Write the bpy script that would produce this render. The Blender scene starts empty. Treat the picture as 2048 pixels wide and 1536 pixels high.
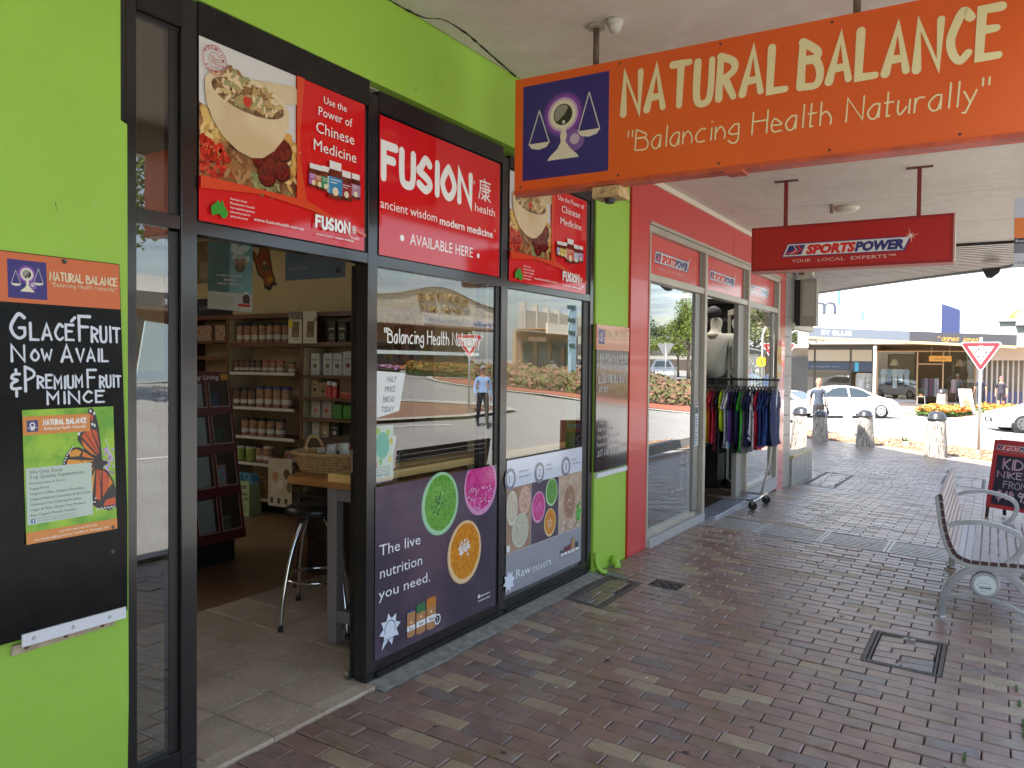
import bpy, bmesh, math, random
from mathutils import Vector, Matrix, Euler, noise as mnoise
R=math.radians
S=bpy.context.scene
COL=S.collection
random.seed(7)
# ---------------------------------------------------------------- camera
cd=bpy.data.cameras.new('camera'); cam=bpy.data.objects.new('camera',cd); COL.objects.link(cam)
def cam_axes(yaw,pitch,roll):
    f=Vector((-math.sin(yaw)*math.cos(pitch),math.cos(yaw)*math.cos(pitch),math.sin(pitch)))
    r=f.cross(Vector((0,0,1))).normalized(); u=r.cross(f)
    return r*math.cos(roll)+u*math.sin(roll), -r*math.sin(roll)+u*math.cos(roll), f
_r,_u,_f=cam_axes(0.53789,-0.02438,0.00982)
m=Matrix((_r,_u,-_f)).transposed().to_4x4(); m.translation=Vector((2.7,0,1.6425))
cam.matrix_world=m
cd.sensor_width=36; cd.lens=36*1617.28/2048; cd.clip_start=.05; cd.clip_end=2000
S.camera=cam
# ---------------------------------------------------------------- world, sun, exposure
SUN_EL=54; SUN_D=Vector((-.42,-1,0)).normalized()
w=bpy.data.worlds.new('World'); S.world=w; w.use_nodes=True
nt=w.node_tree; nt.nodes.clear()
N=nt.nodes.new; Lk=nt.links.new
out=N('ShaderNodeOutputWorld'); bg=N('ShaderNodeBackground'); bg.inputs[1].default_value=.11
sky=N('ShaderNodeTexSky'); sky.sky_type='NISHITA'; sky.sun_disc=False
sky.sun_elevation=R(SUN_EL); sky.sun_rotation=math.atan2(SUN_D.x,SUN_D.y)%(2*math.pi)
sky.air_density=1.2; sky.dust_density=1.5; sky.ozone_density=1.2
tc=N('ShaderNodeTexCoord'); sep=N('ShaderNodeSeparateXYZ'); Lk(tc.outputs['Generated'],sep.inputs[0])
mx=N('ShaderNodeMath'); mx.operation='MAXIMUM'; mx.inputs[1].default_value=.06; Lk(sep.outputs[2],mx.inputs[0])
dx=N('ShaderNodeMath'); dx.operation='DIVIDE'; Lk(sep.outputs[0],dx.inputs[0]); Lk(mx.outputs[0],dx.inputs[1])
dy=N('ShaderNodeMath'); dy.operation='DIVIDE'; Lk(sep.outputs[1],dy.inputs[0]); Lk(mx.outputs[0],dy.inputs[1])
cb=N('ShaderNodeCombineXYZ'); Lk(dx.outputs[0],cb.inputs[0]); Lk(dy.outputs[0],cb.inputs[1])
nz=N('ShaderNodeTexNoise'); nz.inputs['Scale'].default_value=.55; nz.inputs['Detail'].default_value=7; nz.inputs['Roughness'].default_value=.55; nz.inputs['Distortion'].default_value=.4
Lk(cb.outputs[0],nz.inputs['Vector'])
mr=N('ShaderNodeMapRange'); mr.inputs[1].default_value=.42; mr.inputs[2].default_value=.66; mr.inputs[3].default_value=.10; mr.inputs[4].default_value=.85; Lk(nz.outputs[0],mr.inputs[0])
nz2=N('ShaderNodeTexNoise'); nz2.inputs['Scale'].default_value=1.3; nz2.inputs['Detail'].default_value=5; Lk(cb.outputs[0],nz2.inputs['Vector'])
cr=N('ShaderNodeValToRGB'); cr.color_ramp.elements[0].position=.35; cr.color_ramp.elements[1].position=.65
cr.color_ramp.elements[0].color=(2.5,3.1,4.1,1); cr.color_ramp.elements[1].color=(5.6,6.1,6.8,1); Lk(nz2.outputs[0],cr.inputs[0])
mixc=N('ShaderNodeMix'); mixc.data_type='RGBA'; Lk(mr.outputs[0],mixc.inputs[0]); Lk(sky.outputs[0],mixc.inputs[6]); Lk(cr.outputs[0],mixc.inputs[7])
Lk(mixc.outputs[2],bg.inputs[0]); Lk(bg.outputs[0],out.inputs[0])
sd=bpy.data.lights.new('sun','SUN'); sd.energy=5.0; sd.angle=R(.55); sd.color=(1,.95,.87)
sun=bpy.data.objects.new('sun',sd); COL.objects.link(sun)
sv=Vector((SUN_D.x*math.cos(R(SUN_EL)),SUN_D.y*math.cos(R(SUN_EL)),math.sin(R(SUN_EL))))
sun.rotation_euler=sv.to_track_quat('Z','Y').to_euler(); sun.location=(0,-20,30)
S.view_settings.view_transform='Standard'; S.view_settings.look='None'; S.view_settings.gamma=1; S.view_settings.exposure=1.92
try: S.view_settings.use_curve_mapping=False
except: pass
S.cycles.max_bounces=10; S.cycles.transparent_max_bounces=24; S.cycles.diffuse_bounces=5; S.cycles.glossy_bounces=5
# ---------------------------------------------------------------- terrain
YS=[-60,8.5,11,13,15,18,22,30,38,50,200];ZS=[0,0,-.08,-.19,-.22,-.27,-.40,-.42,-.45,-.31,-.3]
def interp(y):
    if y<=YS[0]: return ZS[0]
    for i in range(len(YS)-1):
        if y<=YS[i+1]: return ZS[i]+(ZS[i+1]-ZS[i])*(y-YS[i])/(YS[i+1]-YS[i])
    return ZS[-1]
def G(x,y):
    s=interp(y)*(1 if x<9 else max(0,1-(x-9)/6))
    z=-.04*min(max(x,0),3.75)+s
    if x>9: z+=.065*(min(x,45)-9)
    return z
def ramp(x,y):   # the pavers dish up to the wall between the doorway and the red pillar
    k=max(0,min(1,(y-3.0)/.6))*max(0,min(1,(8.4-y)/1.5))
    t=max(0,min(1,x/.45)); return -.018*k*(t*t*(3-2*t))
# ---------------------------------------------------------------- materials
MC={}
def mat(name,col,rough=.6,metal=0,spec=.5,n=None,bump=None,emit=None,coat=0,coords='pos',n2=None,alpha=None,sheen=0):
    """n=(scale,colour2,lo,hi[,stretch]); bump=(scale,strength)"""
    if name in MC: return MC[name]
    m=bpy.data.materials.new(name); m.use_nodes=True; t=m.node_tree; b=t.nodes['Principled BSDF']
    c=tuple(col)+(1,)
    b.inputs['Base Color'].default_value=c; b.inputs['Roughness'].default_value=rough; b.inputs['Metallic'].default_value=metal
    b.inputs['Specular IOR Level'].default_value=spec; b.inputs['Coat Weight'].default_value=coat; b.inputs['Coat Roughness'].default_value=.04
    if n or bump or n2:
        if coords=='pos': g=t.nodes.new('ShaderNodeNewGeometry').outputs['Position']
        else: g=t.nodes.new('ShaderNodeTexCoord').outputs['Object']
        src=None
        for k in (n,n2):
            if not k: continue
            v=g
            if len(k)>4:
                mp=t.nodes.new('ShaderNodeMapping'); mp.inputs['Scale'].default_value=k[4]; t.links.new(g,mp.inputs[0]); v=mp.outputs[0]
            z=t.nodes.new('ShaderNodeTexNoise'); z.inputs['Scale'].default_value=k[0]; z.inputs['Detail'].default_value=5; z.inputs['Roughness'].default_value=.6; t.links.new(v,z.inputs['Vector'])
            r=t.nodes.new('ShaderNodeMapRange'); r.inputs[1].default_value=k[2]; r.inputs[2].default_value=k[3]; t.links.new(z.outputs[0],r.inputs[0])
            x=t.nodes.new('ShaderNodeMix'); x.data_type='RGBA'; t.links.new(r.outputs[0],x.inputs[0])
            if src is None: x.inputs[6].default_value=c
            else: t.links.new(src,x.inputs[6])
            x.inputs[7].default_value=tuple(k[1])+(1,); src=x.outputs[2]
        if src is not None: t.links.new(src,b.inputs['Base Color'])
        if bump:
            z=t.nodes.new('ShaderNodeTexNoise'); z.inputs['Scale'].default_value=bump[0]; z.inputs['Detail'].default_value=6; t.links.new(g,z.inputs['Vector'])
            bp=t.nodes.new('ShaderNodeBump'); bp.inputs['Strength'].default_value=bump[1]; bp.inputs['Distance'].default_value=.01 if len(bump)<3 else bump[2]
            t.links.new(z.outputs[0],bp.inputs['Height']); t.links.new(bp.outputs[0],b.inputs['Normal'])
    if emit: b.inputs['Emission Color'].default_value=tuple(emit[0])+(1,); b.inputs['Emission Strength'].default_value=emit[1]
    MC[name]=m; return m
def glass(name,tint=(.93,.96,.95),k=1.0):
    if name in MC: return MC[name]
    m=bpy.data.materials.new(name); m.use_nodes=True; t=m.node_tree; t.nodes.clear()
    o=t.nodes.new('ShaderNodeOutputMaterial'); tr=t.nodes.new('ShaderNodeBsdfTransparent'); gl=t.nodes.new('ShaderNodeBsdfGlossy')
    tr.inputs[0].default_value=tuple(tint)+(1,); gl.inputs['Roughness'].default_value=0.0; gl.inputs[0].default_value=(1,1,1,1)
    lw=t.nodes.new('ShaderNodeLayerWeight'); lw.inputs[0].default_value=.5
    p=t.nodes.new('ShaderNodeMath'); p.operation='POWER'; p.inputs[1].default_value=5; t.links.new(lw.outputs['Facing'],p.inputs[0])
    q=t.nodes.new('ShaderNodeMath'); q.operation='MULTIPLY_ADD'; q.inputs[1].default_value=.96*k; q.inputs[2].default_value=.045*k; q.use_clamp=True; t.links.new(p.outputs[0],q.inputs[0])
    mi=t.nodes.new('ShaderNodeMixShader'); t.links.new(q.outputs[0],mi.inputs[0]); t.links.new(tr.outputs[0],mi.inputs[1]); t.links.new(gl.outputs[0],mi.inputs[2])
    t.links.new(mi.outputs[0],o.inputs[0]); MC[name]=m; return m
# ---------------------------------------------------------------- object helpers
def prop(o,label=None,cat=None,group=None,kind=None):
    if label: o['label']=label
    if cat: o['category']=cat
    if group: o['group']=group
    if kind: o['kind']=kind
    return o
def thing(name,label,cat,loc=(0,0,0),group=None):
    o=bpy.data.objects.new(name,None); COL.objects.link(o); o.location=loc; o.empty_display_size=.1
    return prop(o,label,cat,group)
def woff(p):
    v=Vector((0,0,0))
    while p is not None: v+=Vector(p.location); p=p.parent
    return v
class MB:
    def __init__(s): s.v=[];s.f=[];s.m=[];s.smooth=False
    def add(s,vs,fs,mi=0):
        o=len(s.v); s.v+=[tuple(v) for v in vs]; s.f+=[tuple(i+o for i in f) for f in fs]; s.m+=[mi]*len(fs); return s
    def box(s,a,b,mi=0,M=None):
        x0,y0,z0=a;x1,y1,z1=b
        if x0>x1:x0,x1=x1,x0
        if y0>y1:y0,y1=y1,y0
        if z0>z1:z0,z1=z1,z0
        vs=[Vector(p) for p in ((x0,y0,z0),(x1,y0,z0),(x1,y1,z0),(x0,y1,z0),(x0,y0,z1),(x1,y0,z1),(x1,y1,z1),(x0,y1,z1))]
        if M is not None: vs=[M@v for v in vs]
        return s.add(vs,[(3,2,1,0),(4,5,6,7),(0,1,5,4),(1,2,6,5),(2,3,7,6),(3,0,4,7)],mi)
    def cbox(s,c,d,mi=0,rot=(0,0,0)):
        M=Matrix.Translation(Vector(c))@Euler(rot).to_matrix().to_4x4(); h=Vector(d)/2
        return s.box(-h,h,mi,M)
    def tube(s,pts,r,n=8,mi=0,cap=True,up=None):
        pts=[Vector(p) for p in pts]; rs=r if isinstance(r,(list,tuple)) else [r]*len(pts)
        o=len(s.v); prev=None
        for i,p in enumerate(pts):
            d=(pts[min(i+1,len(pts)-1)]-pts[max(i-1,0)]).normalized()
            if prev is None:
                a=Vector((0,0,1)) if abs(d.z)<.9 else Vector((1,0,0)); u=d.cross(a).normalized()
            else:
                u=(prev-d*prev.dot(d)); u=u.normalized() if u.length>1e-6 else d.orthogonal().normalized()
            prev=u; w_=d.cross(u)
            for k in range(n):
                t=2*math.pi*k/n; s.v.append(tuple(p+(u*math.cos(t)+w_*math.sin(t))*rs[i]))
        for i in range(len(pts)-1):
            for k in range(n):
                a=o+i*n+k;b=o+i*n+(k+1)%n; s.f.append((a,b,b+n,a+n)); s.m.append(mi)
        if cap:
            s.f.append(tuple(o+k for k in reversed(range(n)))); s.m.append(mi)
            e=o+(len(pts)-1)*n; s.f.append(tuple(e+k for k in range(n))); s.m.append(mi)
        return s
    def lathe(s,prof,c=(0,0,0),n=16,mi=0,axis='Z',M=None,cap=True):
        o=len(s.v); c=Vector(c)
        for r,z in prof:
            for k in range(n):
                t=2*math.pi*k/n; v=Vector((r*math.cos(t),r*math.sin(t),z))
                if axis=='X': v=Vector((v.z,v.x,v.y))
                if axis=='Y': v=Vector((v.y,v.z,v.x))
                if M is not None: v=M@v
                s.v.append(tuple(v+c))
        for i in range(len(prof)-1):
            for k in range(n):
                a=o+i*n+k;b=o+i*n+(k+1)%n; s.f.append((a,b,b+n,a+n)); s.m.append(mi)
        if cap:
            s.f.append(tuple(o+k for k in reversed(range(n)))); s.m.append(mi)
            e=o+(len(prof)-1)*n; s.f.append(tuple(e+k for k in range(n))); s.m.append(mi)
        return s
    def prism(s,poly,O,U,V,d,mi=0):
        """extrude the 2D polygon from plane O,U,V by d along U x V"""
        O=Vector(O);U=Vector(U);V=Vector(V);Nn=U.cross(V).normalized()
        ar=sum(poly[i][0]*poly[(i+1)%len(poly)][1]-poly[(i+1)%len(poly)][0]*poly[i][1] for i in range(len(poly)))
        if (ar<0)!=(d<0): poly=poly[::-1]
        n=len(poly); a=[O+U*p[0]+V*p[1] for p in poly]; b=[q+Nn*d for q in a]
        fs=[tuple(reversed(range(n))),tuple(range(n,2*n))]+[(i,(i+1)%n,n+(i+1)%n,n+i) for i in range(n)]
        return s.add(a+b,fs,mi)
    def build(s,name,mats,parent=None,smooth=False,kind=None,label=None,bevel=0,cat=None,group=None,seg=1):
        if not isinstance(mats,(list,tuple)): mats=[mats]
        me=bpy.data.meshes.new(name); off=woff(parent)
        me.from_pydata([tuple(Vector(v)-off) for v in s.v],[],s.f)
        for q in mats: me.materials.append(q)
        if len(mats)>1: me.polygons.foreach_set('material_index',[min(i,len(mats)-1) for i in s.m])
        if smooth or s.smooth: me.polygons.foreach_set('use_smooth',[True]*len(s.f))
        me.update()
        o=bpy.data.objects.new(name,me); COL.objects.link(o)
        if parent is not None: o.parent=parent
        if bevel:
            bm=bmesh.new(); bm.from_mesh(me); bmesh.ops.bevel(bm,geom=list(bm.edges),offset=bevel,segments=seg,affect='EDGES',clamp_overlap=True); bm.to_mesh(me); bm.free()
        return prop(o,label,cat,group,kind)
def smooth_by_angle(o,ang=40):
    me=o.data
    bm=bmesh.new(); bm.from_mesh(me)
    for f in bm.faces: f.smooth=True
    for e in bm.edges:
        e.smooth = not(len(e.link_faces)==2 and e.calc_face_angle(0)>R(ang))
    bm.to_mesh(me); bm.free(); return o
def box(name,a,b,m,parent=None,bevel=0,**k): return MB().box(a,b).build(name,m,parent,bevel=bevel,**k)
def kids(o): return [c for c in bpy.data.objects if c.parent==o]
def copy_tree(o,loc,rotz=None,label=None,group=None,parent=None):
    c=o.copy(); COL.objects.link(c); c.parent=parent
    if parent is None:
        c.location=loc
        if rotz is not None: c.rotation_euler=(0,0,rotz)
        if label: c['label']=label
        if group: c['group']=group
    for ch in kids(o): copy_tree(ch,None,parent=c)
    return c
def newmesh_from(o):
    """evaluated mesh of a temporary object"""
    dg=bpy.context.evaluated_depsgraph_get(); ev=o.evaluated_get(dg)
    me=bpy.data.meshes.new_from_object(ev); return me
# ---------------------------------------------------------------- lettering and flat print
def cat_(pts,n=5):
    out=[]
    P=[pts[0]]+list(pts)+[pts[-1]]
    for i in range(1,len(P)-2):
        for k in range(n):
            t=k/n; a,b,c,d=P[i-1],P[i],P[i+1],P[i+2]
            out.append(tuple(.5*((2*b[j])+(-a[j]+c[j])*t+(2*a[j]-5*b[j]+4*c[j]-d[j])*t*t+(-a[j]+3*b[j]-3*c[j]+d[j])*t**3) for j in (0,1)))
    out.append(tuple(pts[-1])); return out
# stroke font on a grid: x 0..9, y 0..9, baseline y=2, capitals to y=9, x height y=7; '~' smooths
SF={'A':['02 39 62','14 54'],'B':['02 09','~09 38 57 46 06','~06 46 64 52 02'],'C':['~58 39 17 05 13 32 53'],'D':['02 09','~09 48 66 53 02'],
'E':['59 09 02 52','06 46'],'F':['59 09 02','06 46'],'G':['~58 39 17 05 13 32 53 55','55 35'],'H':['02 09','62 69','06 66'],'I':['12 19'],
'J':['49 44','~44 33 22 03'],'K':['02 09','59 05','15 52'],'L':['09 02 52'],'M':['02 09 35 69 62'],'N':['02 09 62 69'],
'O':['~39 17 05 13 32 53 65 57 39'],'P':['02 09','~09 48 57 46 05'],'Q':['~39 17 05 13 32 53 65 57 39','44 62'],'R':['02 09','~09 48 57 46 05','25 52'],
'S':['~58 39 17 06 35 54 53 32 03'],'T':['09 69','39 32'],'U':['~09 04 12 42 54 59'],'V':['09 32 69'],'W':['09 22 46 62 89'],'X':['09 62','02 69'],'Y':['09 35 69','35 32'],'Z':['09 69 02 62'],
'a':['~46 26 04 12 32 45','46 42'],'b':['09 02','~05 26 44 32 02'],'c':['~46 26 04 12 42'],'d':['49 42','~45 26 04 12 43'],'e':['~04 44 35 16 04 12 42'],'f':['~49 28 15 12','06 36'],
'g':['~46 26 04 13 43','~46 41 20 01'],'h':['09 02','~05 26 44 42'],'i':['16 12','18 18'],'j':['26 21','~21 10 00','28 28'],'k':['09 02','46 04','14 42'],'l':['19 12'],
'm':['06 02','~05 26 32','~35 56 63 62'],'n':['06 02','~04 26 44 42'],'o':['~26 04 12 33 45 26'],'p':['06 00','~05 26 44 32 03'],'q':['46 40','~45 26 04 12 43'],'r':['06 02','~04 16 36'],
's':['~46 16 05 34 33 12 02'],'t':['19 12 22','06 36'],'u':['~06 03 12 34','46 42'],'v':['06 22 46'],'w':['06 12 35 52 66'],'x':['06 42','02 46'],'y':['06 23','46 10 00'],'z':['06 46 02 42'],
'0':['~29 06 04 22 45 46 29'],'1':['07 29 22'],'2':['~08 29 47 35 02','02 52'],'3':['~08 29 47 26','~26 54 32 03'],'4':['42 49 04 54'],'5':['49 09 06','~06 36 54 32 02'],'6':['~49 15 13 32 54 35 14'],'7':['09 49 12'],
'8':['~29 07 26 54 32 04 26 47 29'],'9':['~47 26 07 29 48 46 32'],'$':['~58 39 17 06 35 54 53 32 03','30 39'],'&':['~52 07 19 38 04 12 32 55'],'.':['12 12'],',':['12 01'],'"':['09 07','29 27'],"'":['09 07'],'-':['05 35'],
'!':['19 15','12 12'],'?':['~08 29 47 25 24','22 22'],'/':['02 49'],'@':['~26 04 12 33 45 26'],'|':['19 11'],':':['14 14','16 16'],'(':['29 17 14 22'],')':['09 27 24 02'],'%':['02 69'],'+':['05 45','27 23']}
def glyph(ch):
    g=SF.get(ch)
    if g is None: g=SF.get(ch.upper())
    if g is None: return [],3
    out=[];w_=0
    for s_ in g:
        sm=s_[0]=='~'; pts=[(int(p[0]),int(p[1])-2) for p in s_.lstrip('~').split()]
        w_=max(w_,max(p[0] for p in pts)); out.append(cat_(pts) if sm and len(pts)>2 else pts)
    return out,w_
_fonts={}
def bfont_polys(txt,bold=0):
    key=(txt,bold)
    if key in _fonts: return _fonts[key]
    c=bpy.data.curves.new('t','FONT'); c.body=txt; c.size=1; c.offset=bold; c.resolution_u=2; c.fill_mode='FRONT'
    o=bpy.data.objects.new('t',c); COL.objects.link(o); me=newmesh_from(o)
    vs=[tuple(v.co) for v in me.vertices]; fs=[tuple(p.vertices) for p in me.polygons]
    bpy.data.objects.remove(o); bpy.data.curves.remove(c); bpy.data.meshes.remove(me)
    _fonts[key]=(vs,fs); return _fonts[key]
class Art:
    """flat print on the plane O + u*U + v*V, built up in hair-thin layers"""
    def __init__(s,O,U,V,rough=.08,step=.00028,spec=.5,pre='print',coat=0):
        s.O=Vector(O);s.U=Vector(U).normalized();s.V=Vector(V).normalized();s.N=s.U.cross(s.V); s.L=0; s.step=step
        s.v=[];s.f=[];s.mi=[];s.mats=[];s.rough=rough;s.spec=spec;s.k=0;s.pre=pre;s.coat=coat
    def M(s,c):
        if not isinstance(c,tuple): m=c
        else:
            if isinstance(c[0],tuple): # (colour, colour2, scale) printed photo texture
                m=mat('%s_%s_%s'%(s.pre,'_'.join('%02x%02x%02x'%tuple(int(x*255) for x in q) for q in c[:2]),int(c[2])),c[0],s.rough,spec=s.spec,n=(c[2],c[1],.4,.6),coat=s.coat)
            else: m=mat('%s_%02x%02x%02x_%d'%((s.pre,)+tuple(int(x*255) for x in c)+(int(s.rough*100),)),c,s.rough,spec=s.spec,coat=s.coat)
        if m not in s.mats: s.mats.append(m)
        return s.mats.index(m)
    def raw(s,pts,faces,c,extra=0,ramp_=None):
        s.k+=1; h=s.L*s.step+(s.k%12)*2.2e-5; o=len(s.v); nn=max(1,len(pts)-1); rp=1.2e-5 if ramp_ else 0
        s.v+=[tuple(s.O+s.U*p[0]+s.V*p[1]+s.N*(h+(rp*ramp_[i] if ramp_ else 0))) for i,p in enumerate(pts)]; s.f+=[tuple(i+o for i in f) for f in faces]; s.mi+=[s.M(c)]*len(faces)
    def poly(s,pts,c,extra=0):
        ar=sum(pts[i][0]*pts[(i+1)%len(pts)][1]-pts[(i+1)%len(pts)][0]*pts[i][1] for i in range(len(pts)))
        if ar<0: pts=pts[::-1]
        s.raw(pts,[tuple(range(len(pts)))],c,extra); return s
    def rect(s,x0,y0,x1,y1,c,extra=0): return s.poly([(x0,y0),(x1,y0),(x1,y1),(x0,y1)],c,extra)
    def disc(s,x,y,rx,c,ry=None,n=24,rot=0,wob=0,extra=0):
        ry=rx if ry is None else ry; rr=random.Random(int(x*999+y*77))
        P=[]
        for k in range(n):
            t=2*math.pi*k/n; q=1+wob*(rr.random()-.5); a=rx*math.cos(t)*q;b=ry*math.sin(t)*q
            P.append((x+a*math.cos(rot)-b*math.sin(rot),y+a*math.sin(rot)+b*math.cos(rot)))
        return s.poly(P,c,extra)
    def ring(s,x,y,r0,r1,c,n=28,sy=1):
        P=[(x+r*math.cos(2*math.pi*k/n),y+sy*r*math.sin(2*math.pi*k/n)) for r in (r0,r1) for k in range(n)]
        s.raw(P,[(k,n+k,n+(k+1)%n,(k+1)%n)[::1] for k in range(n)],c); return s
    def stroke(s,pts,w_,c,taper=None,extra=0):
        if len(pts)==2 and pts[0]==pts[1]: return s.disc(pts[0][0],pts[0][1],w_*.62,c,n=8,extra=extra)
        n=len(pts);L=[];Rr=[]
        for i in range(n):
            a=pts[max(i-1,0)];b=pts[min(i+1,n-1)]
            if 0<i<n-1:
                d1=Vector((pts[i][0]-a[0],pts[i][1]-a[1]));d2=Vector((b[0]-pts[i][0],b[1]-pts[i][1]))
                if d1.length<1e-9 or d2.length<1e-9: d=Vector((1,0));kk=1
                else:
                    d1.normalize();d2.normalize();d=(d1+d2)
                    if d.length<.3: d=d1.copy();kk=1
                    else: d.normalize();kk=1/max(.5,abs(d.dot(d1)))
            else:
                d=Vector((b[0]-a[0],b[1]-a[1])); kk=1
                if d.length<1e-9: d=Vector((1,0))
                d.normalize()
            ww=w_*.5*kk*(1 if taper is None else taper[0]+(taper[1]-taper[0])*i/(n-1))
            nx,ny=-d.y,d.x
            L.append((pts[i][0]+nx*ww,pts[i][1]+ny*ww));Rr.append((pts[i][0]-nx*ww,pts[i][1]-ny*ww))
        # rounded ends
        def capp(p,q,ww,sgn):
            d=Vector((p[0]-q[0],p[1]-q[1])).normalized(); a=math.atan2(d.y,d.x)
            return [(p[0]+ww*math.cos(a+t),p[1]+ww*math.sin(a+t)) for t in (R(-55),R(-20),R(20),R(55))]
        w0=w_*.5*(1 if taper is None else taper[0]); w1=w_*.5*(1 if taper is None else taper[1])
        fs=[(i,n+i,n+i+1,i+1) for i in range(n-1)]; P=L+Rr; o=len(P)
        c0=capp(pts[0],pts[1],w0,1); P+=c0; fs.append((0,)+tuple(range(o,o+4))[::1]+(n,)); o+=4
        c1=capp(pts[-1],pts[-2],w1,1); P+=c1; fs.append((2*n-1,)+tuple(range(o,o+4))+(n-1,))
        s.raw(P,fs,c,extra,[i/n for i in range(n)]*2+[0]*4+[1]*4); return s
    def hand(s,txt,x,y,h,c,w_=.12,width=None,slant=0,jit=0,rise=0,taper=None,gap=1.6,sx=1,seed=3):
        """stroke lettering, h = capital height, w_ = pen width / h"""
        rr=random.Random(seed); k=h/7; cx=0; lay=[]
        for ch in txt:
            if ch==' ': cx+=4.0*sx; continue
            g,gw=glyph(ch); lay.append((g,cx,gw)); cx+=gw*sx+gap
        tot=(cx-gap)*k; q=1 if width is None else width/tot
        for g,gx,gw in lay:
            jy=(rr.random()-.5)*jit*h; js=1+(rr.random()-.5)*jit
            for j,st in enumerate(g):
                P=[]
                for a,b in st:
                    vv=b*k*js+jy; uu=(gx+a*sx)*k*q+slant*vv
                    P.append((x+uu,y+vv+rise*uu))
                s.stroke(P,h*w_*(1+(rr.random()-.5)*jit*.6),c,taper,extra=j)
        return s
    def text(s,txt,x,y,h,c,width=None,bold=0,slant=0,rise=0,rot=0,mirror=False):
        """built in sans, h = capital height"""
        vs,fs=bfont_polys(txt,bold)
        if not vs: return s
        x0=min(v[0] for v in vs);x1=max(v[0] for v in vs); k=h/.729
        kx=k if width is None else width/(x1-x0)
        P=[]
        for v in vs:
            a=(v[0]-x0)*kx;b=v[1]*k; a+=slant*b
            if rot: a,b=a*math.cos(rot)-b*math.sin(rot),a*math.sin(rot)+b*math.cos(rot)
            P.append((x+a,y+b+rise*a))
        s.raw(P,fs,c); return s
    def up(s): s.L+=1; return s
    def build(s,name,parent=None,back=.002,**kw):
        me=bpy.data.meshes.new(name); off=woff(parent)
        me.from_pydata([tuple(Vector(v)-off) for v in s.v],[],s.f)
        for q in s.mats: me.materials.append(q)
        me.polygons.foreach_set('material_index',s.mi); me.update()
        o=bpy.data.objects.new(name,me); COL.objects.link(o)
        if parent is not None: o.parent=parent
        return prop(o,kw.get('label'),kw.get('cat'),kw.get('group'),kw.get('kind'))
Yv=(0,1,0);Zv=(0,0,1);Xv=(1,0,0)
RED=(.62,.012,.015);WHITE=(.8,.8,.78);CREAM=(.72,.55,.27);ORANGE=(.62,.11,.018);NAVY=(.03,.02,.2);BLK=(.012,.012,.014)
def scales_logo(A,x,y,w_,L0=None,glow=True):
    """purple square with the balance scales; x,y lower left corner, w_ side"""
    k=w_; P=lambda a,b:(x+a*k,y+b*k)
    A.rect(x,y,x+w_,y+w_,(.035,.02,.16)); A.up()
    if glow:
        A.disc(*P(.48,.64),.235*k,(.10,.035,.24),n=28); A.up()
        A.disc(*P(.48,.64),.21*k,(.22,.06,.35),n=28); A.disc(*P(.62,.36),.11*k,(.2,.1,.32),extra=2); A.up()
        A.disc(*P(.48,.64),.175*k,(.55,.38,.55),n=28); A.disc(*P(.62,.37),.055*k,(.5,.38,.5),extra=2); A.up()
    A.disc(*P(.48,.64),.15*k,(.72,.66,.5),n=28)
    A.poly([P(.30,.18),P(.33,.22),P(.42,.29),P(.46,.36),P(.45,.42),P(.47,.50),P(.51,.50),P(.53,.42),P(.51,.36),P(.57,.28),P(.65,.21),P(.67,.18)],(.70,.64,.48),extra=2)
    for cx,cy,top in ((.2,.36,.72),(.78,.42,.82)):
        A.poly([P(cx-.13,cy+.02),P(cx-.09,cy-.03),P(cx,cy-.05),P(cx+.09,cy-.03),P(cx+.13,cy+.02)],(.68,.62,.5),extra=3)
        A.stroke([P(cx-.12,cy+.02),P(cx,top)],.012*k,(.6,.57,.55),extra=4); A.stroke([P(cx+.12,cy+.02),P(cx,top)],.012*k,(.6,.57,.55),extra=5)
    A.up(); A.disc(*P(.48,.64),.11*k,(.03,.025,.02),n=24); A.up()
    A.poly([P(.48+.10*math.cos(R(t)),.64+.10*math.sin(R(t))) for t in range(60,240,15)]+[P(.45,.6),P(.5,.64),P(.54,.7)],(.3,.27,.22)); A.disc(*P(.49,.56),.018*k,(.7,.65,.55),n=10,extra=3)
    A.up()
# ---------------------------------------------------------------- ground
asph=mat('asphalt',(.33,.32,.30),.85,n=(1.2,(.38,.37,.34),.4,.6),n2=(60,(.25,.24,.225),.45,.62),bump=(90,.4,.006))
def sheet(name,poly,m,dz,step=1.5,kind='structure',parent=None,label=None,cat=None,thick=0):
    """polygon cut into a grid so that it follows the ground"""
    bm=bmesh.new(); xs=[p[0] for p in poly]; ys=[p[1] for p in poly]
    f=bm.faces.new([bm.verts.new((p[0],p[1],0)) for p in poly]); bm.normal_update()
    if f.normal.z<0: f.normal_flip()
    for ax,lo,hi in ((0,min(xs),max(xs)),(1,min(ys),max(ys))):
        n=int((hi-lo)/step)
        for i in range(1,n+1):
            c=lo+(hi-lo)*i/(n+1); co=[0,0,0];no=[0,0,0];co[ax]=c;no[ax]=1
            bmesh.ops.bisect_plane(bm,geom=bm.verts[:]+bm.edges[:]+bm.faces[:],plane_co=co,plane_no=no)
    for v in bm.verts: v.co.z=G(v.co.x,v.co.y)+dz+ramp(v.co.x,v.co.y)
    if thick:
        r=bmesh.ops.extrude_face_region(bm,geom=bm.faces[:]); 
        for v in r['geom']:
            if isinstance(v,bmesh.types.BMVert): v.co.z+=thick
    me=bpy.data.meshes.new(name); bm.to_mesh(me); bm.free(); me.materials.append(m)
    o=bpy.data.objects.new(name,me); COL.objects.link(o); o.parent=parent
    return prop(o,label,cat,None,kind)
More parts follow.
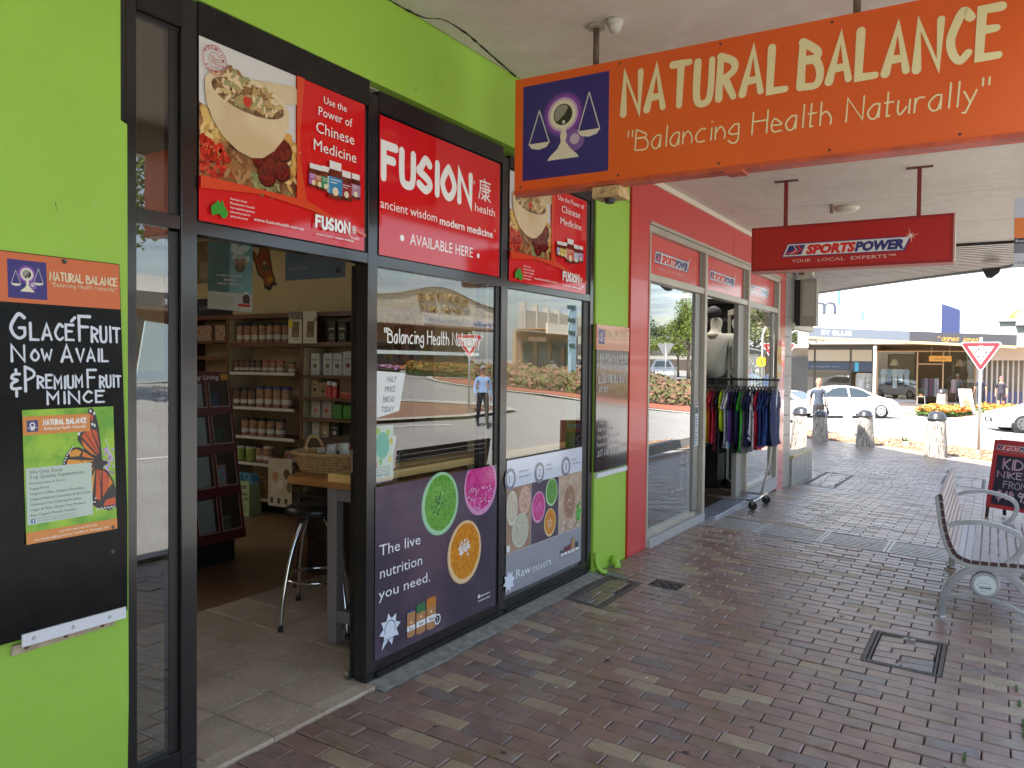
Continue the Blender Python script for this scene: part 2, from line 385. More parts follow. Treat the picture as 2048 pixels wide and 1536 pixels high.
box('ground',(-400,-400,-3),(400,600,-1.2),mat('earth',(.16,.15,.12),.95,n=(.3,(.2,.17,.12),.4,.6)),kind='structure')
sheet('road',[(-70,-45),(80,-45),(80,140),(-70,140)],asph,-.03,2.5)
mortar=mat('joint_sand',(.022,.018,.016),.95,n=(40,(.06,.05,.04),.4,.6))
def snap(v): return .35+(round((v-.35)/BW-.5)+.5)*BW
BL,BW=.2335,.1085
foot=sheet('footpath',[(-9,14.45),(.02,14.45),(.02,-12),(3.75,-12),(3.75,20.6),(2.5,21.4),(.6,22.7),(-1.7,23.9),(-9,27.2)],mortar,-.022,.9)
# pavers
BR=[mat('paver_plum',(.262,.176,.148),.33,n=(7,(.18,.118,.10),.42,.62),n2=(160,(.055,.04,.038),.60,.66),bump=(230,.45,.0022)),
    mat('paver_red',(.275,.172,.132),.33,n=(6,(.20,.125,.10),.4,.62),n2=(150,(.07,.045,.04),.61,.67),bump=(230,.45,.0022)),
    mat('paver_brown',(.25,.188,.155),.36,n=(8,(.20,.135,.085),.42,.6),n2=(170,(.06,.045,.038),.6,.66),bump=(230,.45,.0022)),
    mat('paver_slate',(.19,.16,.155),.36,n=(9,(.165,.105,.085),.45,.62),n2=(170,(.045,.037,.035),.6,.66),bump=(230,.45,.0022)),
    mat('paver_tan',(.37,.295,.205),.48,n=(8,(.31,.24,.17),.42,.62),n2=(190,(.07,.05,.035),.58,.63),bump=(230,.45,.0022)),
    mat('paver_buff',(.33,.25,.185),.48,n=(7,(.28,.20,.155),.4,.62),n2=(190,(.07,.05,.035),.58,.64),bump=(230,.45,.0022))]
def brick_geo(l,w_,h=.05,c=.0042):
    a,b=l/2,w_/2
    vs=[(-a,-b,-h),(a,-b,-h),(a,b,-h),(-a,b,-h),(-a,-b,-c),(a,-b,-c),(a,b,-c),(-a,b,-c),(-a+c,-b+c,0),(a-c,-b+c,0),(a-c,b-c,0),(-a+c,b-c,0)]
    fs=[(0,1,5,4),(1,2,6,5),(2,3,7,6),(3,0,4,7),(4,5,9,8),(5,6,10,9),(6,7,11,10),(7,4,8,11),(8,9,10,11)]
    return vs,fs
holes=[(-.1,.40,5.12,5.84),(.02,3.7,8.27,8.87),(2.05,2.475,5.2,5.86),(.44,.68,5.80,6.02),(-.02,.27,5.84,5.98),(.14,.62,13.3,15.3),(1.95,2.6,15.4,16.9),(.2,.73,12.8,13.2)]
holes=[(a,b,snap(c),snap(d)) for a,b,c,d in holes]
camM=cam.matrix_world.inverted(); FF=1617.28
def project(p):
    q=camM@Vector(p)
    if q.z>-.05: return None
    return (1024+FF*q.x/-q.z,768-FF*q.y/-q.z,-q.z)
rb=random.Random(11)
B=[];row=0;y=.35
while y<26.5:
    xo=(0 if row%2 else BL/2)+rb.uniform(-.03,.03)
    x0=.115 if 3.14<y<5.8 else (.054 if y<3.14 else .03)
    if y>14.5: x0=-9+xo
    x=x0; first=True
    while x<3.74:
        l=BL
        if first and y<14.5: l=BL*(.5 if row%2 else 1)+0
        if x+l>3.75: l=3.75-x
        first=False
        cx=x+l/2
        a_,b_=x,x+l
        for h0,h1,h2,h3 in holes:
            if h2<y<h3:
                if a_>=h0 and b_<=h1: a_=b_
                elif a_<h0<b_: b_=h0
                elif a_<h1<b_: a_=h1
        cx=(a_+b_)/2; l2=b_-a_
        if l>.04:
            edge=20.6 if cx>2.6 else 0
            lim=21.4-.68*(cx-2.5) if cx<=2.5 else 21.4-.64*(cx-2.5)
            if y<lim and l2>.03: 
                t=rb.random(); mi=4 if t<.13 else 5 if t<.19 else 3 if t<.25 else 2 if t<.40 else 1 if t<.6 else 0
                B.append((cx,y,l2,mi,rb.uniform(-.0024,.0024),rb.uniform(-.014,.014),rb.uniform(-.016,.016)))
        x+=l
    y+=BW; row+=1
meshes={}
def brick_mesh(mi,l):
    k=(mi,round(l,3))
    if k not in meshes:
        vs,fs=brick_geo(l-.0055,BW-.006); me=bpy.data.meshes.new('brick'); me.from_pydata(vs,[],fs); me.materials.append(BR[mi]); meshes[k]=me
    return meshes[k]
def brick_M(b):
    cx,cy,l,mi,dz,tx,ty=b; e=.02
    z=G(cx,cy)+ramp(cx,cy)+dz
    sx=(G(cx+e,cy)+ramp(cx+e,cy)-G(cx-e,cy)-ramp(cx-e,cy))/(2*e); sy=(G(cx,cy+e)-G(cx,cy-e))/(2*e)
    return Matrix.Translation((cx,cy,z))@Euler((math.atan(sy)+tx*.5,-math.atan(sx)+ty*.4,0)).to_matrix().to_4x4()
cand=[]
for i,b in enumerate(B):
    q=project((b[0],b[1],G(b[0],b[1])))
    if q and -30<q[0]<2080 and 0<q[1]<1570 and not (b[0]<.15 and q[1]<900): cand.append((q[2],i))
cand.sort(); near=set(i for _,i in cand[:300])
fb=MB()
for i,b in enumerate(B):
    M_=brick_M(b)
    if i in near:
        o=bpy.data.objects.new('brick',brick_mesh(b[3],b[2])); COL.objects.link(o); o.parent=foot; o.matrix_local=M_
    else:
        vs,fs=brick_geo(b[2]-.0055,BW-.006); fb.add([M_@Vector(v) for v in vs],fs,b[3])
fb.build('brick',BR,foot,kind='stuff')
# kerb along the street
box('kerb',(3.76,-12,-.35),(3.92,20.2,-.135),mat('kerb_stone',(.36,.35,.32),.8,n=(9,(.28,.27,.25),.4,.6)),kind='structure')
# moss in the joints
ms=MB()
for x,y in ((2.86,4.62),(2.85,5.02),(2.84,5.25),(2.62,4.17),(2.86,4.75)):
    ms.cbox((x,y,G(x,y)-.008),(.012,.08,.008))
ms.build('moss',mat('moss',(.05,.12,.02),.9,bump=(200,.5)),foot,kind='stuff')
# ---------------------------------------------------------------- bark bed
bark=mat('bark_mulch',(.30,.17,.10),.95,n=(14,(.42,.27,.17),.42,.6),n2=(60,(.12,.07,.04),.55,.65),bump=(60,1.0,.03))
BED=[(-9,27.7),(-1.7,24.3),(.6,23.1),(2.6,21.8),(3.6,21.1),(4.6,19.6),(6.2,20.4),(5.6,22.6),(3.4,24.2),(.4,25.6),(-2.3,27.2),(-9,30.6)]
sheet('garden_bed',BED,bark,.0,.8,thick=.03)
strip=mat('concrete_edge',(.47,.44,.38),.85,n=(12,(.38,.36,.31),.4,.6))
sheet('path_edging',[(-9,27.2),(-1.7,23.9),(.6,22.7),(2.5,21.4),(3.75,20.6),(4.5,19.3),(4.6,19.6),(3.6,21.1),(2.6,21.8),(.6,23.1),(-1.7,24.3),(-9,27.7)],strip,-.005,.8)
rc=random.Random(5); ch=MB()
def inpoly(x,y,P):
    c=False;j=len(P)-1
    for i in range(len(P)):
        if (P[i][1]>y)!=(P[j][1]>y) and x<(P[j][0]-P[i][0])*(y-P[i][1])/(P[j][1]-P[i][1])+P[i][0]: c=not c
        j=i
    return c
for _ in range(9000):
    x=rc.uniform(-4,5.5);y=rc.uniform(19.6,29)
    if inpoly(x,y,BED):
        ch.cbox((x,y,G(x,y)+.045),(rc.uniform(.03,.10),rc.uniform(.012,.03),.008),rc.choice((0,0,1,2)),(rc.uniform(-.6,.6),rc.uniform(-.6,.6),rc.uniform(0,3.14)))
ch.build('bark_chips',[mat('chip_tan',(.42,.27,.17),.9),mat('chip_brown',(.24,.13,.08),.9),mat('chip_pale',(.55,.42,.3),.9)],None,kind='stuff')
# ---------------------------------------------------------------- entrance tiles and shop floor
tile=[mat('floor_tile_%d'%i,c,.42,n=(5,c2,.35,.65),n2=(38,c3,.55,.68),bump=(60,.1,.002)) for i,(c,c2,c3) in enumerate((((.47,.38,.295),(.37,.29,.225),(.55,.47,.385)),((.44,.35,.27),(.35,.27,.205),(.53,.45,.36)),((.49,.40,.315),(.40,.32,.25),(.57,.49,.405))))]
def fz(x): return .022-.036*x
ef=MB().add([(-1.55,1.0,.05),(-1.3,1.0,.057),(.02,1.0,fz(.02)-.012),(.02,5.9,fz(.02)-.012),(-1.3,5.9,.057),(-1.55,5.9,.05)],[(0,1,4,5),(1,2,3,4)]).build('entrance_floor',mat('grout',(.03,.023,.02),.9),kind='structure')
tmesh=[]
for k in range(3):
    q=MB(); vs,fs=brick_geo(.297,.2975,.01,.0015); q.add(vs,fs); me=bpy.data.meshes.new('floor_tile'); me.from_pydata(q.v,[],q.f); me.materials.append(tile[k]); tmesh.append(me)
jy=1.24
while jy<5.8:
    jx=-.025-.153
    while jx>-1.5:
        o=bpy.data.objects.new('floor_tile',rb.choice(tmesh)); COL.objects.link(o); o.parent=ef
        o.location=(jx,jy+.1525,fz(jx)-.005+rb.uniform(-.0006,.0006)); o.rotation_euler=(0,.036,0)
        jx-=.305
    jy+=.305
for i in range(4):
    ya=2.106+.354-.014 if 0 else (2.106,2.463,2.768,3.073)[i]; yb=(2.458,2.763,3.068,3.125)[i]; MB().prism([(-.022,.0185),(.05,.0145),(.05,-.05),(-.022,-.05)],(0,yb,0),Xv if 0 else (1,0,0),(0,0,1),yb-ya).build('floor_tile',tile[i%3],ef)
MB().add([(-7,.6,.07),(-1.552,.6,.07),(-1.552,6.4,.07),(-7,6.4,.07)],[(0,1,2,3)]).build('shop_floor',mat('vinyl_floor',(.26,.155,.085),.38,n=(2.5,(.19,.105,.055),.35,.65),n2=(30,(.17,.10,.055),.5,.7,(1,.25,1))),kind='structure')
# concrete strip at the foot of the shopfront
cs=MB(); rs=random.Random(2)
ys=[3.13+i*.06 for i in range(45)]
for i in range(len(ys)-1):
    a,b=ys[i],ys[i+1]; wa=.105+.012*math.sin(a*9)+.008*math.sin(a*31);wb=.105+.012*math.sin(b*9)+.008*math.sin(b*31)
    cs.add([(.0,a,.018),(.0,b,.018),(wb,b,G(.1,b)+.001),(wa,a,G(.1,a)+.001),(wb,b,-.1),(wa,a,-.1)],[(0,3,2,1),(3,5,4,2)])
cs.add([(0,3.13,.018),(.117,3.13,G(.1,3.13)+.001),(.117,3.13,-.1),(0,3.13,-.1)],[(0,1,2,3)])
cs.build('concrete_strip',mat('old_concrete',(.27,.275,.25),.85,n=(18,(.18,.18,.165),.38,.6),n2=(90,(.36,.36,.33),.6,.7),bump=(70,.5,.004)),kind='structure')

rg=random.Random(99); q=MB()
for _ in range(170):
    x=rg.uniform(.5,3.6);y=rg.uniform(2,13); r_=rg.uniform(.006,.016); z=G(x,y)+ramp(x,y)+.0028
    q.add([(x+r_*(1+.3*math.sin(k*2.1))*math.cos(k*.785),y+r_*math.sin(k*.785),z-.04*r_*math.cos(k*.785)) for k in range(8)],[tuple(range(8))],rg.randrange(2))
q.build('gum_spots',[mat('gum_dark',(.05,.042,.04),.6),mat('gum_pale',(.30,.27,.25),.7)],foot,kind='stuff')
q=MB()
for _ in range(60):
    x=rg.uniform(.3,3.6);y=rg.uniform(2.2,9); z=G(x,y)+ramp(x,y)+.004; q.cbox((x,y,z),(rg.uniform(.006,.02),rg.uniform(.004,.010),.002),rg.randrange(2),(rg.uniform(-.3,.3),rg.uniform(-.3,.3),rg.uniform(0,3)))
q.build('litter_specks',[mat('leaf_bit',(.24,.15,.06),.8),mat('paper_bit',(.55,.52,.48),.8)],foot,kind='stuff')
# ---------------------------------------------------------------- awning
paint_c=mat('ceiling_paint',(.63,.575,.50),.7,n=(1.1,(.56,.505,.435),.38,.68),n2=(7,(.68,.63,.57),.5,.75),bump=(25,.12,.004))
aw=thing('awning','cream panelled street awning with a ribbed metal outer soffit over the footpath','awning',(1.5,0,3.4))
Hc=3.49; Hd=3.325
for a,b,x0,x1 in ((-12,-.5,.022,3.05),(-.49,2.4,.022,3.05),(2.41,6.85,.022,3.05)):
    box('ceiling_panel',(x0,a,Hc),(x1,b,Hc+.02),paint_c,aw)
box('ceiling_step',(.012,6.851,Hd),(3.05,6.87,Hc+.03),paint_c,aw)
for a,b in ((6.872,8.84),(8.852,10.62),(10.632,12.45)):
    box('ceiling_panel',(.012,a,Hd),(3.05,b,Hd+.02),paint_c,aw)
# ribbed metal soffit running past the corner, following the curved end
EDG=[(3.05,14.6),(2.86,15.15),(2.45,15.6),(2.0,15.98),(1.5,16.45),(1.03,16.95),(.2,17.8),(-.75,18.85),(-2.6,20.8),(-6,24.2)]
def edgeY(x):
    for i in range(len(EDG)-1):
        if EDG[i][0]>=x>=EDG[i+1][0]:
            t=(EDG[i][0]-x)/(EDG[i][0]-EDG[i+1][0]); return EDG[i][1]+t*(EDG[i+1][1]-EDG[i][1])
    return 14.6
msf=mat('metal_soffit',(.34,.32,.29),.35,metal=.55,n=(2,(.27,.25,.22),.4,.6,(1,12,1)),bump=(3,.25,.01))
mb=MB(); y=12.46
while y<24:
    def xlim(yy):
        if yy<=14.6: return 3.05
        for i in range(len(EDG)-1):
            if EDG[i][1]<=yy<=EDG[i+1][1]:
                t=(yy-EDG[i][1])/(EDG[i+1][1]-EDG[i][1]); return EDG[i][0]+t*(EDG[i+1][0]-EDG[i][0])
        return -6
    xr=xlim(y+.06); xl=.012 if y<14.5 else -6
    z=3.285
    if xr>xl: mb.add([(xl,y,z),(xr,y,z),(xr,y+.09,z),(xl,y+.09,z),(xl,y+.10,z+.05),(xr,y+.10,z+.05),(xl,y+.19,z+.05),(xr,y+.19,z+.05),(xl,y+.20,z),(xr,y+.20,z)],[(0,3,2,1),(3,4,5,2),(4,6,7,5),(6,8,9,7)])
    y+=.20
mb.build('metal_soffit',msf,aw,kind='stuff')
wd=mat('fascia_metal',(.30,.31,.32),.45,metal=.3)
fa=MB()
P=[(3.05,-12),(3.05,13.2)]+EDG
for i in range(len(P)-1):
    a,b=Vector((P[i][0],P[i][1],0)),Vector((P[i+1][0],P[i+1][1],0)); d=(b-a).normalized(); n=Vector((d.y,-d.x,0))
    for z0,z1,t0,t1 in ((3.268,3.64 if i==0 else 4.55,0,.05),(3.255,3.268,-.02,.055)):  # upper fascia, out of view, raised past the corner to lengthen its shadow
        fa.add([a+n*t0+Vector((0,0,z0)),b+n*t0+Vector((0,0,z0)),b+n*t1+Vector((0,0,z0)),a+n*t1+Vector((0,0,z0)),a+n*t0+Vector((0,0,z1)),b+n*t0+Vector((0,0,z1)),b+n*t1+Vector((0,0,z1)),a+n*t1+Vector((0,0,z1))],[(0,1,2,3),(7,6,5,4),(0,4,5,1),(3,2,6,7),(0,3,7,4),(1,5,6,2)])
fa.build('fascia',wd,aw)
MB().prism([(0.0,-12),(3.1,-12)]+EDG+[(-6,14.6),(0,14.6)],(0,0,3.56),Xv,Yv,.03).build('roof_sheet',mat('roof_white',(.62,.62,.6),.5),aw)
box('wall_trim',(.012,6.90,3.27),(.05,11.95,3.322),mat('trim_cream',(.66,.60,.47),.5),aw)
for i in range(3):
    box('panel_batten',(.9+i*.02,8.857,Hd-.001),(.9+i*.02+.001,8.87,Hd),paint_c,aw) if 0 else None
# ---------------------------------------------------------------- green shop
green=mat('lime_paint',(.305,.53,.055),.6,n=(.9,(.265,.475,.048),.36,.66),n2=(55,(.31,.50,.075),.5,.8),bump=(130,.28,.003))
gb=thing('green_shop_building','lime green rendered health shop building on the left','building',(-.1,3,0))
MB().prism([(-6,-.3),(1.785,-.3),(1.798,.4),(1.796,2.488),(1.771,2.497),(1.771,3.05),(6.425,3.028),(6.425,3.51),(-6,3.51)],(.012,0,0),Yv,Zv,-.25).build('front_wall',green,gb)
def wallpatch(name,pts,m,par,d=-.25,x=.012): return MB().prism(pts,(x,0,0),Yv,Zv,d).build(name,m,par)
wallpatch('pillar',[(5.785,-.2),(6.425,-.2),(6.425,3.02),(5.76,3.02),(5.775,2.0)],green,gb)
box('upper_wall',(-.3,-6,3.52),(-.02,6.42,5.2),green,gb)
# rooms behind
wallc=mat('shop_wall_cream',(.66,.55,.32),.8,n=(2,(.60,.50,.28),.4,.6))
box('back_wall',(-7,6.27,.0),(-.25,6.4,3.1),wallc,gb); box('side_wall',(-7,.5,.0),(-6.9,6.4,3.1),wallc,gb); box('near_wall',(-7,.4,.0),(-.25,.5,3.1),wallc,gb)
icm=mat('inner_ceiling',(.72,.68,.6),.9)
for a,b in (((-7,.4,3.04),(-6.0,6.4,3.1)),((-4.4,.4,3.04),(-.05,6.4,3.1)),((-6.0,.4,3.04),(-4.4,.7,3.1)),((-6.0,2.9,3.04),(-4.4,6.4,3.1))): box('inner_ceiling',a,b,icm,gb)
def translucent(name,c):
    m=bpy.data.materials.new(name); m.use_nodes=True; t=m.node_tree; t.nodes.clear(); o=t.nodes.new('ShaderNodeOutputMaterial'); d=t.nodes.new('ShaderNodeBsdfTranslucent'); d.inputs[0].default_value=c+(1,); t.links.new(d.outputs[0],o.inputs[0]); return m
opal=translucent('opal_acrylic',(.75,.75,.72))
MB().add([(-6.0,.7,3.09),(-4.4,.7,3.09),(-4.4,2.9,3.09),(-6.0,2.9,3.09)],[(0,1,2,3)]).build('added_skylight',opal,gb)  # opal panel added out of view to brighten the shop interior
# ---------------------------------------------------------------- black aluminium shopfront of the green shop
alu=mat('black_aluminium',(.012,.011,.011),.26,metal=.0,spec=.32,n=(3,(.02,.018,.018),.4,.7))
alu2=mat('dark_frame_matt',(.012,.011,.011),.45)
GL=glass('window_glass',k=2.6); CLR=glass('clear_face',(.97,.98,.975),k=0.0); 
sf=thing('black_shopfront','black aluminium shopfront of the green health shop, with its sliding door open','shopfront',(0,3.5,0))
alug=mat('black_aluminium_gloss',(.012,.011,.011),.19,metal=.0,spec=.6,coat=.2,bump=(7,.03,.004))
def fr(name,y0,y1,z0,z1,x0=-.05,x1=.004,m=alu,bev=.002,**k):
    if name in('mullion','transom','jamb') and m is alu: m=alug
    return box(name,(x0,y0,z0),(x1,y1,z1),m,sf,bevel=bev,**k)
fr('jamb',1.797,1.840,0,3.0,-.1,.002); fr('jamb',1.772,1.796,2.50,3.02,-.08,.006)
fr('sash',1.989,2.03,.02,2.14,-.05,-.018,alu2); fr('sash',1.989,2.03,2.2,2.95,-.05,-.018,alu2)
fr('mullion',2.031,2.103,0,3.04,-.1,.0)
fr('mullion',3.112,3.184,0,2.99,-.08,.0); fr('mullion',4.384,4.462,.02,2.96,-.08,.0); fr('mullion',5.70,5.762,.03,2.93,-.08,.0)
fr('transom',1.841,2.030,2.148,2.203,-.07,-.004); fr('transom',2.104,3.111,2.140,2.192,-.07,-.002); fr('transom',3.185,4.383,2.132,2.190,-.07,-.002); fr('transom',4.463,5.699,2.134,2.188,-.07,-.002)
for y0,y1 in ((1.841,2.030),(2.104,3.111),(3.185,4.383),(4.463,5.699)):
    z=3.055-.028*(y0-1.8); fr('head',y0,y1,2.918-.006*(y0-2),z,-.07,.006)
    fr('head_bead',y0+.001,y1-.001,2.903-.006*(y0-2),2.917-.006*(y0-2),-.05,-.012,alu2)
fr('bead',4.339,4.383,.11,2.131,-.07,-.012,alu2); fr('bead',5.606,5.699,.11,2.131,-.07,-.012,alu2)
fr('bead',4.343,4.383,2.191,2.89,-.06,-.01,alu2);fr('bead',3.076,3.111,2.193,2.90,-.06,-.01,alu2);fr('bead',5.601,5.699,2.189,2.88,-.06,-.01,alu2)
for y0,y1 in ((3.185,4.383),(4.463,5.699)):
    fr('bottom_rail',y0,y1,.052,.111,-.07,-.004); fr('sill',y0,y1,.022,.051,-.08,.012); 
fr('bottom_rail',1.841,2.030,.05,.12,-.07,-.004)
def pane(par,x,y0,y1,z0,z1,g=GL,t=.006,name='pane',**k):
    q=MB().box((x-t,y0,z0),(x,y1,z1)); q.m=[1,1,1,0,1,1]; return q.build(name,[g,CLR],par,**k)
GLN=glass('side_glass',(.6,.63,.65),k=3.8)
pane(sf,-.022,1.841,1.988,.121,2.147,GLN); pane(sf,-.022,1.841,1.988,2.204,2.95,GLN)
pane(sf,-.022,3.186,4.338,.112,2.131); pane(sf,-.022,4.463,5.605,.112,2.131)
fr('fanlight_backing',2.105,3.110,2.194,2.90,-.035,-.02,alu2); fr('fanlight_backing',3.186,4.382,2.192,2.89,-.035,-.02,alu2); fr('fanlight_backing',4.464,5.698,2.19,2.88,-.035,-.02,alu2)
# sliding door, pushed back behind the first window
sd_=thing('sliding_door','black framed glass sliding door pushed open behind the big window','door',(-.1,3.6,0))
box('stile',(-.125,3.125,.02),(-.086,3.19,2.135),alu,sd_,bevel=.003); box('stile',(-.12,4.27,.02),(-.085,4.335,2.135),alu2,sd_)
box('door_rail',(-.118,3.191,1.692),(-.09,4.269,1.712),mat('rail_white',(.75,.77,.74),.4),sd_)
box('bottom_rail',(-.12,3.191,.03),(-.09,4.269,.12),alu,sd_); box('pane',(-.108,3.19,.121),(-.102,4.269,1.691),CLR,sd_)
MB().lathe([(.022,-.012),(.022,.012)],(-.105,3.10,.045),14,axis='X').build('wheel',mat('steel',(.5,.5,.5),.3,metal=1),sd_)
box('lock_plate',(-.12,3.1235,1.08),(-.108,3.1248,1.2),mat('steel',(.5,.5,.5),.3),sd_)
# white blind strip inside the narrow side window
bl=thing('blind','white vertical blind edge inside the narrow side window','blind',(-.1,1.88,0))
box('blind_strip',(-.1,1.835,.18),(-.095,1.905,2.95),mat('blind_white',(.62,.64,.64),.7),bl)
# window ledge
lg=MB().box((-.34,3.19,1.008),(-.125,5.55,1.052)).build('window_ledge',mat('pine',(.62,.40,.15),.45,n=(6,(.52,.31,.10),.4,.6,(1,.15,1))))
prop(lg,'pine window ledge running behind the two big windows','ledge')
# darker furniture behind the second window
cu=thing('counter','dark shop counter standing behind the second window','counter',(-1.3,5,.06))
box('counter_body',(-1.7,4.4,.062),(-1.0,5.5,1.02),mat('dark_laminate',(.05,.03,.02),.5),cu); box('counter_top',(-1.75,4.35,1.021),(-.95,5.55,1.06),mat('counter_top',(.12,.07,.04),.4),cu)
# ---------------------------------------------------------------- downpipe foot at the green pillar
prop(MB().tube([(.02,5.80,.16),(.03,5.80,.10),(.04,5.805,.05),(.06,5.83,.012),(.09,5.86,.0)],.020,8).build('drain_pipe',green,smooth=True),'thin lime painted pipe bend at the frame side of the green pillar foot','pipe')
prop(MB().tube([(.02,6.13,.055),(.05,6.11,.045),(.08,6.09,.02),(.10,6.07,-.01)],[.024,.032,.030,.026],12).build('drain_spout',green,smooth=True),'stubby lime painted drain spout at the foot of the green pillar','pipe')
# ---------------------------------------------------------------- red sports shop
redp=mat('red_paint',(.56,.035,.032),.32,spec=.35,n=(1.3,(.54,.045,.042),.4,.65),bump=(60,.06,.002),coat=.25)
_=0
sb=thing('red_shop_building','red painted sports shop building next to the green shop','building',(-.1,9,0))
MB().prism([(6.437,-.1),(6.845,-.1),(6.845,2.943),(11.93,2.872),(11.93,3.5),(6.437,3.5)],(.03,0,0),Yv,Zv,-.2).build('front_wall',redp,sb)
MB().box((-.15,6.426,-.2),(.0,6.436,3.4)).build('joint',alu2,sb)
for y in (9.55,): box('panel_joint',(.0301,y,2.93),(.0312,y+.006,3.27),mat('joint_dark',(.1,.01,.01),.8),sb)
wallpatch('red_pilaster',[(11.952,-.35),(12.34,-.35),(12.34,3.4),(11.952,3.4)],mat('red_paint_gloss',(.60,.08,.07),.16,spec=.6,coat=.5),sb,-.2,.03)
box('upper_wall',(-.3,6.425,3.51),(-.02,12.34,5.2),redp,sb)
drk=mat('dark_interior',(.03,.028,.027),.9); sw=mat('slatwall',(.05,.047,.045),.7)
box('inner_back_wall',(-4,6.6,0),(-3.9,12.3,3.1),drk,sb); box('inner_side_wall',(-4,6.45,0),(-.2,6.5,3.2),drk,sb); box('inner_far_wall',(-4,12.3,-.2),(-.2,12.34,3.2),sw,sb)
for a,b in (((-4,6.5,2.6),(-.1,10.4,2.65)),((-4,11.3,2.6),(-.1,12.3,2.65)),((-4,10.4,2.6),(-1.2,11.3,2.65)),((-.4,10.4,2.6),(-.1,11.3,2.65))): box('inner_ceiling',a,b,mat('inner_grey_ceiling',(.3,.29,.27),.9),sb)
MB().add([(-1.2,10.4,2.63),(-.4,10.4,2.63),(-.4,11.3,2.63),(-1.2,11.3,2.63)],[(0,1,2,3)]).build('added_skylight',opal,sb); box('inner_floor',(-4,6.5,-.06),(-.0,12.3,.03),mat('brown_floor',(.07,.045,.03),.4),sb)  # second opal panel, added above the mannequin to light it
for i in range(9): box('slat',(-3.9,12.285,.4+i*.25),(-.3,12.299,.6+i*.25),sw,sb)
crm=mat('cream_aluminium',(.46,.42,.35),.38,metal=.25,n=(2,(.40,.365,.30),.4,.6))
crd=mat('grey_sash',(.20,.185,.155),.45)
sp=thing('cream_shopfront','cream aluminium shopfront of the red sports shop with one leaf slid open','shopfront',(0,9.4,0))
def fs_(name,y0,y1,z0,z1,x0=-.08,x1=.04,m=crm,bev=.003,**k): return box(name,(x0,y0,z0),(x1,y1,z1),m,sp,bevel=bev,**k)
fs_('head',6.846,11.95,2.905,2.935,-.06,.05); fs_('head',6.846,11.95,2.845,2.903,-.06,.035)
fs_('mullion',6.846,6.872,0,2.844); fs_('mullion',8.466,8.536,0.02,2.844); fs_('mullion',10.235,10.3,.02,2.844); fs_('mullion',11.87,11.95,-.06,2.844)
fs_('reveal',8.395,8.465,2.476,2.843,-.08,-.0,crd); fs_('reveal',10.12,10.234,2.476,2.843,-.08,-.0,crd); fs_('reveal',11.78,11.869,2.476,2.843,-.08,-.0,crd)
for a,b in ((6.873,8.465),(8.537,10.234),(10.301,11.869)): fs_('transom',a,b,2.408,2.474,-.06,.03)
fs_('stile',8.26,8.40,.118,2.407,-.07,.0,mat('grey_alu',(.24,.235,.215),.4,metal=.3)); fs_('stile',8.401,8.465,.118,2.407,-.07,-.012,crd)
fs_('stile',11.66,11.78,.10,2.407,-.07,.0,crd); fs_('stile',9.955,10.234,.03,2.407,-.07,-.01,mat('grey_alu2',(.28,.27,.245),.45))
fs_('step',6.873,8.465,-.01,.075,-.06,.07,mat('marble_sill',(.40,.41,.41),.5,n=(25,(.3,.31,.31),.42,.6),bump=(60,.3,.003))); fs_('step',10.301,11.869,-.10,.07,-.06,.05,mat('marble_sill',(.40,.41,.41),.5))
fs_('bottom_rail',6.873,8.259,.076,.117,-.06,.03); fs_('bottom_rail',10.301,11.659,.071,.12,-.06,.03)
GS=glass('shop_glass',(.86,.92,.90),k=2.5)
pane(sp,-.02,6.873,8.259,.118,2.407,GS); pane(sp,-.02,10.301,11.659,.121,2.407,GS)
fs_('fanlight_backing',6.873,8.394,2.475,2.844,-.04,-.02,alu2);fs_('fanlight_backing',8.537,10.119,2.475,2.844,-.04,-.02,alu2);fs_('fanlight_backing',10.301,11.779,2.475,2.844,-.04,-.02,alu2)
fs_('threshold',8.537,10.234,-.06,.031,-.1,.16,mat('threshold_blue',(.33,.36,.42),.35,metal=.5,n=(3,(.45,.48,.55),.4,.6)))
dl=thing('glass_door','cream framed glass door leaf swung open behind the rack of shirts','door',(-.1,9.7,.03))
Md=Matrix.Translation((-.06,10.225,0))@Matrix.Rotation(math.atan2(.77,-.36)-math.pi/2,4,'Z')
for n_,a,b,m_ in (('stile',(-.02,0,.04),(.02,.07,2.40),crm),('stile',(-.02,.78,.04),(.02,.85,2.40),crm),('rail',(-.02,.071,.04),(.02,.779,.12),crm),('rail',(-.02,.071,2.33),(.02,.779,2.40),crm),('pane',(-.004,.071,.121),(.004,.779,2.329),GS)): MB().box(a,b,0,Md).build(n_,m_,dl)
# ---------------------------------------------------------------- grey tiled corner shop
cbld=thing('corner_building','grey tiled corner shop with a frameless corner window','building',(-.1,13.5,-.2))
gt=mat('grey_tile',(.25,.24,.225),.35,n=(3,(.30,.285,.26),.4,.6)); gw=mat('grey_render',(.20,.19,.175),.6,n=(1.5,(.24,.23,.21),.4,.6))
box('wall_core',(-.2,12.341,-.3),(-.0,12.88,3.28),mat('grout_dark',(.08,.08,.075),.9),cbld)
me_t=None
for i in range(12):
    z=-.26+i*.295
    for j,(a,b) in enumerate(((12.345,12.60),(12.606,12.88)) if i%2 else ((12.345,12.74),(12.746,12.88))):
        box('tile',(.0005,a,z),(.016,b,z+.289),gt,cbld,bevel=.003)
box('stall_riser',(-3,12.882,-.3),(-.0,14.5,.235),mat('grout_dark',(.08,.08,.075),.9),cbld)
for r_ in range(2):
    for j in range(5):
        a=12.885+j*.323; box('tile',(.0005,a,-.285+r_*.262),(.05,a+.317,-.285+r_*.262+.256),gt,cbld,bevel=.003)
box('sill',(-.1,12.9,.238),(.075,14.47,.272),mat('sill_tan',(.55,.42,.2),.5),cbld,bevel=.004)
